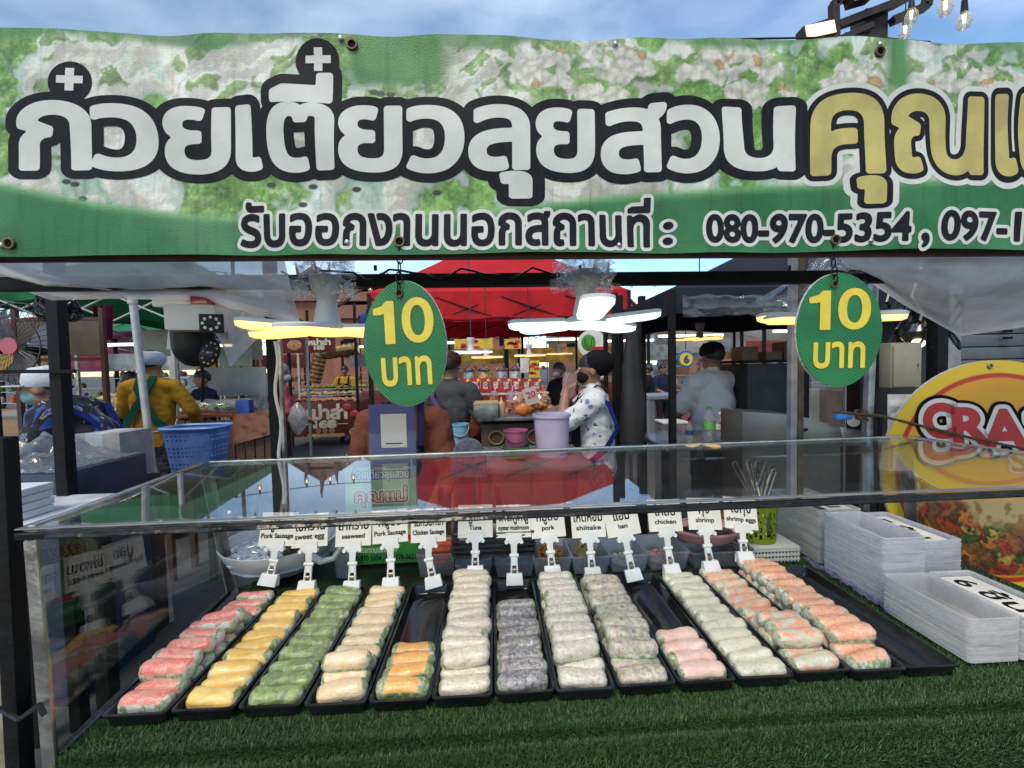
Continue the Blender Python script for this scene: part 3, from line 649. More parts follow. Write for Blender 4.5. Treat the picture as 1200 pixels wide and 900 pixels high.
t, cc, wd, dp, h = tub(625, 670, 656, 688, 1.06, 'clear tub of golden fried curls behind the minced pork rolls'); heap(t, cc, wd*.36, dp*.36, .925, .035, 60, .009, FRIED, 'fried_curls', 3)
t, cc, wd, dp, h = tub(671, 715, 655, 686, 1.06, 'clear tub of shredded brown mushroom'); strands(160, (cc.x, cc.y+.01, 0), wd*.34, dp*.36, .92, .97, .002, 5, .03).build('shreds', SHI, t)['kind'] = 'stuff'
t, cc, wd, dp, h = tub(716, 760, 653, 684, 1.06, 'clear tub nearly empty with pale bits behind the ham rolls'); heap(t, cc, wd*.34, dp*.3, .91, .014, 40, .005, WHT, 'pale_bits', 4)
t, cc, wd, dp, h = tub(762, 808, 650, 682, 1.06, 'clear tub with pink ham bits behind the ham and chicken rolls'); heap(t, cc, wd*.34, dp*.3, .912, .02, 50, .006, PINKH, 'ham_bits', 6)
t, cc, wd, dp, h = tub(812, 872, 650, 672, 1.06, 'grey translucent tub under the pink sauce bowl')
c = AT(828, 648, 1.13); c.z = cc.z+h+.004
PINKB = mat('pink_bowl', (.62, .30, .30), .35, 0, .08)
t = T('sauce_bowl', 'pink oval bowl of black sticky sauce with a grey spoon', 'bowl', c)
hollow([(.05, 0), (.075, .012), (.092, .034), (.098, .038), (.098, .042)], .010, c, 28, 1, .72).build('bowl_shell', PINKB, t)
M().lathe([(.001, .0), (.07, .002), (.080, .008)], c+Vector((0, 0, .018)), 24, 1, .72).build('sauce_pool', DKJ, t)
heap(t, c, .07, .05, c.z+.02, .012, 70, .008, mat('black_sauce', (.018, .010, .007), .12, 0, .5, 60, .3, 90), 'sauce', 8)
m = M(); m.tube([c+Vector((-.025, -.02, .028)), c+Vector((-.018, .0, .05)), c+Vector((-.008, .02, .085))], [.006, .004, .004], 6); m.sph(c+Vector((-.026, -.024, .026)), (.012, .016, .005))
m.build('spoon', mat('grey_plastic', (.25, .28, .35), .4), t)
# orange tub
c = AT(853, 632, 1.22); c.z = .905
solo(hollow([(.03, 0), (.036, .09), (.040, .105)], .002, c, 20), 'orange_cup', mat('orange_plastic', (.60, .13, .025), .4), 'orange plastic cup between the sauce bowl and the green utensil holder', 'cup')
# lime utensil holder on a white basket
c = AT(905, 668, 1.10); c.z = .905
t = T('storage_basket', 'upturned white woven plastic basket under the lime green holder', 'basket', c); WB = mat('white_woven', (.62, .61, .56), .5, 0, .08)
M().box(c+Vector((0, .03, .040)), (.13, .10, .006)).build('basket_floor', WB, t, bevel=.002)
m = M()
for k in range(3): m.bar(c+Vector((-.064, -.018, .008+k*.013)), c+Vector((.064, -.018, .008+k*.013)), .003, .006); m.bar(c+Vector((.064, -.018, .008+k*.013)), c+Vector((.064, .078, .008+k*.013)), .003, .006); m.bar(c+Vector((-.064, -.018, .008+k*.013)), c+Vector((-.064, .078, .008+k*.013)), .003, .006)
for k in range(14): m.box(c+Vector((-.062+k*.0095, -.016, .018)), (.004, .003, .036))
m.build('weave', WB, t)
u0 = AT(897, 655, 1.10); c = Vector((u0.x, 1.135, .950))
LIME = mat('lime_plastic', (.36, .46, .025), .35, 0, .06)
t = T('utensil_holder', 'lime green perforated cup full of metal tongs', 'utensil holder', c)
def limecup():
    bm = bmesh.new(); nz, na, r, H = 16, 48, .052, .105; vs = []
    for j in range(nz+1):
        for i in range(na):
            a = 6.28319*i/na; rr = r*(.90+.10*j/nz); vs.append(bm.verts.new((rr*math.cos(a), rr*math.sin(a)*.85, H*j/nz)))
    bm.verts.ensure_lookup_table(); gg = random.Random(5)
    for j in range(nz):
        for i in range(na):
            hole = 2 <= j <= nz-3 and ((i*7+j*5+(j//2)*3) % 9 < 2 or (i % 6 == j % 4 and j % 3 == 0))
            if 3 <= j <= 12 and i in (36, 37): hole = True
            if not hole: bm.faces.new((vs[j*na+i], vs[j*na+(i+1) % na], vs[(j+1)*na+(i+1) % na], vs[(j+1)*na+i]))
    bm.faces.new([vs[i] for i in range(na-1, -1, -1)])
    bmesh.ops.solidify(bm, geom=bm.faces[:], thickness=.0018); bmesh.ops.translate(bm, verts=bm.verts, vec=c)
    me = bpy.data.meshes.new('cup_wall'); bm.to_mesh(me); bm.free(); me.shade_smooth(); me.set_sharp_from_angle(angle=R(40)); return me
link('cup_wall', limecup(), LIME, t)
M().tube([c+Vector((.052*math.cos(k/20*6.2832), .0442*math.sin(k/20*6.2832), .105)) for k in range(21)], .0028, 6).build('rim', LIME, t)
for k in range(7):
    a = -1.2+k*.35; b0 = c+Vector((random.uniform(-.03, .03), random.uniform(-.025, .02), .012)); tp = c+Vector((-.055+.020*k+random.uniform(-.01, .01), random.uniform(-.02, .04), .185+random.uniform(-.02, .03)))
    m = M(); e = Vector((.007, 0, 0)); mid = (b0+tp)/2+Vector((0, 0, .02))
    m.tube([b0-e*.4, mid-e*.8, tp-e, tp+Vector((-.004, 0, .008)), tp+Vector((.004, 0, .010)), tp+e, mid+e*.8, b0+e*.4], .0024, 6)
    solo(m, 'kitchen_tongs', CHROME, ['leftmost thin metal tongs in the lime green holder', 'second metal tongs from the left in the green holder', 'third metal tongs from the left in the green holder', 'middle metal tongs in the lime green holder', 'third metal tongs from the right in the green holder', 'second metal tongs from the right in the green holder', 'rightmost bent wire tongs in the lime green holder'][k], 'tongs', 'tongs in the green holder')

# ------------------------------------------------------------------ stacks of clear takeaway boxes
def stackmat(name, col, hz):
    return glassmat(name, (.95, .95, .96), .06, .12, .1, hz, col, 7)
LIL = stackmat('box_lilac', (.88, .88, .93), .62); CRM = stackmat('box_cream', (.82, .80, .74), .85); CLR = stackmat('box_clear', (.88, .87, .86), .68)
def boxring(c, X, Y, z, r=.008, n=3):
    o = []
    for sx, sy, a0 in ((1, 1, 0), (-1, 1, 90), (-1, -1, 180), (1, -1, 270)): o += [Vector(c)+Vector((sx*(X-r)+r*math.cos(R(a0+k*90/n)), sy*(Y-r)+r*math.sin(R(a0+k*90/n)), z)) for k in range(n+1)]
    return o
def takeaway_stack(c, X, Y, H, n, mt, label, depth=.062):
    """n nested boxes: each contributes its projecting rim, the top one its hollow"""
    t = T('takeaway_box_stack', label, 'box stack', c, 'stacks of takeaway boxes')
    zs = [H*(k+1)/n for k in range(n)]; base = M(); rs = [boxring(c, X*.86, Y*.9, 0), boxring(c, X*.93, Y*.95, zs[0]-.002)]
    def loft(m, rs, c0=True, c1=True):
        k = len(rs[0]); vs = [p for r in rs for p in r]; fs = [(i*k+j, i*k+(j+1) % k, (i+1)*k+(j+1) % k, (i+1)*k+j) for i in range(len(rs)-1) for j in range(k)]
        if c0: fs.append(tuple(range(k-1, -1, -1)))
        if c1: fs.append(tuple((len(rs)-1)*k+j for j in range(k)))
        m.add(vs, fs)
    if n > 1:
        for k in range(n-1):
            m = M(); z = zs[k]; d = H/n; jx = random.uniform(-.0006, .0006); cc_ = Vector(c)+Vector((jx, random.uniform(-.0006, .0006), 0))
            loft(m, [boxring(cc_, X*.992, Y*.995, z-d+.0003), boxring(cc_, X*.993, Y*.996, z-.0012), boxring(cc_, X, Y, z-.0010), boxring(cc_, X, Y, z-.0003), boxring(cc_, X*.93, Y*.955, z-.0004)], k == 0, False)
            m.build('takeaway_box', mt, t)
    m = M(); z = H; cc_ = Vector(c)
    loft(m, [boxring(cc_, X*.955, Y*.97, zs[-1]-H/n+.0005), boxring(cc_, X, Y, z-.002), boxring(cc_, X, Y, z), boxring(cc_, X*.94, Y*.96, z), boxring(cc_, X*.86, Y*.90, z-depth*.6)], False, True)
    m.build('takeaway_box', mt, t)
    rb = M()
    for sy in (-1, 1):
        for k in range(26): x = X*.9*(2*k/25-1); rb.bar(Vector(c)+Vector((x, sy*Y*.955, H-.001)), Vector(c)+Vector((x*.95, sy*Y*.905, H-depth*.58)), .0012)
    for sx in (-1, 1):
        for k in range(44): y = Y*.9*(2*k/43-1); rb.bar(Vector(c)+Vector((sx*X*.935, y, H-.001)), Vector(c)+Vector((sx*X*.865, y*.95, H-depth*.58)), .0012)
    rb.build('ribs', mt, t); return t
def boxcard(c, wd, ln, txt, t, rz=-90):
    c = Vector(c); M().box(c, (wd, ln, .001)).build('count_card', CARDW, t)
    n_, w_ = txt.split(' ')
    lettering([(n_, -ln*.40, -wd*.30, -ln*.22, wd*.20)], 'count_number', INK, t, lambda u, v, q: c+Vector((v, -u, .0006+q)), .0010, 0, .0006)
    lettering([(w_, -ln*.10, -wd*.30, ln*.40, wd*.34)], 'count_word', INK, t, lambda u, v, q: c+Vector((v, -u, .0006+q)), .0010, 0, .0006)
def onestack(): pass
s1 = takeaway_stack((.885, .770, .905), .049, .084, .080, 20, CLR, 'low stack of clear boxes nearest the trays, open on top')
s2 = takeaway_stack((.986, .770, .905), .049, .084, .080, 20, CLR, 'low stack of clear boxes carrying the card for six pieces'); boxcard((.986, .77, .905+.072), .074, .145, '6 ชิ้น', s2)
s3 = takeaway_stack((.905, .955, .905), .050, .086, .150, 34, LIL, 'tall lilac tinted stack of clear boxes, open on top'); 
s4 = takeaway_stack((1.012, .985, .905), .054, .094, .130, 30, LIL, 'tall stack of clear boxes carrying the card for five pieces'); boxcard((1.012, .985, .905+.122), .080, .16, '5 ชิ้น', s4)
s5 = takeaway_stack((.925, 1.165, .905), .060, .100, .145, 30, CRM, 'cream coloured stack of boxes behind the lilac stack'); boxcard((.95, 1.165, .905+.137), .08, .15, '4 ชิ้น', s5)
q = Vector((.865, .94, .905))
solo(M().sheet(lambda u, v: Vector((.835+.012*noise.noise((u*8, v*3, 1))+.02*v, .83+.26*u, .910+.014*abs(noise.noise((u*14, v*6, 4))))), 60, 8), 'plastic_sleeve', glassmat('sleeve_film', (.8, .78, .95), .1, .1, 1.2, .35, (.45, .4, .7), 60), 'crumpled clear plastic sleeve lying beside the lilac boxes', 'plastic wrap')
# ------------------------------------------------------------------ stall sticker on the glass and payment stand
YS = 1.155; a, b = AT(408, 662, YS), AT(487, 546, YS)
t = T('small_banner', 'small green printed sign with the stall name hanging behind the glass case', 'sign', ((a.x+b.x)/2, YS, a.z))
STG = mat('sticker_green', (.20, .42, .11), .4, 0, .25, 12, col2=(.36, .52, .22)); GREENL = mat('label_green', (.035, .24, .045), .45, 0, .1); REDL = mat('label_red', (.50, .03, .025), .45, 0, .1)
XC = (a.x+b.x)/2; W_ = b.x-a.x; H_ = b.z-a.z; sw = lambda u, v, q: Vector((XC+u, YS-.0012-q, a.z+v))
M().box((XC, YS, a.z+H_/2), (W_, .002, H_)).build('printed_sheet', STG, t)
M().box((XC, YS-.0013, a.z+H_*.11), (W_*.99, .0008, H_*.21)).build('green_band', GREENL, t); M().box((XC+.008, YS-.0014, a.z+H_*.26), (W_*.8, .0008, H_*.07)).build('red_band', REDL, t)
for r_, mm, l_ in ((.0035, INK, .0004), (0, PAPERW, .0008)): lettering([('ก๋วยเตี๋ยวลุยสวน', -W_*.40, H_*.86, W_*.40, H_*.985)], 'stall_name', mm, t, sw, .0006, r_, l_)
for r_, mm, l_ in ((.006, PAPERW, .0002), (.003, INK, .0005), (0, mat('amber_print', (.75, .38, .03), .5), .0008)): lettering([('คุณแม่', -W_*.36, H_*.60, W_*.36, H_*.80)], 'owner_name', mm, t, sw, .0012, r_, l_)
lettering([('080-970 5354 , 097-178-5621', -W_*.46, H_*.03, W_*.46, H_*.09)], 'phone_number', INK, t, sw, .0004, 0, .001)
lettering([('รับออกงานนอกสถานที่', -W_*.36, H_*.12, W_*.2, H_*.19)], 'small_print', PAPERW, t, sw, .0002, 0, .001)
for x in (a.x+.01, b.x-.01): M().bar((x, YS-.002, b.z-.01), (x, YS-.01, 1.224), .003).build('hanging_string', WHITEP, t)
c = AT(461, 538, 1.10); c.z = 1.2295
t = T('payment_stand', 'clear acrylic stand with a blue payment card on the case', 'payment stand', c)
NAVY = mat('payment_blue', (.045, .05, .20), .4, 0, .15, 20)
hgt = AT(461, 473, 1.10).z-c.z
M().box(c+Vector((0, -.002, hgt/2)), (.118, .0012, hgt*.98)).build('payment_card', NAVY, t)
M().box(c+Vector((.004, -.0032, hgt*.47)), (.066, .0010, hgt*.66)).build('white_panel', mat('panel_white', (.70, .66, .60), .5, 0, .04), t)
M().box(c+Vector((.004, -.0042, hgt*.22)), (.044, .0008, .003)).build('caption', INK, t)
M().box(c+Vector((0, -.0065, hgt/2)), (.124, .002, hgt)).build('acrylic_front', glassmat('acrylic', (.98, .98, .98), .02), t); M().box(c+Vector((0, .018, .002)), (.12, .045, .003)).build('foot', GLASS, t)
# ------------------------------------------------------------------ big banner
YB = .80
RTn, UPn, FWn = np.array(rt), np.array(up), np.array(fw)
def wv(x, z): return .004*np.sin(x*7.1+z*3)+.004*np.sin(x*17+1+z*5)+.005*np.sin(x*2.3+2)+.0025*np.sin(z*26+x*3.1)+.003*np.sin((x+z)*29)*np.sin(x*4)
BX0, BX1 = -1.02, 1.62
def bz(x): return 1.667-.0025*(x)+.0016*np.sin(x*9), 2.066-.0022*x+.0004*np.sin(x*6+1)+.0004*np.sin(x*19)+.0006*np.sin(x*47)
def bpos(U, V):
    x = BX0+(BX1-BX0)*U; z0, z1 = bz(x); z = z0+(z1-z0)*V; return np.stack([x, YB+wv(x, z), z], 1)
def topx(P):
    v = P-np.array(CAM); d = v@FWn; return 600+F*(v@RTn)/d, 450-F*(v@UPn)/d
def worley(x, y, cell, seed=0):
    """nearest and second nearest jittered grid points, and a random value of the nearest"""
    xi, yi = np.floor(x/cell).astype(np.int64), np.floor(y/cell).astype(np.int64); d1 = np.full(x.shape, 1e9); d2 = d1.copy(); hv = np.zeros(x.shape)
    def h(i, j, k): q = (i*374761393+j*668265263+(seed*7+k)*1442695041) & 0x7fffffff; q = (q ^ (q >> 13))*1274126177 & 0x7fffffff; return ((q ^ (q >> 16)) & 0xffff)/65535.
    for a in (-1, 0, 1):
        for b in (-1, 0, 1):
            i, j = xi+a, yi+b; d = np.hypot(x-(i+h(i, j, 1))*cell, y-(j+h(i, j, 2))*cell); m = d < d1; d2 = np.where(m, d1, np.minimum(d2, d)); hv = np.where(m, h(i, j, 3), hv); d1 = np.where(m, d, d1)
    return d1, d2, hv
def banner_paint(U, V):
    x, y = topx(bpos(U, V)); A = lambda *c: np.broadcast_to(np.array(c, float), (len(x), 3)); s = 1/100.
    n1 = fbm(x*s, y*s, 1.2, 5, 1); n2 = fbm(x*s, y*s, 4, 5, 2); n3 = fbm(x*s, y*s, 12, 4, 3); nw = fbm(x*s, y*s, 2.2, 4, 4)
    n4 = fbm(x*s, y*s, 40, 3, 31); wx = fbm(x*s, y*s, 1.1, 4, 5)-.5; wy = fbm(x*s, y*s, 1.1, 4, 6)-.5; wx2 = fbm(x*s, y*s, 5, 4, 7)-.5; wy2 = fbm(x*s, y*s, 5, 4, 8)-.5
    X = x+wx*120+wx2*26; Y = y*1.15+wy*90+wy2*26; f = fbm(X*s, Y*s, 1.55, 3, 14); f2 = fbm(X*s, Y*s, 3.1, 3, 15)
    cream = lerp(A(.56, .55, .46), A(.74, .73, .66), sst(.30, .62, .55*n2+.3*f2+.15*n4)); cream = lerp(cream, A(.58, .48, .28), sst(.60, .70, f2)*.45)
    blue = lerp(A(.34, .48, .38), A(.64, .72, .65), sst(.3, .7, .6*f2+.4*n2)); leaf = lerp(A(.05, .17, .025), A(.26, .46, .12), sst(.30, .66, .45*n2+.35*n3+.2*n4)); leaf = lerp(leaf, A(.44, .56, .26), sst(.60, .70, .6*n3+.4*n4)*.7)
    C = cream+0; C = lerp(C, blue, sst(.53, .45, f)); C = lerp(C, leaf, sst(.425, .385, f)*sst(.28, .48, n2+.1))
    C = lerp(C, A(.24, .28, .18), np.exp(-((f-.405)/.014)**2)*.35); C = lerp(C, A(.74, .74, .68), np.exp(-((f-.49)/.007)**2)*.55); C = lerp(C, A(.30, .32, .24), np.exp(-((f2-.5)/.006)**2)*.25*(f > .5))
    C = lerp(C, leaf, sst(.60, .64, f2)*sst(.47, .5, f)*sst(140, 110, y)*.8)
    em = 7*(fbm((X+6)*s, (Y+8)*s, 1.55, 3, 14)-f)+2.2*(fbm((X+3)*s, (Y+4)*s, 3.1, 3, 15)-f2)+.8*(fbm((x+1.5)*s, (y+2)*s, 12, 4, 3)-n3); C = C*np.clip(1+em*.7, .80, 1.14)[:, None]
    d1, d2, hue = worley(x+wx2*22, y+wy2*22, 11, 1)
    for cx, cy, ra, rb in ((640, 84, 46, 26), (725, 76, 44, 24), (860, 82, 62, 26), (885, 112, 46, 14), (1000, 96, 40, 20), (1135, 88, 42, 24), (700, 112, 40, 14), (480, 92, 22, 20)):
        r = np.hypot((x+wx2*40-cx)/ra, (y+wy2*30-cy)/rb); lm = sst(1.35, 1.15, np.hypot((x+wx2*60-cx)/ra, (y+wy2*60-cy-6)/(rb*1.1))); C = lerp(C, leaf, lm*.85)
        lump = lerp(A(.72, .69, .60), A(.56, .36, .18), (hue > .94).astype(float))*(1.06-.34*sst(1.5, 8, d1))[:, None]*(.78+.3*n3+.22*n4)[:, None]; C = lerp(C, lump, sst(1.05, .9, r)*sst(.12, .2, hue))
    # dark seeds
    for a, b in ((438, 108), (446, 110), (458, 111), (318, 217), (367, 219), (355, 240), (418, 222), (78, 213), (88, 216), (97, 233), (512, 226)):
        C = lerp(C, A(.03, .035, .03), sst(1.2, .8, np.hypot((x-a)/5.5, (y-b)/3.2)))
    # plain green fields
    gr = lerp(A(.055, .20, .06), A(.11, .28, .09), sst(.35, .65, n1))
    top = np.maximum(sst(0, 26, x-395)*sst(540, 510, x)*sst(118, 92, y+(x-455)*(-.03)+.0016*(x-455)**2), sst(1028, 1048, x)*sst(1072, 1058, x)*sst(112, 96, y))
    top = np.maximum(top, sst(58, 46, y+9*np.sin(x*.02)+6*n2)*.85)
    C = lerp(C, gr, top*sst(.25, .45, n2+.2))
    bx = np.array([-200, 0, 110, 220, 290, 420, 520, 600, 720, 900, 1050, 1500]); by = np.array([205, 217, 240, 254, 259, 262, 258, 246, 232, 220, 214, 200])
    bd = y-np.interp(x, bx, by); low = sst(-2, 2, bd); gl = lerp(A(.022, .165, .055), A(.05, .225, .08), sst(.3, .7, n1)); C = lerp(C, gl, low); C = lerp(C, A(.16, .40, .15), np.exp(-(bd/5)**2)*.8)
    # weathering: stains and streaks
    st = fbm(x*s*6, y*s*.5, 3, 4, 8); C *= (1-.20*sst(.55, .8, st)[:, None]); C *= (.90+.18*fbm(x*s, y*s, 3, 5, 9))[:, None]; C *= (.93+.12*n4)[:, None]; C *= (.95+.10*fbm(x*s*70, y*s*4, 1, 2, 41))[:, None]
    return np.clip(C, 0, 1)
FINK = mat('faded_ink', (.017, .018, .021), .6, 0, .3, 12, spec=.1, stretch=(6, 1, 1))
bt = T('stall_banner', 'wide green printed vinyl banner with Thai lettering and phone numbers', 'banner', (.3, YB, 1.667))
colgrid('printed_sheet', 1500, 236, bpos, banner_paint, vcolmat('banner_print', .52, .25, 420, .22, 10), bt)
def bw(a, b, q):                                       # print boxes are given where the photograph shows them
    d = ray(a, b); p = CAM+d*(YB/d.y); x, z = p.x, p.z; return Vector((x, YB+float(wv(x, z))-.0004-q, z))
HEAD = [('ก', 23, 196, 103, 122), ('ว', 110, 197, 177, 124), ('ย', 192, 197, 263, 125), ('เ', 277, 195, 301, 125), ('ต', 315, 197, 388, 125), ('ย', 401, 198, 467, 126), ('ว', 480, 198, 540, 126),
        ('ล', 553, 198, 617, 126), ('ย', 632, 198, 694, 127), ('ส', 709, 199, 778, 122), ('ว', 786, 199, 838, 127), ('น', 851, 199, 928, 127)]
def px_letters(parts, name, mt, bold, rad, lift):      # boxes in photo pixels -> metres on the sheet
    V, Fc = letters(parts, bold, rad); return flatmesh(name, [bw(a, b, lift) for a, b in V], Fc, mt, bt)
def rects(rs, name, mt, lift):
    m = M()
    for x0, y0, x1, y1 in rs: m.add([bw(*p, lift) for p in ((x0, y1), (x1, y1), (x1, y0), (x0, y0))], [(0, 1, 2, 3)])
    return m.build(name, mt, bt, smooth=False)
def plus(x, y, a=15, w=5):
    q = [(-w, -a), (w, -a), (w, -w), (a, -w), (a, w), (w, w), (w, a), (-w, a), (-w, w), (-a, w), (-a, -w), (-w, -w)]
    return flatmesh('tone_mark', [bw(x+u, y+v*.9, .0008) for u, v in q], [(0, 1, 2, 11), (3, 4, 9, 10), (11, 2, 5, 8), (2, 3, 4, 5), (5, 6, 7, 8)][:0]+[(0, 1, 2, 11), (10, 3, 4, 9), (8, 5, 6, 7)], PAPERW, bt)
def blob(cx, cy, r, n=24): return [(cx+r*math.cos(6.2832*k/n), cy+r*math.sin(6.2832*k/n)) for k in range(n)]
def discs(cs, name, mt, lift):
    m = M()
    for cx, cy, r in cs: m.sheet(lambda u, v: bw(cx+r*max(v, .02)*math.cos(6.28319*u), cy+r*max(v, .02)*math.sin(6.28319*u), lift), 25, 8)
    return flatmesh(name, m.v, m.f, mt, bt)
VOW = [('ี', 320, 117, 386, 88), ('ุ', 590, 230, 619, 204)]
px_letters(HEAD+VOW, 'headline_outline', FINK, 4, 11.5, .0003); [discs([q], 'tone_mark_backing', FINK, .0002+.00005*k) for k, q in enumerate([(83, 97, 25), (371, 70, 26)])]
px_letters(HEAD+VOW, 'headline_letter', PAPERW, 4.0, 0, .0007)
[plus(x, y) for x, y in ((83, 94), (372, 68))]
NAME = [('ค', 953, 203, 1027, 116), ('ุ', 1003, 238, 1027, 212), ('ณ', 1043, 203, 1148, 117), ('แ', 1168, 203, 1214, 116), ('ม', 1232, 203, 1310, 116)]
YEL = mat('headline_yellow', (.52, .44, .13), .5, 0, .14, 18, dirt=.15)
px_letters(NAME, 'owner_halo', PAPERW, 3, 13, .0001); px_letters(NAME, 'owner_outline', FINK, 3, 7, .0005); px_letters(NAME, 'owner_letter', YEL, 4, 0, .0009)
LINE = [('รับออกงานนอกสถานที่', 279, 287, 763, 232), (':', 781, 284, 789, 260), ('080-970-5354', 829, 283, 1060, 252), (',', 1075, 290, 1082, 276), ('097-178-5621', 1098, 282, 1345, 250)]
for k, nm in ((slice(0, 2), 'contact_line'), (slice(2, 4), 'phone_number'), (slice(4, 5), 'phone_number')):
    px_letters(LINE[k], nm+'_halo', PAPERW, 2.0, 3.6, .0002); px_letters(LINE[k], nm, FINK, 1.7, 0, .0006)
EYE = mat('brass_eyelet', (.16, .10, .06), .4, .8, .3); SCREW = mat('screw_steel', (.55, .55, .54), .3, .9)
for x, y in ((412, 51), (13, 286), (468, 283), (1023, 67), (979, 281)):
    p = bw(x, y, .001); M().tube([p+Vector((.0085*math.cos(k/12*6.2832), -.001, .0085*math.sin(k/12*6.2832))) for k in range(13)], .0022, 6).build('eyelet', EYE, bt)
    M().cyl(p+Vector((0, .0012, 0)), p+Vector((0, .0002, 0)), .0075).build('eyelet_hole', INK, bt)
for x, y in ((399, 44), (4, 288), (407, 284), (722, 50), (727, 286), (1024, 58), (1018, 283)): p = bw(x, y, .001); M().sph(p, (.0052, .004, .0052), 10, 6).build('screw', SCREW, bt)
# rail and frame that carry the banner
BROWNT = mat('brown_painted_tube', (.10, .045, .03), .5, .2, .3, 20, .1)
M().cyl((-1.05, YB+.035, 1.676), (1.65, YB+.035, 1.668), .010, n=12).build('lower_tube', BROWNT, bt)
M().cyl((-1.05, YB+.030, 2.045), (1.65, YB+.030, 2.040), .014, n=12).build('upper_tube', BROWNT, bt)
for x in (-1.0, 1.6): M().box((x, YB+.06, 1.02), (.04, .04, 2.04)).build('upright', BLACK, bt, bevel=.003)

# ------------------------------------------------------------------ ten baht signs
PLG = mat('corrugated_green', (.022, .19, .065), .38, 0, .12, 14)
def corr():
    m, t, p = newmat('corrugated_sign'); v = coords(t, False); wvn = t.nodes.new('ShaderNodeTexWave'); wvn.bands_direction = 'DIAGONAL'; wvn.inputs['Scale'].default_value = 95; t.links.new(v, wvn.inputs[0])
    c = mixc(t, mrange(t, noise_t(t, v, 9, 4), .3, .7), (.016, .16, .052), (.028, .235, .075)); c = mixc(t, mth(t, 'MULTIPLY', wvn.outputs[1], .30), c, (.01, .09, .03)); t.links.new(c, p.inputs['Base Color']); p.inputs['Roughness'].default_value = .35; bumpn(t, p, wvn.outputs[1], .35, .002); return m
CORR = corr(); EDGEW = mat('corrugated_edge', (.62, .62, .60), .6, 0, .2, 120, .3, 300)
def oval_sign(cx, cy, rx, ry, hx, hy, label, yaw, tilt):
    Y = .815; c = AT(cx, cy, Y); s = Y/F; a, b = rx*s*1.02, ry*s*1.02
    t = T('price_sign', label, 'sign', c, 'hanging ten baht signs'); Rm = Matrix.Rotation(R(yaw), 3, 'Z')@Matrix.Rotation(R(tilt), 3, 'Y'); ux, uz, un = Rm@Vector((1, 0, 0)), Rm@Vector((0, 0, 1)), Rm@Vector((0, -1, 0))
    P = lambda u, v, q: c+ux*u+uz*v+un*q
    def ov(k): q = 6.2832*k/64; return a*math.cos(q)*(1+.010*math.sin(3*q+cx)), b*math.sin(q)*(1+.012*math.cos(2*q+cx))
    M().prism([P(*ov(k), .0) for k in range(64)], un*.0030).build('face', CORR, t, ang=30)
    M().prism([P(ov(k)[0]*1.012, ov(k)[1]*1.008, -.0045) for k in range(64)], un*.0044).build('core', EDGEW, t, ang=30)
    w = lambda u, v, q: P(u, v, .0032+q)
    parts = [('1', -a*.70, b*.02, -a*.24, b*.68), ('0', -a*.02, b*.02, a*.70, b*.72), ('บาท', -a*.58, -b*.66, a*.60, -b*.22)]
    lettering(parts, 'price_outline', mat('sign_dark_line', (.10, .13, .02), .5), t, w, .001, .0022, .0003); lettering(parts, 'price_text', YELLOWI, t, w, .0018, 0, .0009)
    h = AT(hx, hy, Y-.002); M().tube([h+Vector((.006*math.cos(k/10*6.2832), -.003, .007*math.sin(k/10*6.2832))) for k in range(11)], .0018, 6).build('eyelet', EYE, t)
    top = bw(hx, 283, .004)
    n = 5
    for k in range(n):
        z0 = h.z+(top.z-h.z)*k/n; z1 = h.z+(top.z-h.z)*(k+1)/n; hh = (z1-z0)*.62; mid = Vector((h.x+(top.x-h.x)*(k+.5)/n, h.y-.006, (z0+z1)/2)); e = Vector((.006, 0, 0)) if k % 2 else Vector((.001, .006, 0))
        M().tube([mid+e*math.cos(j/12*6.2832)+Vector((0, 0, hh*math.sin(j/12*6.2832))) for j in range(13)], .0013, 5).build('chain_link', BLACK, t)
    return t
oval_sign(475, 403, 47, 70, 468, 344, 'oval green ten baht sign hanging over the payment stand', -4, -1.5)
oval_sign(982, 387, 48.5, 67, 977, 333, 'oval green ten baht sign hanging beside the yellow oval sign', -6, 1)

# ------------------------------------------------------------------ lamp bar and lamps
YL = 1.02
FILMW = glassmat('crumpled_film', (.985, .985, .985), .10, .07, 1.8, .06, (.85, .88, .92), 60)
a, b = AT(232, 331, YL), AT(1040, 325, YL)
bar_ = T('lamp_bar', 'long black square bar carrying the three folding lamps', 'bar', (a+b)/2)
M().bar(a-Vector((.45, 0, 0)), b+Vector((.55, 0, 0)), .03, .030).build('tube', BLACK, bar_, bevel=.003)
for x in (440, 680, 925): p = AT(x, 317, YL); M().cyl(p, p+Vector((0, 0, .012)), .004).build('cable_knot', BLACKP, bar_)
m = M(); pts = [AT(330+k*14, 322+5*math.sin(k*1.1)-(4 if k % 3 == 0 else 0), YL-.03) for k in range(24)]; m.tube(pts, .0028, 5); m.build('cable', BLACKP, bar_)
LSHELL = mat('lamp_shell', (.62, .62, .60), .4, 0, .06)
def ledmat(name, col, s):
    m, t, p = newmat(name); p.inputs['Base Color'].default_value = (.7, .7, .68, 1); p.inputs['Emission Color'].default_value = tuple(col)+(1,); p.inputs['Emission Strength'].default_value = s; p.inputs['Roughness'].default_value = .4; return m
WARM = ledmat('led_warm', (1, .54, .14), 1.15); COOL = ledmat('led_cool', (.74, .95, 1), .95)
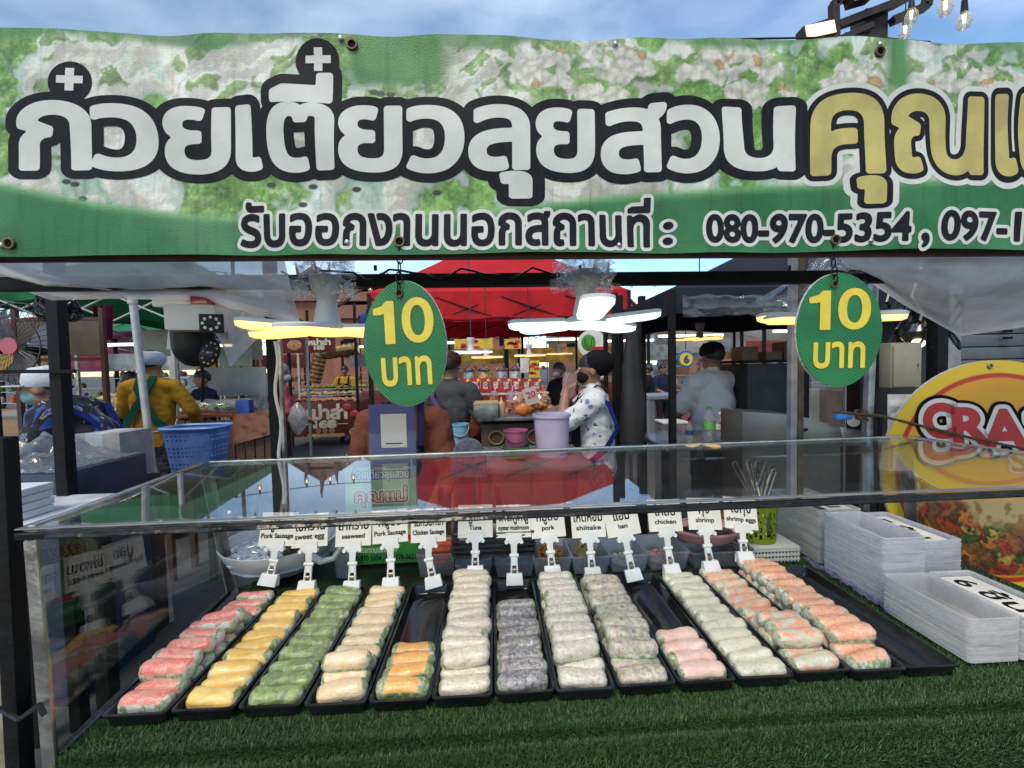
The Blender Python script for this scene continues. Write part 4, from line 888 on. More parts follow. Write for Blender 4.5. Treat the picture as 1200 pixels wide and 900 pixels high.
def folding_lamp(cx, cy, Y, mt, label, yaws, film=True):
    c = AT(cx, cy, Y); t = T('folding_lamp', label, 'lamp', c, 'folding LED lamps on the bar')
    M().lathe([(.006, .118), (.034, .118), (.036, .112), (.032, .085), (.021, .062), (.0215, .058), (.029, .02), (.030, .008), (.0, .008)][::-1], c, 20).build('neck', LSHELL, t)
    def petal(yaw, droop, L=.142, W=.036, r0=.045):
        Rm = Matrix.Rotation(R(yaw), 3, 'Z')@Matrix.Rotation(R(droop), 3, 'Y')
        def out(k, off, z, g=1.):
            x0, x1 = r0, r0+L; o = []
            for i in range(9): q = -90+i*22.5; o.append((x1-W*.55+W*.55*math.cos(R(q)), W*math.sin(R(q))))
            for i in range(7): q = 90+i*30; o.append((x0+W*.4+W*.4*math.cos(R(q)), W*.82*math.sin(R(q))))
            mx = (x0+x1)/2; return [c+Rm@Vector((mx+(x-mx)*g, y*g, z)) for x, y in o]
        rs = [out(0, 0, .007, .92), out(0, 0, .004, 1.), out(0, 0, -.002, 1.)]; n = len(rs[0])
        M().add([p for r in rs for p in r], [(i*n+k, i*n+(k+1) % n, (i+1)*n+(k+1) % n, (i+1)*n+k) for i in range(2) for k in range(n)]+[tuple(range(n-1, -1, -1)), tuple(2*n+k for k in range(n))]).build('petal_shell', LSHELL, t, ang=50)
        q = [out(0, 0, -.0025, .98), out(0, 0, -.011, .95), out(0, 0, -.015, .82)]
        M().add([p for r in q for p in r], [(i*n+k, i*n+(k+1) % n, (i+1)*n+(k+1) % n, (i+1)*n+k) for i in range(2) for k in range(n)]+[tuple(range(n-1, -1, -1)), tuple(2*n+k for k in range(n))]).build('petal_diffuser', mt, t, ang=50)
    for yw_, dr in yaws: petal(yw_, dr)
    M().lathe([(.001, -.020), (.040, -.019), (.048, -.012), (.049, -.006)], c, 24).build('centre_diffuser', mt, t)
    M().lathe([(.049, -.0055), (.050, .002), (.040, .009), (.02, .012)], c, 24).build('hub', LSHELL, t)
    if film:
        ft = c+Vector((0, 0, .118))
        def ff(u, v):
            a = u*6.2832; r = (.030+.040*v*(1-v*.6))*(1+.7*noise.noise((math.cos(a)*3.5+cx, math.sin(a)*3.5, v*7))+.4*noise.noise((math.cos(a)*9+cx, math.sin(a)*9, v*15)))
            return ft+Vector((r*math.cos(a)*1.3, r*math.sin(a)*.8, .044-.09*v+.035*noise.noise((math.cos(a)*2+cx, math.sin(a)*2+v*6, 1))))
        o = M().sheet(ff, 70, 30).build('film_wrap', FILMW, t)
folding_lamp(384, 384, YL-.02, WARM, 'warm white folding petal lamp left of the left ten baht sign', ((172, 2), (198, -4), (268, 4), (350, 2), (60, 0)))
folding_lamp(686, 376, YL-.02, COOL, 'cold white folding petal lamp in the middle of the bar', ((178, 1), (4, -6), (266, -9), (140, 2), (40, 2)))
folding_lamp(978, 372, YL+.02, WARM, 'warm folding petal lamp behind the right ten baht sign', ((185, 0), (172, -3), (8, -4), (30, -3), (265, 4)))

# ------------------------------------------------------------------ poles of the stall
def pole(pts, r, mt, label, name='tent_pole', sq=True, **kw):
    t = T(name, label, 'pole', pts[-1]); m = M()
    for p, q in zip(pts[:-1], pts[1:]): (m.bar(p, q, r*2) if sq else m.cyl(p, q, r, n=12))
    m.build('shaft', mt, t, bevel=.002 if sq else 0); return t
def floorpt(p, q):                                            # carry the line p-q down to the ground
    k = p.z/(p.z-q.z); return p+(q-p)*k
p, q = AT(320, 398, 1.16), AT(329, 600, 1.16); t = pole([p+Vector((0, 0, .22)), floorpt(p, q)], .0135, BLACK, 'black stall pole with a white cable taped down it')
M().bar(p+Vector((.018, -.003, .05)), floorpt(p, q)+Vector((.018, -.003, 0)), .010, .012).build('steel_strip', STEEL, t)
m = M(); m.tube([AT(322+2.5*math.sin(k*.8)+k*.5, 400+k*10, 1.135) for k in range(20)], .0045, 6); m.build('white_cable', WHITEP, t)
p, q = AT(929, 360, 1.22), AT(928, 516, 1.22); t = pole([p+Vector((0, 0, .25)), floorpt(p, q)], .010, GREYP, 'grey steel pole behind the right ten baht sign')
M().bar(p+Vector((.024, .004, .2)), floorpt(p, q)+Vector((.024, .004, 0)), .018).build('brown_pole', mat('rusty_pole', (.09, .07, .05), .7, .2, .4, 30, .3), t)
p, q = AT(1023, 430, 1.24), AT(1019, 516, 1.24); pole([p+Vector((0, 0, .35)), floorpt(p, q)], .010, STEEL, 'thin steel pole left of the yellow oval sign')
p, q = AT(4, 512, .66), AT(24, 900, .66); t = pole([p, floorpt(p, q)], .011, BLACK, 'chipped black pole at the left edge beside the glass case')
p2, q2 = p+Vector((-.035, .02, -.01)), q+Vector((-.035, .02, 0)); M().bar(p2, floorpt(p2, q2), .022).build('tan_pole', mat('tan_paint', (.25, .22, .17), .6, 0, .3, 30, .2), t)
m = M(); e = AT(22, 843, .63); m.tube([e+Vector((-.03, 0, .02)), e, AT(46, 826, .60), AT(52, 838, .60)], .0035, 6); m.build('cable_tie', BLACKP, t)
# rope round the pole
m = M(); r0, r1, r2 = AT(975, 483, 1.23), AT(1030, 487, 1.21), AT(1260, 538, 1.14)
def hrope(pts, r):
    m = M(); n = 220; pl = [Vector(p) for p in pts]; L = []
    for k in range(n+1):
        e = k/n*(len(pl)-1); i = min(int(e), len(pl)-2); L.append(pl[i].lerp(pl[i+1], e-i))
    for s in (0, 2.09, 4.19): m.tube([p+Vector((0, r*.7*math.cos(k*.9+s), r*.7*math.sin(k*.9+s))) for k, p in enumerate(L)], r*.75, 5)
    return m
solo(hrope([r0, r1, r1.lerp(r2, .5)+Vector((0, 0, -.006)), r2], .0032).add(*(lambda z: (z.v, z.f))(M().tube([AT(1010+8*math.cos(k*.7), 481+2*math.sin(k*1.3)+k*.4, 1.235+.012*math.sin(k*.7)) for k in range(30)], .0036, 6))), 'rope', ROPE, 'brown twisted rope tied from the steel pole across the yellow oval sign', 'rope')

# ------------------------------------------------------------------ yellow oval sign
YC_ = 1.19
EC = Vector((1.555, YC_, 1.085)); EA, EB = .395, .355
def oval_pos(U, V):
    a = U*2*np.pi; r = V; tl = R(-8); u = EA*r*np.cos(a); v = EB*r*np.sin(a); z = u*np.sin(tl)+v*np.cos(tl); return np.stack([EC.x+u*np.cos(tl)-v*np.sin(tl), YC_+.024*z/EB, EC.z+z], 1)
def oval_paint(U, V):
    P = oval_pos(U, V); x, y = topx(P); A = lambda *c: np.broadcast_to(np.array(c, float), (len(x), 3)); s = 1/60.
    n1 = fbm(x*s, y*s, 1.5, 4, 11); n2 = fbm(x*s, y*s, 5, 5, 12); n3 = fbm(x*s, y*s, 12, 4, 13)
    C = lerp(A(.80, .33, .02), A(.85, .48, .03), sst(400, 560, y)); C = lerp(C, A(.75, .22, .01), sst(560, 640, y)*.6)
    C = lerp(C, A(.82, .55, .03), sst(.885, .895, V)); C = lerp(C, A(.55, .035, .015), sst(.845, .855, V)*sst(.895, .885, V))
    d = (y-620)-.62*(x-1150); f = sst(.84, .83, V)*sst(578, 592, y)
    pita = lerp(A(.60, .42, .20), A(.34, .16, .05), sst(.50, .66, n2)); C = lerp(C, pita, f*sst(-70, -55, d+30*n1))
    d1, d2, hv = worley(x+40*n2+20*n3, y+40*n1+20*n3, 13, 5)
    pal = np.array([[.45, .05, .02], [.12, .05, .02], [.60, .20, .03], [.05, .12, .02], [.22, .09, .03], [.55, .35, .10], [.35, .12, .03]]); L = pal[np.minimum(6, (hv*7).astype(int))]*(.5+.9*n3)[:, None]*(.35+.65*sst(0, 5, d2-d1))[:, None]
    C = lerp(C, L, f*sst(-30, -16, d+50*(n1-.5))*sst(150, 130, d)); C = lerp(C, A(.60, .52, .30), f*sst(136, 150, d))
    return np.clip(C, 0, 1)
t = T('oval_food_sign', 'large yellow and orange oval food sign lettered CRAZY', 'sign', EC-Vector((0, 0, EB)))
colgrid('printed_face', 260, 130, lambda U, V: oval_pos(U, V), oval_paint, vcolmat('oval_print', .35, 0, 200, .05), t)
q = oval_pos(np.linspace(0, 1, 72, endpoint=False), np.ones(72)); M().prism([Vector(p)+Vector((0, .0015, 0)) for p in q], (0, .006, 0)).build('board', EDGEW, t, ang=30)
def ow(a, b, z): p = AT(a, b, YC_); v = (p.z-EC.z); return Vector((p.x, YC_+.024*v/EB-.0015-z, p.z))
CR = [('C', 1088, 512, 1121, 475), ('R', 1122, 519, 1159, 480), ('A', 1156, 528, 1206, 482), ('Z', 1208, 532, 1246, 488), ('Y', 1246, 538, 1290, 492)]
def owl(parts, name, mt, bold, rad, lift):
    V, Fc = letters(parts, bold, rad); return flatmesh(name, [ow(a, b, lift) for a, b in V], Fc, mt, t)
REDI = mat('red_print', (.52, .025, .025), .4, 0, .12, 20); WHI = mat('bright_white_print', (.78, .76, .70), .45, 0, .06)
owl(CR, 'sign_outline', INK, 2, 10, .0004); owl(CR, 'sign_halo', WHI, 2, 6, .0010); owl(CR, 'sign_letter', REDI, 3, 0, .0018)
S2 = [('S', 1186, 552, 1204, 530)]; owl(S2, 'small_halo', WHI, .5, 3.5, .0012); owl(S2, 'small_letter', REDI, 1, 0, .0018)
p = ow(1170, 429, 0); M().tube([p+Vector((.007*math.cos(k/10*6.2832), -.001, .007*math.sin(k/10*6.2832))) for k in range(11)], .0022, 6).build('eyelet', STEEL, t)
for x in (1.40, 1.80): M().bar((x, YC_+.03, 0), (x, YC_+.035, 1.30), .025).build('support_leg', WOOD, t)

# ------------------------------------------------------------------ tarpaulins under the banner
TARP = glassmat('grey_tarp', (.75, .74, .72), .05, .35, .6, .80, (.86, .84, .82), 5)
TARP2 = glassmat('milky_tarp', (.8, .8, .8), .05, .3, .8, .82, (.90, .86, .82), 5)
def tarp(outline_top, outline_bot, Y0, Y1, mt, name, label, nu=60, nv=26, sag=.06):
    tx = np.array(outline_top, float); bx_ = np.array(outline_bot, float)
    def fn(u, v):
        e = u*(len(tx)-1); i = min(int(e), len(tx)-2); a = tx[i]+(tx[i+1]-tx[i])*(e-i); b = bx_[i]+(bx_[i+1]-bx_[i])*(e-i)
        p = a+(b-a)*v; Y = Y0+(Y1-Y0)*v-sag*math.sin(v*3.14)+.030*noise.noise((u*3, v*3, 5))+.012*noise.noise((u*9, v*5, 2)); return AT(p[0], p[1], Y)
    return solo(M().sheet(fn, nu, nv), name, mt, label, 'tarpaulin')
tarp([(-90, 292), (30, 290), (150, 290), (260, 290), (330, 292)], [(-60, 308), (60, 352), (130, 350), (225, 352), (352, 380)], .86, 1.10, TARP, 'tarpaulin', 'grey plastic tarpaulin sagging under the left end of the banner')
tarp([(-90, 300), (0, 300), (60, 322), (110, 335)], [(-90, 330), (10, 336), (70, 348), (150, 344)], 1.00, 1.12, TARP2, 'tarpaulin', 'thin pale plastic edge below the grey tarpaulin at far left')
tarp([(205, 335), (240, 330), (290, 325), (325, 320)], [(262, 400), (270, 430), (300, 398), (342, 372)], 1.13, 1.20, TARP2, 'tarpaulin', 'milky plastic sheet bunched beside the security camera')
tarp([(975, 286), (1050, 286), (1130, 286), (1260, 284)], [(992, 312), (1060, 358), (1125, 394), (1280, 372)], .88, 1.12, TARP2, 'tarpaulin', 'milky plastic tarpaulin bulging under the right end of the banner', sag=.10)
tarp([(885, 352), (915, 335), (945, 318), (985, 310)], [(905, 378), (930, 362), (960, 348), (1000, 330)], 1.06, 1.10, FILM, 'plastic_film', 'twisted clear plastic film tied along the lamp bar', 40, 14)

# ------------------------------------------------------------------ security camera
SY = 1.10
c = AT(232, 385, SY); t = T('security_camera', 'white and black pan tilt security camera hanging at left', 'security camera', c)
CW = mat('camera_white', (.78, .76, .73), .4, 0, .05); CAMK = mat('camera_black', (.012, .012, .013), .45, 0, .2, spec=.25); s = SY/F
def pb(x0, y0, x1, y1, d, Y=SY): a, b = AT(x0, y0, Y), AT(x1, y1, Y); return (a+b)/2, (abs(b.x-a.x), d, abs(b.z-a.z))
cc, dd = pb(187, 338, 252, 361, .06, SY+.05); M().box(cc, dd).build('mount_box', CW, t, bevel=.006)
cc, dd = pb(206, 360, 259, 389, .10, SY-.03); M().box(cc, dd, R(14)).build('housing', CW, t, bevel=.008)
cc, dd = pb(230, 347, 251, 361, .05, SY-.01); M().box(cc, dd).build('red_beacon', mat('beacon_red', (.42, .02, .02), .25, 0, .1, coat=.5), t, bevel=.005)
lp = AT(248, 379, SY-.088); M().box(lp, (.050, .004, .044), R(14)).build('light_panel', CAMK, t, bevel=.003)
for k in range(8): a = k/8*6.2832; p = lp+Vector((.016*math.cos(a), -.0035+.004*math.cos(a), .014*math.sin(a))); M().sph(p, (.004, .002, .004), 8, 5).build('led', WHITEP, t)
d = AT(227, 401, SY); M().sph(d+Vector((0, 0, -.012)), (.045, .045, .050), 20, 12).build('dome', CAMK, t); M().cyl(d+Vector((0, 0, -.012)), d+Vector((0, 0, .026)), .046, .047, 20).build('neck_ring', CAMK, t)
ey = AT(246, 414, SY-.05); Rm = Matrix.Rotation(R(28), 3, 'Z')@Matrix.Rotation(R(18), 3, 'Y'); M().sph(ey, (.020, .010, .036), 14, 9, Rm).build('lens_plate', CAMK, t); M().sph(ey+Vector((.003, -.008, 0)), (.009, .006, .011), 12, 8).build('lens', mat('lens_glass', (.02, .02, .05), .05, 0, .1, coat=1), t)
for k in range(10): a = k/10*6.2832; M().sph(ey+Rm@Vector((.013*math.cos(a), -.0085, .026*math.sin(a))), .0028, 6, 4).build('infrared_led', SCREW, t)
a, b = AT(205, 356, SY-.02), AT(199, 410, SY-.02); M().bar(a, b, .012, .010).build('antenna', CW, t, bevel=.003)
M().tube([AT(236, 425, SY), AT(238, 442, SY+.02), AT(237, 470, SY+.06)], .004, 6).build('cable', BLACKP, t); M().bar(AT(215, 338, SY+.06), AT(215, 300, SY-.1), .03).build('bracket', BLACK, t)
M().tube([AT(262, 388, SY+.02), AT(272, 398, SY+.05), AT(280, 394, SY+.05), AT(285, 382, SY+.06)], .004, 6).build('loop_cable', BLACKP, t)
# ------------------------------------------------------------------ people
SKIN = mat('skin', (.30, .155, .095), .5, 0, .12, 25, sss=.08); SKIN2 = mat('skin_light', (.42, .24, .16), .5, 0, .1, 25, sss=.08)
HAIR = mat('black_hair', (.010, .009, .009), .45, 0, .4, 60, .4, 120, stretch=(1, 1, .2)); SHOE = mat('dark_shoe', (.03, .03, .032), .5)
def cloth(name, col, **k): return mat(name, col, .85, 0, k.pop('var', .15), k.pop('scale', 9), 1., 16, spec=.12, **k)
def capsule(m, a, b, ra, rb, n=12, sqx=1., fwd=None):
    a, b = Vector(a), Vector(b); d = (b-a); L = d.length; d.normalize(); pts = []; rs = []
    for k in range(4): q = R(90-k*30); pts.append(a-d*ra*math.sin(q)); rs.append(max(.002, ra*math.cos(q)))
    for k in range(1, 4): pts.append(a.lerp(b, k/4)); rs.append(ra+(rb-ra)*k/4)
    for k in range(4): q = R(k*30); pts.append(b+d*rb*math.sin(q)); rs.append(max(.002, rb*math.cos(q)))
    m.tube(pts, rs, n)
def person(label, loc, yaw, H=1.62, joints=None, shirt=None, pants=None, skin=SKIN, sleeve=.5, voxel=.011, lean=0., bulk=1., grip=None, shoes=SHOE, name='person'):
    """one continuous body (voxel-merged limbs) facing local +Y; sleeve: fraction of the arm that is covered"""
    J = dict(hip=(0, 0, .90), waist=(0, 0, 1.04), chest=(0, .01, 1.25), neck=(0, 0, 1.44), head=(0, .02, 1.575),
             shR=(.175, 0, 1.38), elR=(.215, -.02, 1.10), haR=(.20, .10, .88), shL=(-.175, 0, 1.38), elL=(-.215, -.02, 1.10), haL=(-.20, .10, .88),
             hpR=(.09, 0, .88), knR=(.10, .02, .48), anR=(.10, -.01, .08), hpL=(-.09, 0, .88), knL=(-.10, .02, .48), anL=(-.10, -.01, .08))
    J.update(joints or {}); J = {k: Vector(v) for k, v in J.items()}; k = H/1.70
    segs = []; m = M()
    def cap(a, b, ra, rb, reg): capsule(m, a, b, ra, rb); segs.append((a, b, ra, rb, reg))
    def torso(ps):
        for (a, ax, ay), (b, bx, by) in zip(ps[:-1], ps[1:]):
            n = 14; q = M()
            for i in range(5):
                e = i/4; c = a.lerp(b, e); rx, ry = ax+(bx-ax)*e, ay+(by-ay)*e; q.v += [tuple(c+Vector((rx*math.cos(6.2832*j/n), ry*math.sin(6.2832*j/n), 0))) for j in range(n)]
            q.f = [(i*n+j, i*n+(j+1) % n, (i+1)*n+(j+1) % n, (i+1)*n+j) for i in range(4) for j in range(n)]+[tuple(range(n-1, -1, -1)), tuple(4*n+j for j in range(n))]
            m.add(q.v, q.f); segs.append((a, b, (ax+ay)/2, (bx+by)/2, 'shirt'))
            m.sph(a, (ax, ay, min(ax, ay)*.7)); m.sph(b, (bx, by, min(bx, by)*.7))
    B = bulk; torso([(J['hip'], .165*B, .125*B), (J['waist'], .150*B, .118*B), (J['chest'], .165*B, .120*B), (J['neck'].lerp(J['chest'], .28), .135*B, .085*B)])
    cap(J['neck']+Vector((0, 0, -.05)), J['head']+Vector((0, -.01, -.05)), .052, .050, 'skin')
    hd = J['head']; m.sph(hd+Vector((0, -.005, .03)), (.074, .092, .095), 16, 11); m.sph(hd+Vector((0, .015, -.045)), (.056, .066, .065), 14, 9); segs.append((hd+Vector((0, 0, .03)), hd+Vector((0, .01, -.04)), .09, .065, 'skin'))
    cap(hd+Vector((0, .085, .015)), hd+Vector((0, .105, -.022)), .010, .015, 'skin')
    for s in (-1, 1): m.sph(hd+Vector((s*.076, -.005, -.005)), (.010, .022, .032), 8, 6)
    for s in 'RL':
        sh, el, ha = J['sh'+s], J['el'+s], J['ha'+s]; cap(J['neck'].lerp(J['chest'], .22), sh, .07*B, .066*B, 'shirt')
        wr = ha; e1 = 'shirt' if sleeve >= .5 else 'skin'
        if sleeve < .5: md = sh.lerp(el, max(.1, sleeve*2)); cap(sh, md, .066*B, .058*B, 'shirt'); cap(md, el, .047*B, .041*B, 'skin')
        else: cap(sh, el, .063*B, .050*B, 'shirt')
        if sleeve > .9: cap(el, wr, .050*B, .038, 'shirt')
        else: cap(el, wr, .041*B, .028, 'skin')
        d = (wr-el).normalized(); sd = d.cross(Vector((0, 0, 1))); sd = sd.normalized() if sd.length > .1 else Vector((1, 0, 0)); nr = sd.cross(d)
        pm = wr+d*.05; cap(wr+d*.012, pm+d*.02, .026, .030, 'skin'); m.sph(pm+d*.012, (.036, .036, .036), 8, 6)
        cl = (grip or {}).get(s, .35)
        for f_, (o, l) in enumerate(((-.030, .060), (-.010, .072), (.010, .068), (.029, .052))):
            b0 = pm+d*.035+sd*o; d1 = (d*math.cos(cl)-nr*math.sin(cl)); d2 = (d*math.cos(cl*2.2)-nr*math.sin(cl*2.2)); b1 = b0+d1*l*.55; b2 = b1+d2*l*.5; cap(b0, b1, .0105, .0098, 'skin'); cap(b1, b2, .0098, .0088, 'skin')
        tb = wr+d*.025+sd*(.026 if s == 'L' else -.026); t1 = tb+(d*.6+sd*(.8 if s == 'L' else -.8)-nr*.3).normalized()*.040; cap(tb, t1, .0135, .011, 'skin'); cap(t1, t1+(d*.8-nr*.5).normalized()*.030, .011, .0095, 'skin')
        hp, kn, an = J['hp'+s], J['kn'+s], J['an'+s]; cap(hp, kn, .092*B, .062*B, 'pants'); cap(kn, an, .060*B, .045, 'pants'); cap(an+Vector((0, .0, -.035)), an+Vector((0, .14, -.045)), .040, .034, 'shoe')
    segs.append((J['hip']+Vector((0, 0, -.03)), J['hip']+Vector((0, 0, -.10)), .13*B, .12*B, 'pants')); m.sph(J['hip']+Vector((0, 0, -.04)), (.165*B, .125*B, .10))
    me = bpy.data.meshes.new('body'); me.from_pydata(m.v, [], m.f); o = bpy.data.objects.new('body', me); COL.objects.link(o)
    md = o.modifiers.new('r', 'REMESH'); md.mode = 'VOXEL'; md.voxel_size = voxel; sm = o.modifiers.new('s', 'SMOOTH'); sm.iterations = 3; sm.factor = .5
    dg = bpy.context.evaluated_depsgraph_get(); me2 = bpy.data.meshes.new_from_object(o.evaluated_get(dg)); bpy.data.objects.remove(o); bpy.data.meshes.remove(me)
    n = len(me2.vertices); co = np.empty(n*3); me2.vertices.foreach_get('co', co); co = co.reshape(-1, 3); best = np.full(n, 1e9); reg = np.zeros(n, int); RG = {'shirt': 0, 'skin': 1, 'pants': 2, 'shoe': 3}
    for a, b, ra, rb, rg in segs:
        a, b = np.array(a), np.array(b); d = b-a; L = max(1e-9, d@d); t_ = np.clip(((co-a)@d)/L, 0, 1); q = np.linalg.norm(co-(a+t_[:, None]*d), axis=1)-(ra+(rb-ra)*t_); w = q < best; best[w] = q[w]; reg[w] = RG[rg]
    hm = co[:, 2] < J['hip'].z-.03; reg[(reg == 0) & hm & (np.abs(co[:, 0]-J['hip'].x) < .2)] = 2; reg[co[:, 2] < .075] = 3
    # loose cloth: small folds pushed out along the normals
    nm = np.empty(n*3); me2.vertices.foreach_get('normal', nm); nm = nm.reshape(-1, 3); cl = (reg == 0) | (reg == 2)
    fo = np.array([.011*noise.noise((p[0]*9+loc[0]*7, p[1]*9, p[2]*14+p[0]*8))+.008*(.5-abs(noise.noise((p[0]*14+loc[1], p[1]*14+loc[0], p[2]*20+p[0]*10)))) for p in co])+.003; co = co+nm*(fo*cl)[:, None]*np.where(reg == 2, .8, 1.)[:, None]
    me2.vertices.foreach_set('co', (co*k).ravel()); lv = np.empty(len(me2.loops), int); me2.loops.foreach_get('vertex_index', lv)
    ls = np.empty(len(me2.polygons), int); me2.polygons.foreach_get('loop_start', ls); me2.materials.clear()
    for q in (shirt, skin, pants, shoes): me2.materials.append(q)
    me2.polygons.foreach_set('material_index', reg[lv[ls]].astype(np.int32)); me2.shade_smooth(); me2.update()
    t = T(name, label, 'person', loc); t.rotation_euler.z = R(yaw); b_ = bpy.data.objects.new('body', me2); COL.objects.link(b_); b_.parent = t
    t['h'] = k; return t, {q: v*k for q, v in J.items()}, k
def wear(mb, name, mt, t, **kw):
    me = mb.mesh(name, **kw); me.materials.append(mt); o = bpy.data.objects.new(name, me); COL.objects.link(o); o.parent = t; return o
def eyes(t, J, k):
    h = J['head']
    for s in (-1, 1):
        e = wear(M().sph(h+Vector((s*.030, .083, .018))*k, (.012*k, .008*k, .008*k), 8, 6), 'eye', WHITEP, t); d = wear(M().sph(h+Vector((s*.030, .089, .018))*k, (.006*k, .004*k, .006*k), 8, 6), 'pupil', INK, t)
    wear(M().sph(h+Vector((0, .078, -.058))*k, (.022*k, .010*k, .006*k), 8, 5), 'mouth', mat('lips', (.28, .10, .08), .5), t)
def hair(t, J, k, mt=HAIR, vol=1.06, back=.0, low=-.05, nm='hair'):
    h = J['head']; m = M()
    def fn(u, v):
        a = u*6.2832; th = v*(1.55+.5*(math.sin(a) < .2)*max(0, .5-math.sin(a)*.6)); r = 1+.03*noise.noise((math.cos(a)*3, math.sin(a)*3, v*5+h.x*9))
        return h+Vector((.078*vol*r*math.sin(th)*math.cos(a), -.010-back+.098*vol*r*math.sin(th)*math.sin(a), .030+.100*vol*r*math.cos(th)))*k-Vector((0, 0, h.z*0))
    m.sheet(fn, 28, 12); wear(m, nm, mt, t); return
def mask(t, J, k, mt):
    h = J['head']; wear(M().sph(h+Vector((0, .040, -.042))*k, (.058*k, .068*k, .050*k), 14, 9), 'face_mask', mt, t)
def band(t, pts, w, mt, nm, th=.006):
    """flat strap through points, given with outward normals"""
    m = M(); P = [Vector(p) for p, _ in pts]; N = [Vector(n_).normalized() for _, n_ in pts]; vs = []
    for i, p in enumerate(P):
        d = (P[min(i+1, len(P)-1)]-P[max(i-1, 0)]).normalized(); s = d.cross(N[i]).normalized()*w/2; vs += [p-s, p+s, p+s+N[i]*th, p-s+N[i]*th]
    fs = [(i*4+a, i*4+(a+1) % 4, i*4+4+(a+1) % 4, i*4+4+a) for i in range(len(P)-1) for a in range(4)]+[(3, 2, 1, 0), tuple(len(P)*4-4+a for a in range(4))]
    wear(m.add(vs, fs), nm, mt, t)
PANTD = cloth('dark_trousers', (.02, .02, .024)); PANTP = cloth('patterned_trousers', (.05, .045, .05), var=.7, scale=40)
WHITEC = cloth('white_cap_cloth', (.58, .59, .64), var=.08)
def cap_hat(t, J, k, mt, brim=True, side=0):
    h = J['head']; m = M(); m.lathe([(.080*k, -.005*k), (.090*k, .02*k), (.085*k, .065*k), (.06*k, .098*k), (.002, .112*k)], h+Vector((0, -.005, .02))*k, 22, 1, 1.15)
    if brim:
        P = [h+Vector((.085*math.cos(R(a)), .06+.12*math.sin(R(a)), .018+.0))*k for a in range(0, 181, 15)]; m.prism(P, (0, 0, .006))
    wear(m, 'cap', mt, t)

# vendor of this stall, behind the left ten baht sign
BRN = cloth('brown_shirt', (.150, .050, .030)); NAVYC = cloth('navy_apron', (.012, .014, .045)); BLKM = cloth('black_mask', (.010, .010, .011))
p = AT(474, 540, 1.90); t, J, k = person('person in brown shirt and navy apron behind the left ten baht sign', (p.x, 1.90, 0), 180, 1.50, dict(elR=(.235, .04, 1.10), haR=(.18, .22, 1.0), elL=(-.235, .04, 1.10), haL=(-.18, .22, 1.0)), BRN, PANTD, sleeve=.95, bulk=1.0)
eyes(t, J, k); mask(t, J, k, BLKM); cap_hat(t, J, k, cloth('black_cap', (.012, .012, .014)))
def apron(t, J, k, mt, front=1, fy=.150, w=.16):
    wear(M().sheet(lambda u, v: Vector(((u-.5)*2*w*(.72+.28*min(1, v*2.2)), front*(fy-.055*abs(u-.5)**2*4+.01*noise.noise((u*5, v*6, 1))), 1.30-.72*v))*k, 14, 16), 'apron', mt, t)
    for s in (-1, 1): band(t, [(Vector((s*.11, front*(fy-.02), 1.28))*k, (0, front, .1)), (Vector((s*.105, front*.10, 1.40))*k, (0, front*.8, .6)), (Vector((s*.09, -front*.01, 1.475))*k, (0, 0, 1)), (Vector((s*.06, -front*.085, 1.44))*k, (0, -front, .5))], .032*k, mt, 'apron_strap')
apron(t, J, k, NAVYC, 1, .165)
# man in grey shirt behind the vendor
GRY = cloth('grey_shirt', (.055, .058, .062)); PURP = cloth('purple_strap', (.10, .05, .16))
p = AT(529, 500, 3.2); t, J, k = person('person in grey shirt with purple strap, back turned beside the drink stall', (p.x, 3.2, 0), -20, 1.58, dict(elR=(.26, .05, 1.12), haR=(.16, .22, 1.0), elL=(-.24, .02, 1.12), haL=(-.15, .2, 1.0)), GRY, PANTD, sleeve=.45)
hair(t, J, k); cap_hat(t, J, k, cloth('maroon_cap', (.06, .018, .012)), False)
band(t, [(Vector((-.13, -.05, 1.42))*k, (0, -.5, 1)), (Vector((-.10, -.12, 1.33))*k, (0, -1, .3)), (Vector((0, -.145, 1.2))*k, (0, -1, 0)), (Vector((.10, -.14, 1.05))*k, (0, -1, 0)), (Vector((.15, -.08, .98))*k, (.5, -1, 0))], .03, PURP, 'strap')
# woman in floral shirt, profile to the left, paper at her face
def floral():
    m, t, p = newmat('floral_shirt'); v = coords(t, False); vo = t.nodes.new('ShaderNodeTexVoronoi'); t.links.new(v, vo.inputs['Vector']); vo.inputs['Scale'].default_value = 13
    c = mixc(t, mrange(t, mth(t, 'ADD', vo.outputs['Distance'], mth(t, 'MULTIPLY', noise_t(t, v, 30, 3), .25)), .34, .40, 1, 0), (.66, .66, .66), (.16, .25, .46)); c = mixc(t, mrange(t, noise_t(t, v, 26, 2), .64, .68), c, (.05, .08, .2)); t.links.new(c, p.inputs['Base Color']); p.inputs['Roughness'].default_value = .85; bumpn(t, p, noise_t(t, v, 16, 3), .4); return m
BLUEAP = cloth('blue_apron', (.012, .022, .16))
p = AT(697, 500, 2.6); t, J, k = person('person in white and blue floral shirt holding a paper to the face', (p.x, 2.6, 0), 82, 1.53, dict(shR=(.165, .02, 1.37), elR=(.20, .20, 1.22), haR=(.08, .17, 1.42), shL=(-.165, .02, 1.37), elL=(-.17, .24, 1.20), haL=(-.06, .20, 1.44)), floral(), PANTP, sleeve=.38, voxel=.009, bulk=1.12, grip=dict(R=.7, L=.7))
hair(t, J, k, vol=1.02); wear(M().sph(J['head']+Vector((0, -.05, .055))*k, (.10*k, .115*k, .095*k), 16, 10), 'hair_cover', cloth('black_hair_net', (.010, .009, .010)), t); mask(t, J, k, BLKM); eyes(t, J, k)
apron(t, J, k, cloth('black_apron', (.018, .018, .022)), 1, .165)
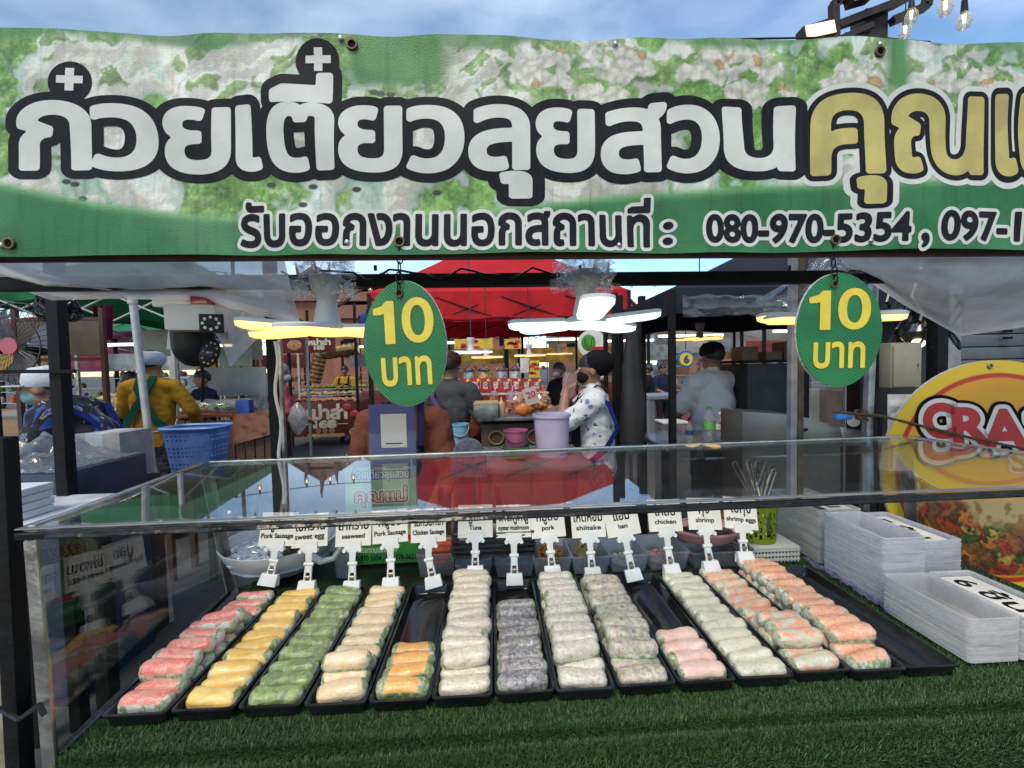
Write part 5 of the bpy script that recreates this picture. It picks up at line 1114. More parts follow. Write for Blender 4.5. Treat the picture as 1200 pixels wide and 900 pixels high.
for s in (-1, 1): band(t, [(Vector((s*.10, .12, 1.36))*k, (0, 1, .3)), (Vector((s*.14, .03, 1.425))*k, (s*.3, 0, 1)), (Vector((s*.17, -.07, 1.36))*k, (s, -.8, .3)), (Vector((s*.165, -.13, 1.20))*k, (s*.8, -1, 0)), (Vector((s*.19, -.05, 1.06))*k, (s, -.3, 0)), (Vector((s*.185, .05, .98))*k, (s, 0, 0)), (Vector((s*.15, .13, .94))*k, (s*.5, 1, 0))], .035, BLUEAP, 'apron_strap')
hh = t.matrix_basis
PAP = mat('pink_paper', (.55, .36, .33), .7, 0, .1)
q = AT(668, 452, 2.58); solo(M().box(q, (.10, .004, .15), m=Matrix.Rotation(R(22), 3, 'Y')@Matrix.Rotation(R(35), 3, 'Z')), 'paper_sheet', PAP, 'pink paper held up by the person in the floral shirt', 'paper')
# man in white shirt, back view
WSH = cloth('white_tshirt', (.66, .63, .61), var=.06)
p = AT(836, 500, 3.1); t, J, k = person('person in white shirt with black apron ties, back turned under the dark canopy', (p.x, 3.1, 0), 12, 1.61, dict(elR=(.25, .10, 1.14), haR=(.14, .30, 1.08), elL=(-.25, .10, 1.14), haL=(-.14, .30, 1.08), hip=(0, -.02, .90)), WSH, PANTD, sleeve=.40, bulk=1.15)
hair(t, J, k, vol=1.04); cap_hat(t, J, k, cloth('black_beret', (.012, .012, .013)), False)
band(t, [(Vector((-.18, -.06, .965))*k, (-1, -.6, 0)), (Vector((-.09, -.150, .945))*k, (0, -1, 0)), (Vector((.02, -.158, .935))*k, (0, -1, 0)), (Vector((.11, -.145, .950))*k, (0, -1, 0)), (Vector((.19, -.05, .97))*k, (1, -.6, 0))], .028, BLKM, 'apron_tie')
m = M(); m.box(Vector((.04, -.165, .86))*k, (.022, .006, .15)); m.box(Vector((.075, -.163, .90))*k, (.02, .006, .10), m=Matrix.Rotation(R(-25), 3, 'Y')); m.box(Vector((.045, -.168, .935))*k, (.07, .012, .035)); wear(m, 'apron_bow', BLKM, t)
# woman in mustard jacket, back view
MUS = cloth('mustard_jacket', (.36, .185, .018), var=.25); GRNAP = cloth('green_apron', (.010, .075, .045))
p = AT(180, 500, 3.75); t, J, k = person('person in mustard jacket and green apron, back turned at the vegetable table', (p.x, 3.75, 0), 8, 1.66, dict(elR=(.28, .05, 1.17), haR=(.21, .28, 1.05), elL=(-.26, .06, 1.16), haL=(-.18, .28, 1.05)), MUS, PANTP, sleeve=.97, bulk=1.04)
hair(t, J, k); wear(M().lathe([(.086*k, -.02*k), (.104*k, .01*k), (.106*k, .05*k), (.085*k, .088*k), (.03*k, .105*k), (.002, .108*k)], J['head']+Vector((0, -.01, .02))*k, 24, 1, 1.15), 'hair_net', cloth('silver_hair_net', (.40, .42, .50), var=.1), t)
for s in (-1, 1): band(t, [(Vector((s*.05, -.05, 1.47))*k, (0, -.5, 1)), (Vector((s*.04, -.115, 1.38))*k, (0, -1, .3)), (Vector((-s*.01, -.140, 1.26))*k, (0, -1, 0)), (Vector((-s*.10, -.148, 1.10))*k, (0, -1, 0)), (Vector((-s*.18, -.08, .98))*k, (-s, -1, 0))], .06, GRNAP, 'apron_strap', .008+.002*s)
m = M(); m.tube([Vector(q)*k for q in ((-.03, -.16, 1.0), (.0, -.17, .90), (-.03, -.165, .80))], .006, 6); m.tube([Vector(q)*k for q in ((.02, -.16, 1.0), (.08, -.17, .97), (.09, -.165, .90))], .006, 6); m.tube([Vector((.17*math.sin(a), -.155*math.cos(a)**2-.03, 1.0))*k for a in (-1, -.5, 0, .5, 1)], .006, 6); wear(m, 'apron_tie', WHITEC, t)
# person bending in patterned blue shirt
def patt():
    m, t, p = newmat('patterned_shirt'); v = coords(t, False); n = noise_t(t, v, 7, 3, .6, 1.5); n2 = noise_t(t, v, 15, 2); r = t.nodes.new('ShaderNodeValToRGB'); r.color_ramp.interpolation = 'CONSTANT'; t.links.new(n, r.inputs[0]); e = r.color_ramp.elements
    e[0].position = 0; e[0].color = (.02, .08, .32, 1); e[1].position = .40; e[1].color = (.008, .008, .012, 1)
    for q, cc in ((.52, (.012, .012, .016, 1)), (.57, (.35, .34, .30, 1)), (.60, (.02, .06, .26, 1)), (.66, (.45, .12, .03, 1)), (.70, (.10, .16, .02, 1))): x = e.new(q); x.color = cc
    t.links.new(r.outputs[0], p.inputs['Base Color']); p.inputs['Roughness'].default_value = .8; bumpn(t, p, n2, .4); return m
p = AT(124, 520, 2.45); t, J, k = person('person in dark patterned shirt and white cap bending over the bags at left', (p.x, 2.45, 0), 105, 1.66, dict(hip=(0, -.06, .86), waist=(0, -.01, 1.0), chest=(0, .09, 1.17), neck=(0, .17, 1.33), head=(0, .25, 1.42), shR=(.18, .14, 1.28), elR=(.22, .20, 1.02), haR=(.18, .30, .82), shL=(-.18, .14, 1.28), elL=(-.22, .22, 1.02), haL=(-.16, .36, .80)), patt(), PANTD, sleeve=.42, bulk=1.15)
hair(t, J, k, vol=.96); mask(t, J, k, cloth('surgical_mask', (.18, .35, .33))); cap_hat(t, J, k, WHITEC); eyes(t, J, k)
for s in (-1, 1): band(t, [(Vector((s*.13, .19, 1.33))*k, (0, 0, 1)), (Vector((s*.15, .06, 1.31))*k, (0, -.4, 1)), (Vector((s*.07, -.03, 1.18))*k, (0, -1, .5)), (Vector((-s*.05, -.10, 1.06))*k, (0, -1, .4)), (Vector((-s*.17, -.13, .95))*k, (-s*.5, -1, 0))], .045, BLUEAP, 'apron_strap', .010+.002*s)
# shopper in pink with a bag
PINKS = cloth('pink_shirt', (.33, .07, .10), var=.2)
p = AT(331, 540, 4.6); t, J, k = person('person in pink shirt and grey head cover carrying a plastic bag', (p.x, 4.6, 0), -60, 1.55, dict(elR=(.22, .06, 1.12), haR=(.14, .24, 1.04), elL=(-.22, .06, 1.12), haL=(-.14, .24, 1.04)), PINKS, PANTP, sleeve=.45, bulk=1.05)
hair(t, J, k, cloth('grey_head_cover', (.22, .23, .25)), 1.08, nm='head_cover'); mask(t, J, k, WHITEC); eyes(t, J, k)
q = AT(349, 487, 4.45); solo(M().sheet(lambda u, v: q+Vector((.10*math.sin(v*2.9+.1)*math.cos(u*6.28)*(1+.3*noise.noise((u*8, v*4, 2))), .07*math.sin(v*2.9+.1)*math.sin(u*6.28), .14-.34*v)), 26, 16), 'shopping_bag', glassmat('bag_film', (.8, .8, .8), .08, .15, 1, .55, (.62, .62, .60), 20), 'white plastic shopping bag hanging from the hand of the person in pink', 'bag')
# people farther away
far = [(404, 432, 8.9, 'person in yellow top standing behind the red food stall', (.45, .27, .03), 180), (656, 430, 5.4, 'person in black shirt with face mask beside the drink stall', (.012, .012, .013), 120),
       (152, 442, 4.9, 'person in black top left of the mustard jacket', (.015, .015, .018), 30), (238, 440, 5.2, 'person in navy top behind the security camera', (.015, .018, .035), 150),
       (760, 437, 7.5, 'distant shopper in black left of the white shirt', (.015, .015, .017), 60), (776, 437, 8.2, 'distant shopper in dark blue near the far counter', (.02, .025, .05), 200), (707, 432, 4.4, 'person with white face mask behind the floral shirt', (.12, .02, .02), 170), (1086, 452, 3.6, 'person in white top seen between the poles at right', (.45, .45, .45), 160), (302, 438, 5.9, 'person in white top behind the shopper in pink', (.45, .45, .45), 100)]
for i, (x, y, Y, lab, c_, yw_) in enumerate(far):
    p = AT(x, y, Y); Hh = min(1.75, max(1.45, p.z+.06)); t, J, k = person(lab, (p.x, Y, 0), yw_, Hh, dict(elR=(.24, .05, 1.12), haR=(.16, .24, 1.05), elL=(-.24, .05, 1.12), haL=(-.16, .24, 1.05)), cloth('top_%d' % i, c_), PANTD, voxel=.016, sleeve=.45); hair(t, J, k); eyes(t, J, k)
    if i in (1, 6): mask(t, J, k, WHITEC)
    if i == 0: apron(t, J, k, BLKM)
# ------------------------------------------------------------------ canopies
def tentcloth(name, col, tr=.35):
    m, t, p = newmat(name); v = coords(t, False); n = noise_t(t, v, 3, 5); c = mixc(t, mrange(t, n, .3, .7), tuple(q*.85 for q in col), tuple(min(1, q*1.15) for q in col)); t.links.new(c, p.inputs['Base Color']); p.inputs['Roughness'].default_value = .75; p.inputs['Specular IOR Level'].default_value = .2; bumpn(t, p, noise_t(t, v, 6, 4), .5, .03)
    tl = t.nodes.new('ShaderNodeBsdfTranslucent'); t.links.new(c, tl.inputs[0]); ms = t.nodes.new('ShaderNodeMixShader'); ms.inputs[0].default_value = tr; t.links.new(p.outputs[0], ms.inputs[1]); t.links.new(tl.outputs[0], ms.inputs[2]); t.links.new(ms.outputs[0], t.nodes['Material Output'].inputs[0]); return m
REDT = tentcloth('red_canvas', (.52, .020, .028), .22); DARKT = tentcloth('navy_canvas', (.020, .022, .032), .08); GREENT = tentcloth('green_canvas', (.02, .15, .06), .12); MAROON = tentcloth('maroon_canvas', (.16, .012, .03), .25); WHITET = tentcloth('white_canvas', (.62, .64, .66)); BLUET = tentcloth('blue_canvas', (.05, .08, .30)); PURT = tentcloth('pink_canvas', (.42, .16, .34))
def canopy(label, x0, x1, y0, y1, ze, zp, val, mt, frame=BLACK, legs=True, peak=None, truss=True):
    cx, cy = (x0+x1)/2, (y0+y1)/2; t = T('canopy_tent', label, 'canopy', (cx, cy, 0)); pk = Vector((peak[0], peak[1], zp)) if peak else Vector((cx, cy, zp)); co = [Vector((x0, y0, ze)), Vector((x1, y0, ze)), Vector((x1, y1, ze)), Vector((x0, y1, ze))]
    m = M()
    for a, b in zip(co, co[1:]+co[:1]):
        def fn(u, v, a=a, b=b):
            p = a.lerp(b, u).lerp(pk, v); s = v*(1-v); p.z -= .20*s*(zp-ze)*(.6+.4*math.sin(u*3.14)); p.z += .015*noise.noise((p.x*2, p.y*2, 3)); return p
        m.sheet(fn, 14, 10)
    bmn = m.build('roof', mt, t); m = M()
    for a, b in zip(co, co[1:]+co[:1]):
        nn = (b-a).cross(Vector((0, 0, 1))).normalized()
        m.sheet(lambda u, v, a=a, b=b, nn=nn: a.lerp(b, u)+Vector((0, 0, -val*v-.012*v*math.sin(u*22)))+nn*(.012*math.sin(u*26+v*2)*v), 50, 5)
    m.build('valance', mt, t)
    if legs:
        for p in co: M().bar((p.x, p.y, 0), (p.x, p.y, p.z-.01), .035).build('leg', frame, t, bevel=.003)
    if truss:
        for a, b in zip(co, co[1:]+co[:1]):
            n = 4
            for i in range(n):
                p, q = a.lerp(b, i/n), a.lerp(b, (i+1)/n); M().bar(p+Vector((0, 0, -.06)), q+Vector((0, 0, -.32)), .022, .012).build('truss_bar', frame, t); M().bar(p+Vector((0, .015, -.32)), q+Vector((0, .015, -.06)), .022, .012).build('truss_bar', frame, t)
    return t
p, q = AT(432, 345, 4.7), AT(737, 345, 4.7)
canopy('red pyramid canopy tent behind the lamps', p.x, q.x, 4.7, 7.7, p.z+.02, p.z+1.15, .30, REDT)
p = AT(787, 338, 2.35); canopy('dark navy canopy tent over the white shirted cook', p.x, p.x+3.2, 2.35, 3.75, p.z, p.z+.75, .14, DARKT, truss=False)
q = AT(800, 349, 2.34)
solo(M().sheet(lambda u, v: AT(800+150*u, 346+26*v*(1-.3*u)+3*noise.noise((u*8, v*3, 0)), 2.30+.05*noise.noise((u*5, v*4, 1))), 50, 12), 'rolled_film', FILM, 'clear plastic rain film tied along the dark canopy edge', 'plastic film')
TRW = mat('tent_frame_white', (.42, .43, .42), .45, .2, .15, 20)
p = AT(-40, 352, 4.6); q = AT(225, 345, 4.6); canopy('green canopy tent with pale folding frame at left', p.x, q.x, 4.3, 7.3, p.z+.05, p.z+.9, .10, GREENT, TRW)
p, q = AT(-160, 330, 2.6), AT(28, 345, 3.9); canopy('maroon canopy at the far left edge', p.x-2.2, q.x, 2.5, 3.9, q.z-.30, q.z+.3, .16, MAROON, BLACK, truss=False)
p, q = AT(62, 396, 7.5), AT(180, 396, 7.5); canopy('blue canopy far behind the standing fan', p.x, p.x+2.2, 9.5, 12, 2.6, 3.2, .2, BLUET)
p = AT(455, 385, 11); canopy('small blue pointed canopy far behind the warm lamp', p.x-1.2, p.x+1.2, 12.5, 14.5, p.z+.55, p.z+1.5, .2, BLUET)
p = AT(800, 400, 9); canopy('long white canopy far behind the cook', p.x-.2, p.x+4.6, 9, 12, p.z+.25, p.z+1.2, .5, WHITET, STEEL)
p = AT(100, 420, 9); canopy('pink canopy far behind the fan', p.x-2.5, p.x+2.2, 9, 11.5, 2.25, 2.9, .35, PURT, STEEL)
p = AT(1000, 395, 8); canopy('grey green canopy far right behind the poles', p.x-.5, p.x+5, 8.5, 12, 2.3, 3.2, .3, GREENT, STEEL)
p = AT(740, 400, 10); canopy('pale cream canopy far between the red and navy tents', p.x-1.6, p.x+1.2, 11, 13.5, 2.5, 3.4, .3, tentcloth('cream_canvas', (.5, .45, .36)), STEEL)
# ------------------------------------------------------------------ left: poles, fan, tables
p, q = AT(66, 348, 1.75), AT(80, 595, 1.75); pole([p+Vector((0, 0, .2)), floorpt(p, q)], .022, BLACK, 'leaning black steel pole in front of the patterned shirt')
p, q = AT(155, 348, 2.5), AT(180, 560, 2.5); t = pole([p, floorpt(p, q)], .019, TRW, 'leaning white tube pole in front of the mustard jacket', sq=False); M().cyl(p, p+Vector((0, 0, -.04)), .024, n=14).build('pole_cap', TRW, t); e = p.lerp(floorpt(p, q), .44); M().cyl(e, e+Vector((0, 0, .02)), .022, n=14).build('collar', TRW, t)
b = T('cross_bar', 'thin black cross bar in front of the standing fan', 'bar', AT(40, 435, 1.72)); M().bar(AT(-60, 436, 1.72), AT(88, 435, 1.72), .014).build('tube', BLACK, b)
# fan
FY = 2.95; c = AT(22, 406, FY); t = T('standing_fan', 'black pedestal fan with pink hub at far left', 'fan', (c.x, FY, 0)); rr = 48*FY/F
m = M()
for k in range(40):
    a = 6.2832*k/40; d = Vector((math.cos(a), 0, math.sin(a))); m.tube([c+d*.03+Vector((0, -.05, 0)), c+d*rr*.5+Vector((0, -.055, 0)), c+d*rr*.9+Vector((0, -.03, 0)), c+d*rr], .0016, 4, False)
    m.tube([c+d*.04+Vector((0, .07, 0)), c+d*rr*.6+Vector((0, .06, 0)), c+d*rr], .0016, 4, False)
m.build('wire_guard', BLACKP, t)['kind'] = 'stuff'
for r_ in (1, .66): M().tube([c+Vector((rr*r_*math.cos(k/32*6.2832), 0 if r_ == 1 else -.05, rr*r_*math.sin(k/32*6.2832))) for k in range(33)], .005, 6).build('guard_ring', BLACKP, t)
for k in range(3):
    a0 = k*2.094; M().sheet(lambda u, v, a0=a0: c+Vector(((.03+rr*.82*v)*math.cos(a0+u*1.1-.2*v), .02+.03*u, (.03+rr*.82*v)*math.sin(a0+u*1.1-.2*v))), 8, 8).build('blade', mat('fan_blade', (.10, .10, .12), .25), t)
M().cyl(c+Vector((0, -.062, 0)), c+Vector((0, -.056, 0)), .055, n=24).build('badge', mat('fan_badge', (.42, .08, .14), .4), t); M().sph(c+Vector((0, .12, 0)), (.06, .09, .06)).build('motor', BLACKP, t); M().cyl((c.x, FY+.11, .02), (c.x, FY+.11, c.z), .014, n=10).build('stand', BLACKP, t); M().lathe([(.20, 0), (.20, .02), (.03, .05)], (c.x, FY+.11, 0), 24).build('base', BLACKP, t)
# tables with produce
BRTARP = mat('brown_oilcloth', (.14, .045, .02), .35, 0, .2, 10, .2, 12)
def slat_table(label, x0, x1, Y, z, depth, mt=WOOD, slats=True, top=None):
    t = T('market_table', label, 'table', ((x0+x1)/2, Y+depth/2, 0)); M().box(((x0+x1)/2, Y+depth/2, z-.015), (x1-x0, depth, .03)).build('table_top', top or mt, t, bevel=.004)
    for x in (x0+.04, x1-.04):
        for y in (Y+.06, Y+depth-.06): M().box((x, y, z/2-.02), (.05, .05, z-.04)).build('leg', mt, t)
    if slats:
        n = max(2, int((x1-x0)/.085))
        for k in range(n): w_ = (x1-x0)/n; M().box((x0+w_*(k+.5), Y+.012, z*.5+.02), (w_*.86, .018, z*.86)).build('plank', mt, t, bevel=.002)
    return t
pa, pb_ = AT(205, 487, 4.15), AT(327, 487, 4.15); zt = pa.z
tb = slat_table('dark slatted market table with brown oilcloth', pa.x, pb_.x-.06, 4.15, zt, .45, WOOD, True, BRTARP)
solo(M().sheet(lambda u, v: Vector((AT(272, 490, 4.12).x+(AT(322, 480, 4.12).x-AT(272, 490, 4.12).x)*u, 4.135-.012*noise.noise((u*6, v*6, 0))-.03*v, zt+.004-(.30*v*(1-.35*u)))), 16, 12), 'oilcloth', BRTARP, 'brown oilcloth corner hanging over the slatted table', 'cloth')
pa, pb_ = AT(60, 487, 4.3), AT(200, 487, 4.3); zl = pa.z
slat_table('long pale topped market table behind the mustard jacket', pa.x-1.2, pb_.x+.1, 4.35, zl, .9, WOOD, False, mat('pale_top', (.25, .24, .22), .5))
VEG = mat('pale_vegetables', (.42, .40, .20), .6, 0, .35, 30, col2=(.5, .38, .22)); LEAF = mat('leafy_green', (.10, .20, .04), .6, 0, .4, 30); GARL = mat('garlic_pale', (.48, .38, .22), .6, 0, .3, 30)
def pile(c, rx, ry, h, n, sz, mt, name, label, sd, group=None):
    gg = random.Random(sd); m = M(); m.sph(c+Vector((0, 0, 0)), (rx*.9, ry*.9, h*.75), 12, 8)
    for _ in range(n):
        a = gg.uniform(0, 6.28); q = math.sqrt(gg.random()); s = sz*gg.uniform(.6, 1.4); rm = Matrix.Rotation(gg.uniform(0, 3.14), 3, 'Z')@Matrix.Rotation(gg.uniform(-.6, .6), 3, 'X')
        m.sph(c+Vector((rx*q*math.cos(a), ry*q*math.sin(a), h*math.sqrt(max(0, 1-q*q))*gg.uniform(.7, 1))), (s*1.7, s*.7, s*.6), 7, 5, rm)
    # flatten what would sink below the surface it lies on
    m.v = [(x, y, max(z, c.z+.001)) for x, y, z in m.v]; return kind(solo(m, name, mt, label, 'produce', group), 'stuff') if False else solo(m, name, mt, label, 'produce', group)
for i, (x, lab, mt_, sz) in enumerate(((138, 'heap of pale vegetables left of the mustard jacket', VEG, .05), (110, 'heap of leafy greens behind the patterned shirt', LEAF, .05), (160, 'small heap of garlic beside the mustard jacket', GARL, .03), (215, 'heap of pale greens right of the mustard jacket', VEG, .03))):
    p = AT(x, 487, 4.55); p.z = zl+.001; pile(p, .24 if i < 2 else .16, .2, .17 if i < 2 else .10, 60, sz, mt_, 'vegetable_heap', lab, i)
for i, (x, y, Y, lab) in enumerate(((262, 487, 4.3, 'clear bag of green herbs on the slatted table'), (286, 484, 4.42, 'white bag of vegetables on the slatted table'), (244, 486, 4.45, 'clear bag of pale roots on the slatted table'))):
    p = AT(x, y, Y); p.z = zt+.002; tt = T('produce_bag', lab, 'bag', p, 'bags on the slatted table')
    pm = M(); 
    M().sheet(lambda u, v: p+Vector(((.14*math.sin(min(3.1, v*3.1+.05)))*math.cos(u*6.28)*(1+.25*noise.noise((u*7, v*4, i))), .11*math.sin(min(3.1, v*3.1+.05))*math.sin(u*6.28), .13*(1-math.cos(v*3.1))/2+.004)), 24, 12).build('film', FILM, tt)
    gg = random.Random(i); m = M()
    for _ in range(26): m.sph(p+Vector((gg.uniform(-.09, .09), gg.uniform(-.06, .06), gg.uniform(.02, .09))), (gg.uniform(.02, .045), .015, .012), 6, 4, Matrix.Rotation(gg.uniform(0, 3), 3, 'Z'))
    m.build('contents', LEAF if i != 2 else GARL, tt)['kind'] = 'stuff'
p = AT(287, 480, 4.25); p.z = zt+.065; solo(M().box(p, (.13, .09, .13)), 'blue_carton', mat('blue_carton', (.02, .07, .30), .5), 'small blue carton on the slatted table', 'carton', bevel=.004)
for i, (x, y, w_, h_, Y, lab, col) in enumerate(((276, 447, 68, 32, 5.6, 'grey cardboard panel standing behind the slatted table', (.32, .32, .30)), (276, 418, 36, 22, 6.4, 'pale green panel hanging above the grey panel', (.42, .46, .40)), (290, 408, 32, 26, 6.9, 'cream panel under the green canopy', (.50, .50, .44)), (182, 402, 36, 30, 6.2, 'pale panel behind the mustard jacket', (.46, .48, .42)), (249, 408, 14, 22, 6.0, 'white price list behind the security camera', (.5, .52, .6)))):
    p = AT(x, y, Y); tt = T('placard', lab, 'placard', (p.x, Y, 0), 'panels under the green canopy'); M().box(p, (w_*Y/F, .02, h_*Y/F)).build('board', mat('panel_%d' % i, col, .6, 0, .12, 6, dirt=.15), tt)
    for s in (-1, 1): M().bar((p.x+s*w_*Y/F*.4, Y+.02, 0), (p.x+s*w_*Y/F*.4, Y+.02, p.z), .02).build('stand_leg', STEEL, tt)
# blue laundry basket on a stool
p = AT(231, 500, 3.1); zb = AT(231, 556, 3.1).z; t = T('plastic_basket', 'large blue perforated plastic basket in front of the slatted table', 'basket', (p.x, 3.1, 0))
BLUEB = mat('blue_basket', (.14, .26, .55), .45, 0, .15, 12)
def bask():
    bm = bmesh.new(); H_ = p.z-zb; nz = 24; na = 84; vs = []
    def rr(a, sx, sy): c_, s_ = math.cos(a), math.sin(a); e = (abs(c_)**5+abs(s_)**5)**(-1/5); return sx*c_*e, sy*s_*e
    for j in range(nz+1):
        for i in range(na): x, y = rr(6.2832*i/na, .145+.045*j/nz, .095+.030*j/nz); vs.append(bm.verts.new((p.x+x, 3.1+y, zb+H_*j/nz)))
    for j in range(nz):
        for i in range(na):
            if 3 <= j <= 20 and i % 2 == 0 and j % 2 == 0 and j not in (8, 16): continue
            bm.faces.new((vs[j*na+i], vs[j*na+(i+1) % na], vs[(j+1)*na+(i+1) % na], vs[(j+1)*na+i]))
    bm.faces.new([vs[i] for i in range(na-1, -1, -1)]); bmesh.ops.solidify(bm, geom=bm.faces[:], thickness=.004); me = bpy.data.meshes.new('basket_wall'); bm.to_mesh(me); bm.free(); return me
link('basket_wall', bask(), BLUEB, t)
M().tube([(p.x+.196*math.cos(a)*(abs(math.cos(a))**5+abs(math.sin(a))**5)**-.2, 3.1+.131*math.sin(a)*(abs(math.cos(a))**5+abs(math.sin(a))**5)**-.2, p.z) for a in [6.2832*k/40 for k in range(41)]], .012, 6).build('rim', BLUEB, t)
st = T('stool', 'dark stool under the blue basket', 'stool', (p.x, 3.1, 0)); M().box((p.x, 3.1, zb-.02), (.36, .30, .03)).build('seat', WOOD, st, bevel=.004)
for sx in (-.14, .14):
    for sy in (-.11, .11): M().box((p.x+sx, 3.1+sy, (zb-.035)/2), (.035, .035, zb-.035)).build('leg', WOOD, st)
# clear bags, grey tub and striped carton around the bending person
p = AT(45, 545, 1.75); zt2 = p.z
tt = slat_table('white topped side table at far left', AT(-60, 600, 1.5).x, AT(66, 600, 1.5).x, 1.30, AT(30, 604, 1.5).z, .45, BLACK, False, mat('white_laminate', (.55, .56, .58), .4)); zt3 = AT(30, 604, 1.5).z
for i in range(4): q = AT(16, 604, 1.45); solo(M().box((q.x-.02+.003*(i % 2), 1.48, zt3+.014+i*.026), (.11, .13, .024)), 'foam_box', mat('foam_white', (.66, .66, .66), .7, 0, .05), ['bottom white foam box on the side table', 'second white foam box from the bottom on the side table', 'third white foam box from the bottom on the side table', 'top white foam box of the stack on the side table'][i], 'box', 'foam boxes on the side table', bevel=.004)
pa = AT(40, 570, 1.95); t = T('storage_bin', 'dark blue storage bin heaped with clear bags at left', 'bin', (pa.x, 2.0, 0)); zr = AT(40, 552, 1.95).z
M().box((pa.x-.12, 2.1, zr/2), (.62, .45, zr)).build('bin_body', mat('navy_bin', (.02, .035, .075), .4, 0, .2), t, bevel=.01)
q0 = Vector((pa.x-.12, 2.1, zr)); M().sheet(lambda u, v: q0+Vector(((u-.5)*.60, (v-.5)*.43, .004+.10*math.sin(u*3.14)*math.sin(v*3.14)*(1+.9*noise.noise((u*7, v*7, 1)))+.02*abs(noise.noise((u*20, v*20, 2))))), 50, 40).build('clear_bags', glassmat('bag_pile', (.8, .8, .82), .1, .12, 1.4, .4, (.45, .46, .5), 24), t)
pa = AT(133, 545, 2.35); za, zb_ = AT(133, 505, 2.35).z, AT(133, 560, 2.35).z; t = T('carton', 'grey and white striped carton beside the leaning white pole', 'carton', (pa.x, 2.35, 0))
for k in range(3): M().box((pa.x+(k-1)*.085, 2.35, (za+zb_)/2), (.084, .20+.002*k, za-zb_)).build('carton_panel', mat('stripe_%d' % (k % 2), ((.30, .29, .29), (.46, .48, .5))[k % 2], .6), t)
M().box((pa.x, 2.35, zb_/2-.003), (.30, .25, zb_-.006)).build('carton_base', mat('dark_crate', (.035, .025, .02), .7), t)
# hanging things under the left canopies
p = AT(118, 358, 3.4); solo(M().sheet(lambda u, v: p+Vector(((u-.5)*.15*(1-.25*v)+.012*math.sin(u*16), .02*math.cos(u*20), -.27*v*(1+.05*math.sin(u*7)))), 30, 10), 'folded_cloth', cloth('maroon_cloth', (.10, .008, .03)), 'maroon cloth hanging from the green canopy frame', 'cloth')
m = M(); gg = random.Random(3); c = AT(68, 360, 2.0)
for k in range(16): m.tube([c+Vector((.075*math.cos(a/9*6.28+k)*gg.uniform(.6, 1.1), .03*math.sin(a+k), .055*math.sin(a/9*6.28+k*.7)*gg.uniform(.7, 1.2))) for a in range(10)], .005, 5)
solo(m, 'cable_coil', BLACKP, 'tangled coil of black cable hanging on the leaning black pole', 'cable')
p = AT(54, 400, 3.2); tt = T('notice_board', 'brown framed board hanging behind the leaning black pole', 'board', (p.x, 3.3, 0)); M().box(p+Vector((0, .1, .03)), (.60, .02, .26)).build('board', mat('brown_board', (.10, .075, .05), .6), tt); 
for s in (-1, 1): M().bar((p.x+s*.31, 3.3, 0), (p.x+s*.31, 3.3, p.z+.25), .03).build('frame_post', mat('maroon_paint', (.06, .015, .012), .5), tt)
for s in (-.13, .17): M().bar((p.x-.32, 3.3, p.z+s), (p.x+.32, 3.3, p.z+s), .025).build('frame_rail', mat('maroon_paint', (.06, .015, .012), .5), tt)
# ------------------------------------------------------------------ red food stall in the middle distance
MY = 8.2; a, b = AT(344, 514, MY), AT(417, 472, MY); RED2 = mat('stall_red', (.11, .012, .014), .4, 0, .12, 6)
t = T('food_stall', 'dark red street food stall numbered 168 in the middle distance', 'stall', ((a.x+b.x)/2, MY+.5, 0)); X0, X1 = a.x-.05, b.x+.05; xc = (X0+X1)/2; zc = b.z
M().box((xc, MY+.45, (a.z+zc)/2+.03), (X1-X0, .9, zc-a.z)).build('counter', RED2, t, bevel=.01)
def msw(u, v, q): return Vector((xc+u, MY-.003-q, v))
zz = lambda y: AT(380, y, MY).z
CREAM = mat('cream_print', (.62, .55, .42), .5)
lettering([('หม่าล่า', -.42, zz(491), .42, zz(474))], 'stall_name', CREAM, t, msw, .018, 0, .002); lettering([('168', -.20, zz(501), .20, zz(493))], 'stall_number', CREAM, t, msw, .02, 0, .002)
for s in (-1, 1): M().box((xc+s*.34, MY-.004, zz(497)), (.20, .004, .012)).build('rule_line', CREAM, t)
for k in range(3): M().cyl((xc-.13+k*.13, MY-.001, zz(504.5)), (xc-.13+k*.13, MY-.006, zz(504.5)), .052, n=16).build('roundel', mat('roundel_tan', (.32, .16, .08), .5), t)
M().box((xc+.02, MY-.004, zz(510)), (.70, .005, .06)).build('yellow_strip', mat('stall_yellow', (.45, .36, .08), .5), t); M().cyl((X1-.12, MY-.001, zz(507)), (X1-.12, MY-.008, zz(507)), .075, n=18).build('number_disc', mat('stall_yellow', (.45, .36, .08), .5), t); lettering([('2', X1-.15-xc, zz(509.5), X1-.09-xc, zz(504.5))], 'number_two', INK, t, msw, .006, 0, .009)
for s in (-.5, .5): 
    for k in range(2): M().sph((X1-.08-.25*(s > 0)*0+(.0 if k else -.14), MY-.01, zz(486 if k else 478)), (.09, .02, .075), 12, 8).build('lantern_print', mat('lantern_red', (.34, .03, .025), .5), t) if s > 0 else None
for x in (X0+.02, X1-.02):
    for y in (MY+.02, MY+.88): M().bar((x, y, 0), (x, y, 2.75), .045).build('post', BLACK, t)
for k in range(3):
    zs = zc+.02+k*.12; M().box((xc, MY+.20+.2*k, zs), (X1-X0-.06, .22, .02)).build('shelf', STEEL, t)
    gg = random.Random(k); m = M()
    for _ in range(70): m.sph((xc+gg.uniform(-.5, .5)*(X1-X0-.15), MY+.20+.2*k+gg.uniform(-.08, .08), zs+gg.uniform(.02, .06)), (.05, .035, .03), 6, 4)
    m.build('food_row', mat('food_row_%d' % k, ((.42, .20, .10), (.45, .30, .16), (.32, .28, .05))[k], .5, 0, .5, 12), t)['kind'] = 'stuff'
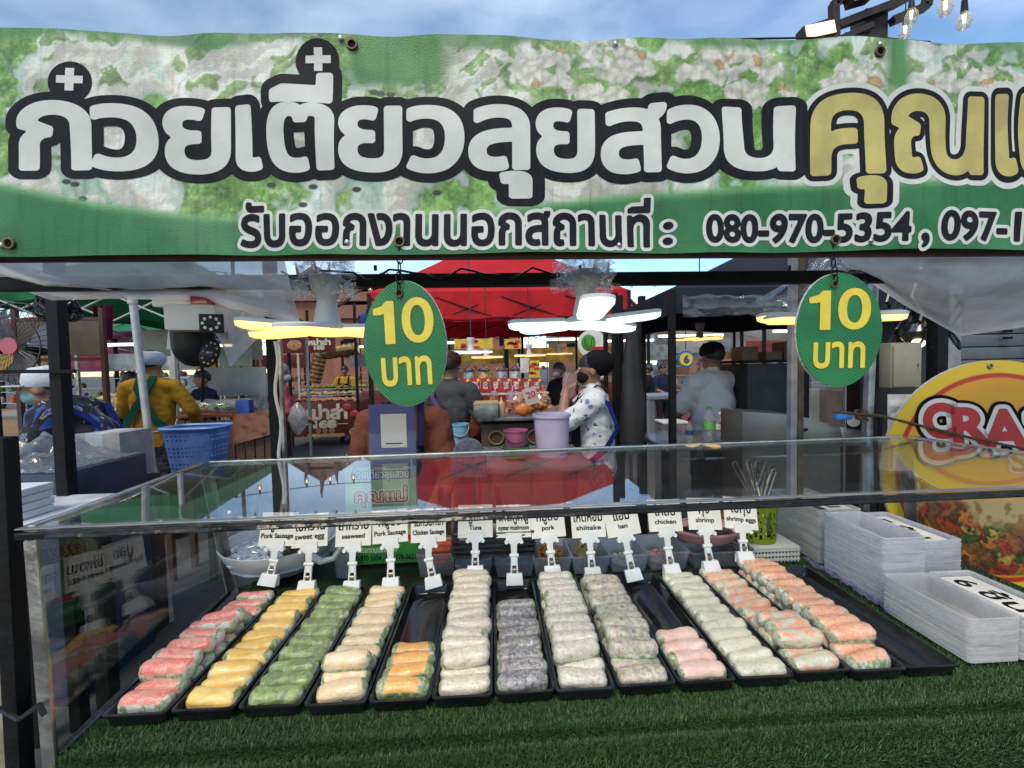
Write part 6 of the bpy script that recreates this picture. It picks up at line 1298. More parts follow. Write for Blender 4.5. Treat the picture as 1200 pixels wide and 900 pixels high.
sa, sb = AT(326, 396, MY), AT(393, 413, MY); M().box(((sa.x+sb.x)/2, MY+.0, (sa.z+sb.z)/2), (sb.x-sa.x, .05, sa.z-sb.z)).build('top_sign', RED2, t); 
xs = (sa.x+sb.x)/2; lettering([('หม่าล่า', xs-xc+.05, (sa.z+sb.z)/2, xs-xc+.45, sa.z-.03), ('168', xs-xc+.15, sb.z+.06, xs-xc+.33, sb.z+.14)], 'top_sign_name', CREAM, t, lambda u, v, q: Vector((xc+u, MY-.028-q, v)), .01, 0, .002); M().sph((xs-.22, MY-.028, (sa.z+sb.z)/2), (.14, .01, .10), 14, 8).build('emblem', mat('emblem_tan', (.40, .22, .10), .5, 0, .5, 20), t)
# ribbed flexible duct rising behind the counter
m = M(); P0, P1, P2 = AT(368, 448, MY+.9), AT(376, 415, MY+.9), AT(420, 408, MY+1.0)
pts = [P0.lerp(P1, k/14) if k < 15 else P1.lerp(P2, (k-14)/14) for k in range(29)]; m.tube(pts, [.13+.012*(k % 2) for k in range(29)], 14)
solo(m, 'duct_hose', mat('bronze_duct', (.30, .19, .08), .3, .8, .3), 'ribbed bronze duct behind the red food stall', 'duct', ang=10)
# ------------------------------------------------------------------ drink stall under the red canopy
DY = 4.0; a, b = AT(545, 480, DY), AT(650, 452, DY)
ORG = mat('orange_counter', (.50, .10, .03), .5, 0, .12, 8); t = T('drink_stall', 'orange drink stall counter with a row of drink pictures', 'stall', ((a.x+b.x)/2, DY+.3, 0))
zt4 = AT(600, 456, DY).z; x0, x1 = AT(540, 470, DY).x, AT(640, 470, DY).x; M().box(((x0+x1)/2, DY+.3, zt4/2), (x1-x0, .6, zt4)).build('counter', ORG, t, bevel=.008)
M().box(((x0+x1)/2, DY-.02, AT(600, 461, DY).z), (x1-x0+.04, .05, .018)).build('front_ledge', CREAM, t)
cols = [(.10, .25, .05), (.50, .08, .18), (.05, .03, .05), (.25, .05, .03), (.06, .10, .05), (.35, .06, .15), (.12, .30, .10)]
for k in range(8):
    c = AT(545+12*k, 451, DY-.012); tt = M().box(c, (.090, .010, .125)).build('drink_picture', mat('picture_red', (.42, .02, .03), .5), t); M().prism([c+Vector(q) for q in ((-.020, -.007, -.040), (.020, -.007, -.040), (.026, -.007, .03), (-.026, -.007, .03))], (0, -.003, 0)).build('printed_cup', mat('cup_print_%d' % (k % 7), cols[k % 7], .5, 0, .3, 60, col2=(.6, .58, .5)), tt); M().cyl(c+Vector((.028, -.006, .045)), c+Vector((.028, -.010, .045)), .014, n=10).build('printed_flower', YELLOWI, tt)
zt5 = AT(600, 478, DY-.3).z; M().box(((x0+x1)/2, DY-.25, zt5/2), (x1-x0+.1, .42, zt5)).build('front_table', mat('orange_dark', (.34, .06, .02), .55), t, bevel=.006)
for i, (x, col, lab) in enumerate(((559, (.12, .42, .06), 'green iced drink cup on the drink stall'), (579, (.62, .22, .10), 'orange iced drink cup on the drink stall'), (599, (.62, .12, .34), 'pink iced drink cup on the drink stall'))):
    c = AT(x, 475, DY-.35); c.z = zt5+.001; tt = T('iced_drink', lab, 'drink', c, 'iced drinks on the stall'); M().lathe([(.032, 0), (.045, .11)], c, 16).build('cup', mat('drink_%d' % i, col, .15, 0, .4, 50, coat=.6), tt); M().lathe([(.046, .11), (.046, .118), (.03, .15), (.008, .155)], c, 16).build('lid', CLEARP, tt); M().cyl(c+Vector((0, 0, .1)), c+Vector((.02, 0, .2)), .004, n=6).build('straw', WHITEP, tt)
for i, x in enumerate((550, 567, 588, 604)):
    c = AT(x, 440, DY+.25); c.z = zt4+.001; tt = T('drink_jar', ['leftmost', 'second', 'third', 'rightmost'][i]+' steel lidded drink jar on the drink stall counter', 'jar', c, 'drink jars on the counter'); M().lathe([(.055, 0), (.060, .01), (.060, .16), (.05, .175)], c, 18).build('jar_glass', mat('jar_%d' % i, ((.25, .27, .25), (.45, .25, .10), (.3, .3, .3), (.4, .40, .38))[i], .15, 0, .5, 30, coat=.6), tt); M().lathe([(.062, .175), (.064, .19), (.03, .215), (.01, .225), (.012, .24)], c, 18).build('lid', CHROME, tt); M().cyl(c+Vector((0, -.06, .03)), c+Vector((0, -.09, .03)), .008, n=8).build('tap', STEEL, tt)
# yellow menu strip high under the red canopy, and yellow upright menu
for x, y, w_, h_, lab in ((555, 403, 46, 12, 'yellow menu strip hanging left under the red canopy'), (601, 403, 20, 12, 'yellow menu strip hanging right under the red canopy'), (626, 432, 13, 20, 'upright yellow menu card on the drink stall'), (615, 428, 11, 18, 'white notice card on the drink stall')):
    p = AT(x, y, DY+.1); tt = T('menu_board', lab, 'sign', p, 'menu boards of the drink stall'); M().box(p, (w_*DY/F, .015, h_*DY/F)).build('board', mat('menu_white', (.6, .58, .55), .5) if 'white' in lab else mat('menu_yellow', (.62, .42, .04), .5, 0, .25, 20), tt)
    gg = random.Random(x)
    if 'white' not in lab:
        for k in range(6): M().box(p+Vector((gg.uniform(-.38, .38)*w_*DY/F, -.009, gg.uniform(-.35, .35)*h_*DY/F)), (.05, .004, .022)).build('menu_text', REDI, tt)
# snack stand with orange chips and the 20 sign
SYb = 2.75; x0, x1 = AT(560, 497, SYb).x, AT(700, 497, SYb).x; zs = AT(600, 489, SYb).z
t = T('snack_counter', 'steel snack counter in front of the drink stall', 'counter', ((x0+x1)/2, SYb+.3, 0)); M().box(((x0+x1)/2, SYb+.35, zs-.012), (x1-x0, .7, .025)).build('counter_top', STEEL, t, bevel=.003); M().box(((x0+x1)/2, SYb+.36, zs*.5-.02), (x1-x0-.04, .62, zs-.06)).build('counter_body', mat('counter_brown', (.08, .05, .03), .6, 0, .3, 12), t)
for k in range(6): M().tube([Vector((x0+.12+k*.13+.05*math.cos(q/10*6.28), SYb+.04, zs-.14+.045*math.sin(q/10*6.28))) for q in range(11)], .006, 5).build('scroll_ornament', mat('gold_scroll', (.20, .15, .05), .5), t)
CHIP = mat('orange_chips', (.62, .26, .06), .5, 0, .4, 30)
for i, (x, lab) in enumerate(((620, 'left clear bag of orange chips on the snack counter'), (634, 'right clear bag of orange chips on the snack counter'), (606, 'low clear bag of orange chips at the counter edge'))):
    c = AT(x, 485, SYb+.25); c.z = zs+.002; tt = T('chip_bag', lab, 'bag', c, 'bags of orange chips'); gg = random.Random(i); m = M()
    for _ in range(60): m.box(c+Vector((gg.gauss(0, .028), gg.gauss(0, .025), abs(gg.gauss(.05, .03))+.012)), (.035, .028, .004), m=Matrix.Rotation(gg.uniform(0, 3), 3, 'X')@Matrix.Rotation(gg.uniform(0, 3), 3, 'Z'))
    m.build('chips', CHIP, tt)['kind'] = 'stuff'; M().sheet(lambda u, v: c+Vector((.075*math.sin(min(3.0, v*2.9+.15))*math.cos(u*6.28)*(1+.2*noise.noise((u*8, v*4, i))), .06*math.sin(min(3.0, v*2.9+.15))*math.sin(u*6.28), .155*v+.002)), 22, 12).build('film', FILM, tt)
c = AT(622, 464, SYb+.1); tt = T('number_sign', 'pale tilted card with the number 20 above the chips', 'sign', c); M().box(c, (.095, .004, .115), m=Matrix.Rotation(R(-18), 3, 'Y')).build('card', mat('pale_card', (.50, .42, .42), .6), tt); ux, uz = Matrix.Rotation(R(-18), 3, 'Y')@Vector((1, 0, 0)), Matrix.Rotation(R(-18), 3, 'Y')@Vector((0, 0, 1)); print_text('20', 'number', REDI, tt, c+Vector((0, -.003, .01)), ux, uz, .06, .045, .001, 0, .001); M().bar(c+Vector((-.01, .004, -.05)), Vector((c.x-.02, c.y+.01, zs)), .006).build('stick', REDI, tt)
# griddle, sauce bottle, snack pack
c = AT(570, 500, SYb-.05); c.z = zs; t = T('griddle_box', 'steel griddle box on the snack counter', 'griddle', c); M().box(c+Vector((0, .15, .045)), (.16, .24, .09)).build('box_body', STEEL, t, bevel=.004); M().box(c+Vector((0, .15, .094)), (.165, .245, .008)).build('wood_board', mat('pale_wood', (.42, .30, .14), .6), t)
c = AT(588, 492, SYb+.05); c.z = zs+.001; t = T('sauce_bottle', 'squeeze bottle of pale sauce on the snack counter', 'bottle', c); M().lathe([(.022, 0), (.024, .01), (.024, .085), (.015, .10), (.008, .105), (.003, .135)], c, 14).build('bottle_body', mat('mayo', (.50, .36, .20), .4), t)
c = AT(614, 495, SYb-.02); c.z = zs+.001; solo(M().sheet(lambda u, v: c+Vector((.06*(u-.5)*2, .03*math.sin(u*3.14)*math.cos(v*6.28), .05+.045*math.sin(u*3.14)*math.sin(v*6.28)+.005*noise.noise((u*9, v*9, 0)))), 16, 16), 'snack_packet', mat('snack_yellow', (.60, .38, .04), .3, 0, .5, 22, col2=(.6, .1, .03)), 'yellow snack packet on the counter edge', 'packet')
# buckets
def bucket(label, xl, xr, yt, yb, Y, mt, on=None, handle=False, stripe=None):
    a, b = AT(xl, yt, Y), AT(xr, yt, Y); zb = AT(xl, yb, Y).z; r = (b.x-a.x)/2; c = Vector(((a.x+b.x)/2, Y+r, zb)); h = a.z-zb
    t = T('bucket', label, 'bucket', c); hollow([(r*.84, 0), (r*.97, h*.94), (r*1.04, h*.94), (r*1.04, h)], r*.04, c, 28).build('bucket_wall', mt, t)
    if handle: M().tube([c+Vector((r*math.cos(q), -r*.3-r*.75*math.sin(q), h*.9-.05*math.sin(q))) for q in [math.pi*k/12 for k in range(13)]], .004, 6).build('handle', BLACKP, t)
    if stripe:
        for zf, mm in stripe: M().lathe([(r*(.86+.13*zf), h*zf), (r*(.86+.13*(zf+.06)), h*(zf+.06))], c, 28, cap=False).build('colour_band', mm, t)
    return t, c, r, h
LAV = mat('lavender_plastic', (.52, .45, .62), .4, 0, .05, sss=.1); PNK = mat('pink_plastic', (.40, .10, .20), .4, 0, .1); LBL = mat('light_blue_plastic', (.18, .42, .58), .4); GRN = mat('green_plastic', (.03, .25, .06), .4)
sy = 1.95; zst = AT(640, 540, sy).z
tb2 = slat_table('low dark work table behind the case holding the buckets', AT(560, 540, sy).x, AT(690, 540, sy).x, 1.85, zst, .5, WOOD, False, mat('worn_steel_top', (.2, .2, .2), .4, .6))
bucket('tall lavender plastic bucket in front of the floral shirt', 627, 672, 488, 539, sy+.02, LAV)
bucket('green basin under the pink bucket', 588, 623, 526, 539, sy, GRN)
bucket('pink bucket with black handle left of the lavender bucket', 591, 619, 506, 527, sy+.03, PNK, handle=True)
bucket('light blue bucket beside the vendor', 528, 549, 498, 530, 2.3, LBL, handle=True)
p = AT(538, 530, 2.3); st = T('stool', 'small dark stool under the light blue bucket', 'stool', (p.x, 2.34, 0)); M().box((p.x, 2.36, p.z-.016), (.24, .24, .03)).build('seat', WOOD, st)
for sx in (-.09, .09):
    for q in (-.09, .09): M().box((p.x+sx, 2.36+q, p.z/2-.016), (.03, .03, p.z-.032)).build('leg', WOOD, st)
# grey chair back beside the vendor
c = AT(548, 530, 1.62); t = T('folding_chair', 'grey padded chair with rounded back beside the vendor', 'chair', (c.x, 1.75, 0)); GF = mat('grey_fabric', (.10, .115, .14), .9, 0, .3, 90, .4, 200)
M().prism([AT(527+44*(1-math.cos(q))/2, 560-46*math.sin(q)**.6, 1.62) for q in [math.pi*k/16 for k in range(17)]], (0, .03, 0)).build('backrest', GF, t, bevel=.008)
M().box((c.x, 1.83, .47), (.36, .36, .04)).build('seat', GF, t, bevel=.01)
for sx in (-.16, .16):
    M().bar((c.x+sx, 1.66, 0), (c.x+sx*.7, 1.65, .98), .02).build('rear_leg', BLACK, t); M().bar((c.x+sx, 2.0, 0), (c.x+sx, 1.98, .46), .02).build('front_leg', BLACK, t)
# round watermelon sign
c = AT(694, 403, 4.3); t = T('watermelon_sign', 'round white sign with a watermelon picture under the red canopy', 'sign', c); r = 17*4.3/F
M().cyl(c, c+Vector((0, .02, 0)), r, n=32).build('disc', WHI, t); M().sph(c+Vector((-.04, -.004, .015)), (.075, .008, .085), 18, 10).build('melon', mat('melon_green', (.06, .25, .03), .4, 0, .8, 9, stretch=(12, 1, 1)), t)
M().prism([c+Vector((.055+.075*math.cos(q), -.014, -.03+.075*math.sin(q))) for q in [math.pi+math.pi*k/14 for k in range(15)]], (0, .008, 0)).build('melon_slice', mat('melon_red', (.55, .02, .03), .4), t); M().tube([c+Vector((.055+.078*math.cos(q), -.012, -.03+.078*math.sin(q))) for q in [math.pi+math.pi*k/14 for k in range(15)]], .006, 5).build('melon_rind', GRN, t)
M().bar(c+Vector((0, .01, r)), c+Vector((0, .01, .55)), .006).build('hanging_wire', BLACK, t)
# other folding lamps farther off
for i, (x, y, Y, mt_, lab) in enumerate(((552, 412, 3.6, COOL, 'far cold folding lamp over the drink stall at left'), (570, 418, 4.6, WARM, 'far warm folding lamp under the red canopy at left'), (620, 416, 4.6, WARM, 'far warm folding lamp under the red canopy at right'), (820, 396, 3.3, WARM, 'far warm folding lamp above the white shirted cook'), (655, 414, 5.6, WARM, 'far warm folding lamp behind the floral shirt'))):
    folding_lamp(x, y, Y, mt_, lab, ((0, 0), (72, 0), (144, 0), (216, 0), (288, 0)), film=False); c = AT(x, y, Y); o = COL.objects[-1] if False else None
    hw = T('lamp_wire', lab.replace('folding lamp', 'lamp wire'), 'cable', c+Vector((0, 0, .118))); M().cyl(c+Vector((0, 0, .12)), c+Vector((0, 0, .9)), .005, n=6).build('wire', BLACKP, hw)
# dark rolled tarpaulin and poles left of the navy tent
for i, (x, r_, y0_, lab) in enumerate(((720, .018, 370, 'thin black pole right of the floral shirt'), (727, .016, 372, 'second black pole right of the floral shirt'), (752, .022, 372, 'thick black pole beside the rolled dark tarpaulin'))):
    p = AT(x, y0_, 2.75+.1*i); pole([p+Vector((0, 0, .15)), Vector((p.x, p.y, 0))], r_, BLACK, lab)
c0, c1 = AT(741, 375, 2.7), AT(741, 530, 2.7)
solo(M().tube([c0.lerp(c1, k/14)+Vector((.004*math.sin(k*.9), 0, 0)) for k in range(15)], [.055+.014*noise.noise((k*.7, 0, 0))+.030*(k > 4)*min(1, (k-4)/5) for k in range(15)], 16, sq=.6), 'rolled_tarpaulin', mat('black_tarp', (.020, .020, .022), .5, 0, .4, 14, .8, 14, stretch=(1, 1, .2)), 'rolled black tarpaulin tied to poles right of the floral shirt', 'tarpaulin')
# ------------------------------------------------------------------ right: cook's stall
ky = 2.75; x0, x1 = AT(750, 500, ky).x, AT(1000, 500, ky).x; zk = AT(850, 505, ky).z
t = slat_table('cluttered steel work table in front of the cook', x0, x1, 2.35, AT(850, 519, 2.4).z, .55, BLACK, False, STEEL); zk = AT(850, 519, 2.4).z
zc2 = AT(810, 463, 3.5).z; slat_table('white serving counter beyond the cook', AT(760, 463, 3.5).x, AT(900, 463, 3.5).x, 3.5, zc2, .4, WHITEP, False)
for x, lab in ((823, 'small tray of food left of the cook'), (805, 'flat basket of food at the end of the serving counter')):
    c = AT(x, 460, 3.6); c.z = zc2+.002; tt = T('food_tray', lab, 'tray', c); M().box(c+Vector((0, 0, .015)), (.16, .2, .03)).build('tray_body', STEEL, tt, bevel=.005); pp = M(); gg = random.Random(x)
    for _ in range(40): pp.sph(c+Vector((gg.uniform(-.06, .06), gg.uniform(-.08, .08), .035+gg.uniform(0, .03))), (.018, .014, .012), 6, 4)
    pp.build('food', CHIP, tt)['kind'] = 'stuff'
c = AT(793, 515, 2.45); c.z = zk+.001; t = T('lidded_box', 'clear lidded plastic box on the work table', 'box', c); M().box(c+Vector((0, .08, .055)), (.15, .14, .11)).build('box_body', CLEARP, t, bevel=.008); M().box(c+Vector((0, .08, .118)), (.158, .148, .014)).build('lid', WHITEP, t, bevel=.004)
def bottle(x, y, Y, h, r, mt, label, lab_mt, capm):
    c = AT(x, y, Y); c.z = zk+.001; t = T('bottle', label, 'bottle', c); M().lathe([(r*.9, 0), (r, .01), (r, h*.30), (r*.92, h*.34), (r, h*.38), (r, h*.64), (r*.8, h*.76), (r*.34, h*.88), (r*.34, h*.93)], c, 18).build('bottle_body', mt, t); M().lathe([(r*1.01, h*.40), (r*1.01, h*.60)], c, 18, cap=False).build('label', lab_mt, t); M().cyl(c+Vector((0, 0, h*.93)), c+Vector((0, 0, h)), r*.38, n=12).build('cap', capm, t)
bottle(831, 520, 2.40, .22, .036, CLEARP, 'clear bottle with green label in front of the cook', mat('green_label2', (.10, .35, .06), .5), GRN); bottle(808, 520, 2.42, .13, .022, CLEARP, 'small bottle with blue label and red cap on the work table', NAVY, REDI); bottle(845, 520, 2.5, .17, .05, CLEARP, 'squat clear jar right of the green labelled bottle', WHITEP, WHITEP)
# steel hood / cooker
c0 = AT(870, 482, 2.2); c1 = AT(990, 520, 2.2); t = T('steel_cooker', 'brushed steel cooker with slanted lid right of the cook', 'cooker', ((c0.x+c1.x)/2, 2.4, 0))
BRUSH = mat('brushed_steel', (.26, .25, .24), .36, .9, .15, 5, .05, 40)
zz0, zz1 = c0.z, c1.z; M().prism([Vector((c0.x, 2.2, zz1)), Vector((c1.x, 2.2, zz1)), AT(985, 500, 2.2), AT(932, 486, 2.2), Vector((c0.x, 2.2, zz0))], (0, .22, 0)).build('hood', BRUSH, t, bevel=.006); M().box(((c0.x+c1.x)/2, 2.315, zz1/2), (c1.x-c0.x-.02, .2, zz1)).build('cabinet', BRUSH, t); M().bar(AT(938, 506, 2.19), AT(946, 503, 2.19), .012).build('handle', BLACK, t)
c = AT(907, 450, 2.95); t = T('dark_cabinet', 'tall black cabinet behind the steel cooker', 'cabinet', (c.x, 3.1, 0)); M().box((c.x, 3.1, .72), (.46, .4, 1.44)).build('cabinet_body', mat('cabinet_black', (.012, .012, .013), .5), t, bevel=.006); M().box((c.x, 3.1, 1.455), (.52, .42, .02)).build('shelf', BLACK, t); 
for s, h in ((-.16, .10), (.02, .06), (.16, .13)): M().box((c.x+s, 3.05, 1.466+h/2), (.12, .14, h)).build('stored_box', mat('stored_tan', (.16, .12, .08), .6), t)
t = T('blue_lighter_gun', 'blue and red gas torch lying on the steel cooker', 'torch', AT(985, 492, 2.15)); a = AT(978, 488, 2.15); M().bar(a, AT(998, 487, 2.15), .03, .04).build('torch_body', mat('torch_blue', (.03, .22, .55), .35), t, bevel=.006); M().bar(AT(998, 487, 2.15), AT(1006, 486, 2.15), .022).build('torch_tip', REDI, t); M().cyl(AT(1000, 494, 2.13), AT(1000, 494, 2.16), .028, n=16).build('knob', STEEL, t)
# electric box, cables, bulb, crate shelves at right
c = AT(1050, 428, 1.9); t = T('electric_box', 'beige metal electric box on the poles at right', 'electric box', c); EB_ = mat('beige_enamel', (.33, .29, .21), .45, .2, .1, 8); M().box(c, (.15, .10, .21)).build('box_body', EB_, t, bevel=.006); M().box(c+Vector((-.012, -.055, -.004)), (.115, .01, .19)).build('box_door', EB_, t, bevel=.004); M().cyl(c+Vector((.05, -.055, 0)), c+Vector((.05, -.065, 0)), .007, n=10).build('lock', STEEL, t); M().bar(c+Vector((-.095, .02, .2)), Vector((c.x-.095, c.y+.02, 0)), .03).build('post', BLACK, t); M().bar(c+Vector((-.11, .015, .10)), c+Vector((.08, .015, .10)), .02).build('bracket', BLACK, t)
p = AT(1099, 370, 2.0); pole([p+Vector((0, 0, .2)), Vector((p.x, p.y, 0))], .028, BLACK, 'thick black pole between the electric box and the grey shutter')
c = AT(1076, 402, 2.1); t = T('hanging_bulb', 'small lit bulb with clamp lamp right of the electric box', 'lamp', c); M().sph(c, (.028, .028, .026), 14, 9).build('bulb', ledmat('bulb_glow', (1, .75, .38), 3), t); M().lathe([(.02, .02), (.05, .06), (.03, .10)], c, 16, cap=False).build('shade', STEEL, t); M().tube([c+Vector((0, 0, .09)), c+Vector((.02, 0, .16)), c+Vector((-.02, .02, .25)), c+Vector((.03, .02, .4))], .006, 6).build('cord', WHITEP, t)
m = M(); gg = random.Random(8)
for k in range(10): x = gg.uniform(1040, 1120); m.tube([AT(x+8*math.sin(q*.9+k), 345+q*8, 2.05+.05*math.sin(q+k)) for q in range(9)], .007, 5)
solo(m, 'hanging_cables', BLACKP, 'bundle of dark cables hanging under the right tarpaulin', 'cables')
c = AT(1170, 380, 2.3); t = T('roller_shutter', 'grey metal shutter cabinet behind the yellow oval sign', 'cabinet', (c.x, 2.4, 0)); SH = mat('shutter_grey', (.12, .13, .14), .5, .3, .1)
for k in range(22): M().box((c.x+.03, 2.36, .2+k*.075), (.44, .02, .070)).build('shutter_slat', SH, t, bevel=.006)
for s in (-1, 1): M().box((c.x+.03+s*.26, 2.36, .98), (.08, .06, 1.9)).build('shutter_jamb', mat('jamb_grey', (.22, .23, .24), .5), t)
M().box((c.x+.03, 2.66, .96), (.6, .5, 1.9)).build('cabinet_body', SH, t)
for k in range(7): p = AT(1181, 348+k*8, 2.32); M().box(p, (.05, .01, .014)).build('vent_slot', INK, t)
c = AT(1112, 405, 2.9); t = T('crate_tower', 'stack of wooden crates behind the thick black pole', 'crates', (c.x, 3.0, 0))
for k in range(8):
    for j in range(3): M().box((c.x, 2.9, .05+k*.22+j*.065), (.34, .02, .05)).build('crate_slat', mat('crate_wood', (.20, .14, .08), .7, 0, .3), t)
    for s in (-1, 1): M().box((c.x+s*.16, 3.05, .11+k*.22), (.02, .28, .19)).build('crate_side', mat('crate_wood', (.20, .14, .08), .7, 0, .3), t)
c = AT(1062, 490, 2.4); t = T('folding_chair', 'black folding chair with white cloth under the electric box', 'chair', (c.x, 2.5, 0)); M().tube([AT(1052+22*(1-math.cos(q)), 520-70*0-48*math.sin(q), 2.4) for q in [math.pi*k/14 for k in range(15)]], .012, 6).build('back_frame', BLACK, t); M().sheet(lambda u, v: AT(1040+40*u, 462+45*v, 2.5-.02*noise.noise((u*5, v*5, 1))), 12, 12).build('draped_cloth', cloth('white_cloth', (.5, .5, .5)), t); M().box((c.x, 2.55, .45), (.36, .34, .03)).build('seat', BLACK, t)
for sx in (-.15, .15): M().bar((c.x+sx, 2.42, 0), (c.x+sx, 2.42, 1.1), .02).build('rear_leg', BLACK, t); M().bar((c.x+sx, 2.7, 0), (c.x+sx, 2.68, .44), .02).build('front_leg', BLACK, t)
# ------------------------------------------------------------------ far stalls filling the row behind
def far_stall(x, Y, wd, col, label, sd, sign=None):
    gg = random.Random(sd); c = AT(x, 440, Y); c.z = 0; t = T('far_stall', label, 'stall', (c.x, Y, 0), 'far market stalls')
    M().box((c.x, Y+.3, .45), (wd, .6, .9)).build('counter', mat('far_%d' % sd, col, .5, 0, .2, 3), t)
    for s in (-1, 1): M().bar((c.x+s*wd/2, Y, 0), (c.x+s*wd/2, Y, 2.2), .05).build('post', BLACK if sd % 2 else STEEL, t)
    M().box((c.x, Y+.55, 1.72), (wd, .03, .34)).build('sign', mat('farsign_%d' % sd, sign or (.5, .3, .05), .5, 0, .4, 5), t)
    for k in range(3): M().box((c.x, Y+.5, 1.0+k*.2), (wd*.94, .22, .015)).build('shelf', STEEL, t)
    for k in range(18):
        q = (c.x+gg.uniform(-.45, .45)*wd, Y+.42+gg.uniform(-.05, .1), 1.008+.2*gg.randint(0, 2)); h = gg.uniform(.07, .15); kk = gg.randint(0, 5)
        M().lathe([(.03, 0), (.045, .01), (.045, h*.7), (.025, h*.85), (.025, h)], q, 10).build('jar', mat('goods_%d' % kk, ((.5, .1, .05), (.55, .4, .08), (.1, .3, .08), (.5, .48, .45), (.3, .1, .25), (.1, .15, .4))[kk], .4, 0, .3, 9), t)
    M().box((c.x, Y+.2, 2.05), (wd*.7, .06, .05)).build('tube_light', ledmat('tube_%d' % sd, (1, .78, .45) if sd % 2 else (.85, .95, 1), 2.2), t)
    M().sheet(lambda u, v: Vector((c.x+(u-.5)*wd*1.1, Y-.2+v*1.2, 2.25+.35*v+.02*math.sin(u*14))), 14, 6).build('awning', (REDT, WHITET, GREENT, MAROON, BLUET)[sd % 5], t)
FS = [(-40, 7.5, 2.0, (.25, .16, .08)), (70, 8.8, 2.2, (.3, .12, .2)), (150, 8.2, 1.8, (.2, .2, .22)), (225, 9.0, 2.0, (.25, .2, .1)), (300, 10.2, 2.0, (.2, .05, .05)), (455, 10.5, 2.2, (.15, .04, .04)), (530, 9.5, 2.4, (.4, .15, .05)), (660, 9.0, 2.4, (.35, .1, .06)), (740, 10.0, 2.2, (.3, .25, .2)), (815, 8.6, 2.0, (.25, .08, .1)), (880, 9.4, 2.4, (.3, .3, .3)), (960, 7.8, 2.2, (.2, .2, .2)), (1060, 7.2, 2.2, (.15, .12, .1)), (1180, 7.8, 2.6, (.2, .15, .1))]
NM = ['far market stall at the left edge behind the fan', 'far stall under the pink canopy', 'far stall behind the black topped shopper', 'far stall behind the mustard jacket', 'far stall left of the red food stall', 'far stall right of the red food stall', 'far stall behind the vendor', 'far stall behind the drink stall', 'far stall behind the rolled dark tarpaulin', 'far stall left of the white shirted cook', 'far stall right of the white shirted cook', 'far stall behind the right ten baht sign', 'far stall behind the electric box', 'far stall behind the grey shutter']
for i, (x, Y, wd, col) in enumerate(FS): far_stall(x, Y, wd, col, NM[i], i, ((.5, .3, .05), (.5, .1, .25), (.4, .42, .4), (.45, .3, .05), (.3, .04, .04), (.2, .2, .22), (.5, .32, .04))[i % 7])
# round "6" sign hung near the cook
c = AT(804, 421, 6.2); t = T('number_disc', 'small round blue and yellow sign with a six behind the cook', 'sign', c); M().cyl(c, c+Vector((0, .02, 0)), .13, n=24).build('disc', mat('disc_blue', (.05, .16, .40), .5), t); M().cyl(c+Vector((0, -.012, 0)), c, .10, n=24).build('inner_disc', YELLOWI, t); print_text('6', 'digit', NAVY, t, c+Vector((0, -.014, 0)), (1, 0, 0), (0, 0, 1), .07, .11, .008, 0, .002); M().bar(c+Vector((0, .01, .15)), c+Vector((0, .01, .9)), .008).build('hanging_wire', BLACK, t)
# ------------------------------------------------------------------ temple-like roofs far behind
TILE = mat('roof_tiles', (.20, .065, .035), .7, 0, .3, 1.2, .5, 14); WALLB = mat('brick_wall', (.26, .11, .07), .8, 0, .2, .8)
def gable(x, ytop, ybase, Y, halfw, label, spire=True):
    p = AT(x, ytop, Y); b = AT(x, ybase, Y); cx, zt_, ze = p.x, p.z, b.z; hw = halfw; D = 9; t = T('temple_building', label, 'building', (cx, Y+D/2, 0)); M().box((cx, Y+D/2, ze/2), (hw*1.7, D-1, ze)).build('wall', WALLB, t)
    for k in range(3):
        s0, s1 = 1-.30*k, 1-.30*k-.36; z0 = ze+(zt_-ze)*(.31*k); z1 = min(zt_, z0+(zt_-ze)*.40)
        for sg in (-1, 1): M().prism([(cx+sg*hw*s0, Y, z0), (cx+sg*hw*max(.02, s1), Y, z1), (cx+sg*hw*max(.02, s1), Y+D, z1), (cx+sg*hw*s0, Y+D, z0)], (0, 0, .18)).build('roof', TILE, t)
        M().prism([(cx-hw*s0*.94, Y+.1, z0), (cx+hw*s0*.94, Y+.1, z0), (cx+hw*max(.03, s1)*.94, Y+.1, z1), (cx-hw*max(.03, s1)*.94, Y+.1, z1)], (0, .2, 0)).build('gable_panel', WALLB, t)
    if spire:
        for dx in (0, -.28*hw, .28*hw): z0 = zt_-(abs(dx)*.9 if dx else 0); M().tube([(cx+dx, Y, z0-.2), (cx+dx, Y-.1, z0+.5), (cx+dx*1.05, Y-.25, z0+1.0), (cx+dx*1.1, Y-.2, z0+1.5)], [.22, .16, .10, .02], 8).build('finial', TILE, t)
    for k in range(4): M().box((cx-hw*.6+k*hw*.4, Y+.47, ze*.6), (hw*.2, .08, ze*.25)).build('window', INK, t)
gable(368, 314, 352, 34, 4.2, 'brown tiled temple style gable roof behind the left warm lamp'); gable(450, 322, 372, 30, 4.5, 'broad brown tiled roof left of the red canopy', False); gable(552, 300, 350, 32, 4.0, 'brown tiled roof above the red canopy', False); gable(698, 314, 360, 36, 3.6, 'pointed brown tiled tower roof right of the white lamp'); gable(860, 318, 380, 40, 5, 'brown tiled roof behind the navy tent', False)
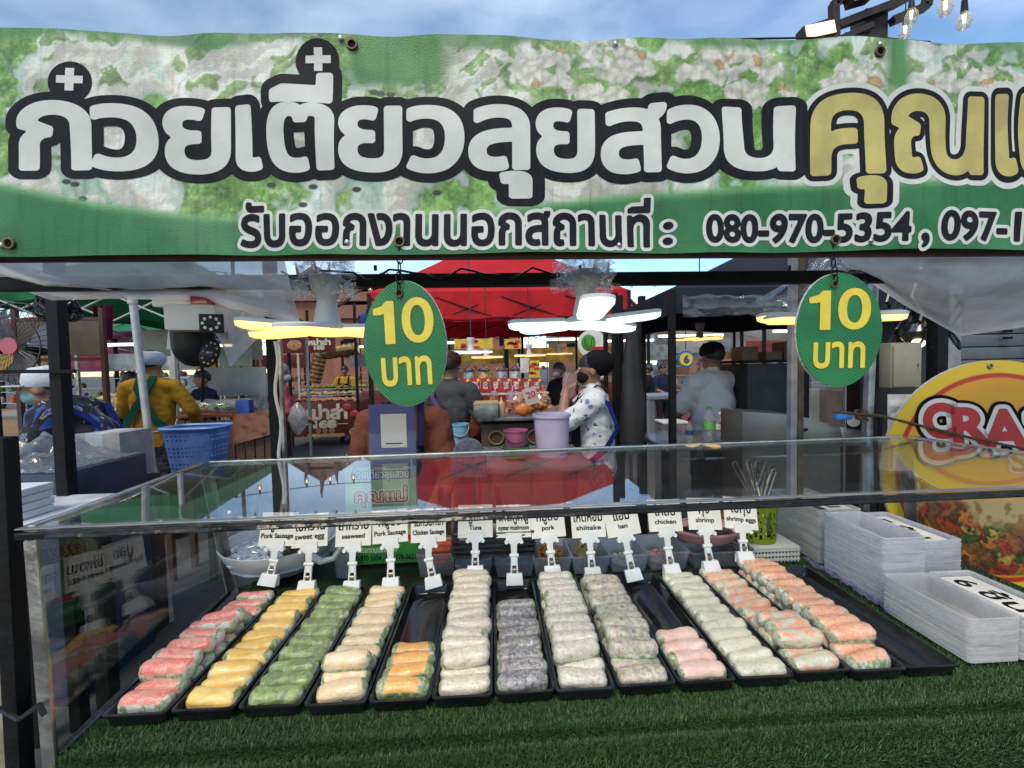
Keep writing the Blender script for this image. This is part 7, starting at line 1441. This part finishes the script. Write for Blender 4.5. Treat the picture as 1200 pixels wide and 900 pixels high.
# ------------------------------------------------------------------ strings of bulbs and pennants, floodlights
GLOB = glassmat('bulb_glass', (.85, .85, .82), .08, .05, 0, .3, (.7, .68, .6), 20); FIL = ledmat('filament', (1, .62, .2), 5)
def bulb_at(c, label, s=1.):
    t = T('string_bulb', label, 'bulb', c, 'bulbs on the string lights'); M().cyl(c, c+Vector((0, 0, .05*s)), .013*s, .010*s, 10).build('socket', BLACKP, t); M().lathe([(.010*s, 0), (.022*s, -.02*s), (.026*s, -.045*s), (.018*s, -.068*s), (.002, -.075*s)], c, 14).build('bulb_glass', GLOB, t); M().cyl(c+Vector((0, 0, -.012*s)), c+Vector((0, 0, -.045*s)), .007*s, .004*s, 8).build('filament', FIL, t); return t
OR2 = ['first', 'second', 'third', 'fourth', 'fifth', 'sixth', 'seventh', 'eighth', 'ninth', 'tenth', 'eleventh', 'twelfth', 'thirteenth', 'fourteenth']
for r_, (pA, pB, n, nm) in enumerate(((AT(250, 318, 7.6), AT(610, 310, 7.6), 13, 'left'), (AT(590, 310, 9.0), AT(860, 318, 9.0), 10, 'right'))):
    w_ = T('string_light_wire', f'{nm} sagging wire of string bulbs under the banner', 'wire', (pA+pB)/2); pts = [pA.lerp(pB, k/30)-Vector((0, 0, .25*math.sin(math.pi*k/30))) for k in range(31)]; M().tube(pts, .008, 5).build('wire', BLACKP, w_)
    for pp_ in (pA, pB): M().bar((pp_.x, pp_.y, 0), pp_, .05).build('support_pole', BLACK, w_)
    for k in range(n): e = (k+.5)/n; c = pA.lerp(pB, e)-Vector((0, 0, .25*math.sin(math.pi*e)+.06)); bulb_at(c, f'{OR2[k]} bulb from the left on the {nm} string of bulbs', 1.5)
    if r_ == 0:
        for k in range(8): e = (k+.9)/9.5; c = pA.lerp(pB, e)+Vector((0, .9, .75)); 
        pw = T('pennant_line', 'line of grey triangular pennants above the market', 'pennants', pA+Vector((0, .9, .8))); L0, L1 = pA+Vector((-.2, .9, .8)), pB+Vector((0, .9, .8)); M().tube([L0, L1], .006, 5).build('line', BLACKP, pw)
        for pp_ in (L0, L1): M().bar((pp_.x, pp_.y, 0), pp_, .05).build('support_pole', BLACK, pw)
        for k in range(14): c = L0.lerp(L1, (k+.5)/14); M().prism([c+Vector((-.10, 0, 0)), c+Vector((.10, 0, 0)), c+Vector((.02*math.sin(k*2), .03, -.26))], (0, .004, 0)).build('pennant', cloth('grey_pennant', (.12, .11, .12)), pw)
# lighting mast above the right end of the banner
LY = 3.0; c = AT(1032, 60, LY); t = T('light_mast', 'dark lighting mast with lit floodlights above the banner', 'light mast', (c.x, LY+.1, 0)); MB_ = mat('mast_brown', (.035, .025, .02), .6, .2, .3)
M().box((c.x, LY+.1, (AT(1032, 5, LY).z)/2), (.17, .14, AT(1032, 5, LY).z)).build('mast', MB_, t, bevel=.006)
def mb(a, b, r=.025, nm='mast_arm'): M().bar(AT(a[0], a[1], LY), AT(b[0], b[1], LY), r*2).build(nm, MB_, t)
mb((978, 48), (977, 4)); mb((977, 4), (1000, -8)); mb((982, 30), (1050, 4)); mb((1050, 4), (1068, -6)); mb((1045, 25), (1085, 8)); mb((1085, 8), (1088, -6)); mb((940, 36), (980, 22), .015); mb((1000, 42), (1080, 50), .008, 'cable'); mb((990, 40), (1020, 36), .008, 'cable'); mb((985, 46), (1022, 30), .02)
FLW = ledmat('floodlight_glow', (1, .58, .20), .85)
for (x, y, w_, h_, ry) in ((956, 40, 38, 16, -12), (1006, -2, 26, 12, -16)):
    p = AT(x, y, LY-.03); rm = Matrix.Rotation(R(ry), 3, 'Y'); M().box(p, (w_*LY/F, .08, h_*LY/F), m=rm).build('floodlight_case', MB_, t, bevel=.004); M().box(p+Vector((0, -.045, 0)), (w_*LY/F*.92, .006, h_*LY/F*.85), m=rm).build('floodlight_lens', FLW, t)
    for k in range(4): M().box(p+rm@Vector(((k-1.5)*w_*LY/F*.22, -.050, 0)), (.012, .006, h_*LY/F*.7), m=rm).build('led_strip', ledmat('flood_led', (1, .80, .45), 1.6), t)
for i, (x, y, Y, lab) in enumerate(((1068, 10, 2.2, 'lit string bulb hanging right of the lighting mast'), (1061, 28, 2.4, 'unlit string bulb below the lighting mast arm'), (1130, 14, 2.0, 'single string bulb hanging high at the right'), (1108, -2, 2.0, 'string bulb at the top edge right of the mast'))):
    c = AT(x, y, Y); b_ = bulb_at(c, lab, 1.15); M().cyl(c+Vector((0, 0, .05)), c+Vector((.01, 0, .8)), .003, n=6).build('cord', BLACKP, b_)
hw = T('overhead_wire', 'thin black overhead wire just above the banner at right', 'wire', AT(880, 46, 2.6)); M().tube([AT(850, 46, 2.6), AT(960, 44, 2.8), AT(1090, 49, 2.9)], .006, 5).build('wire', BLACKP, hw)
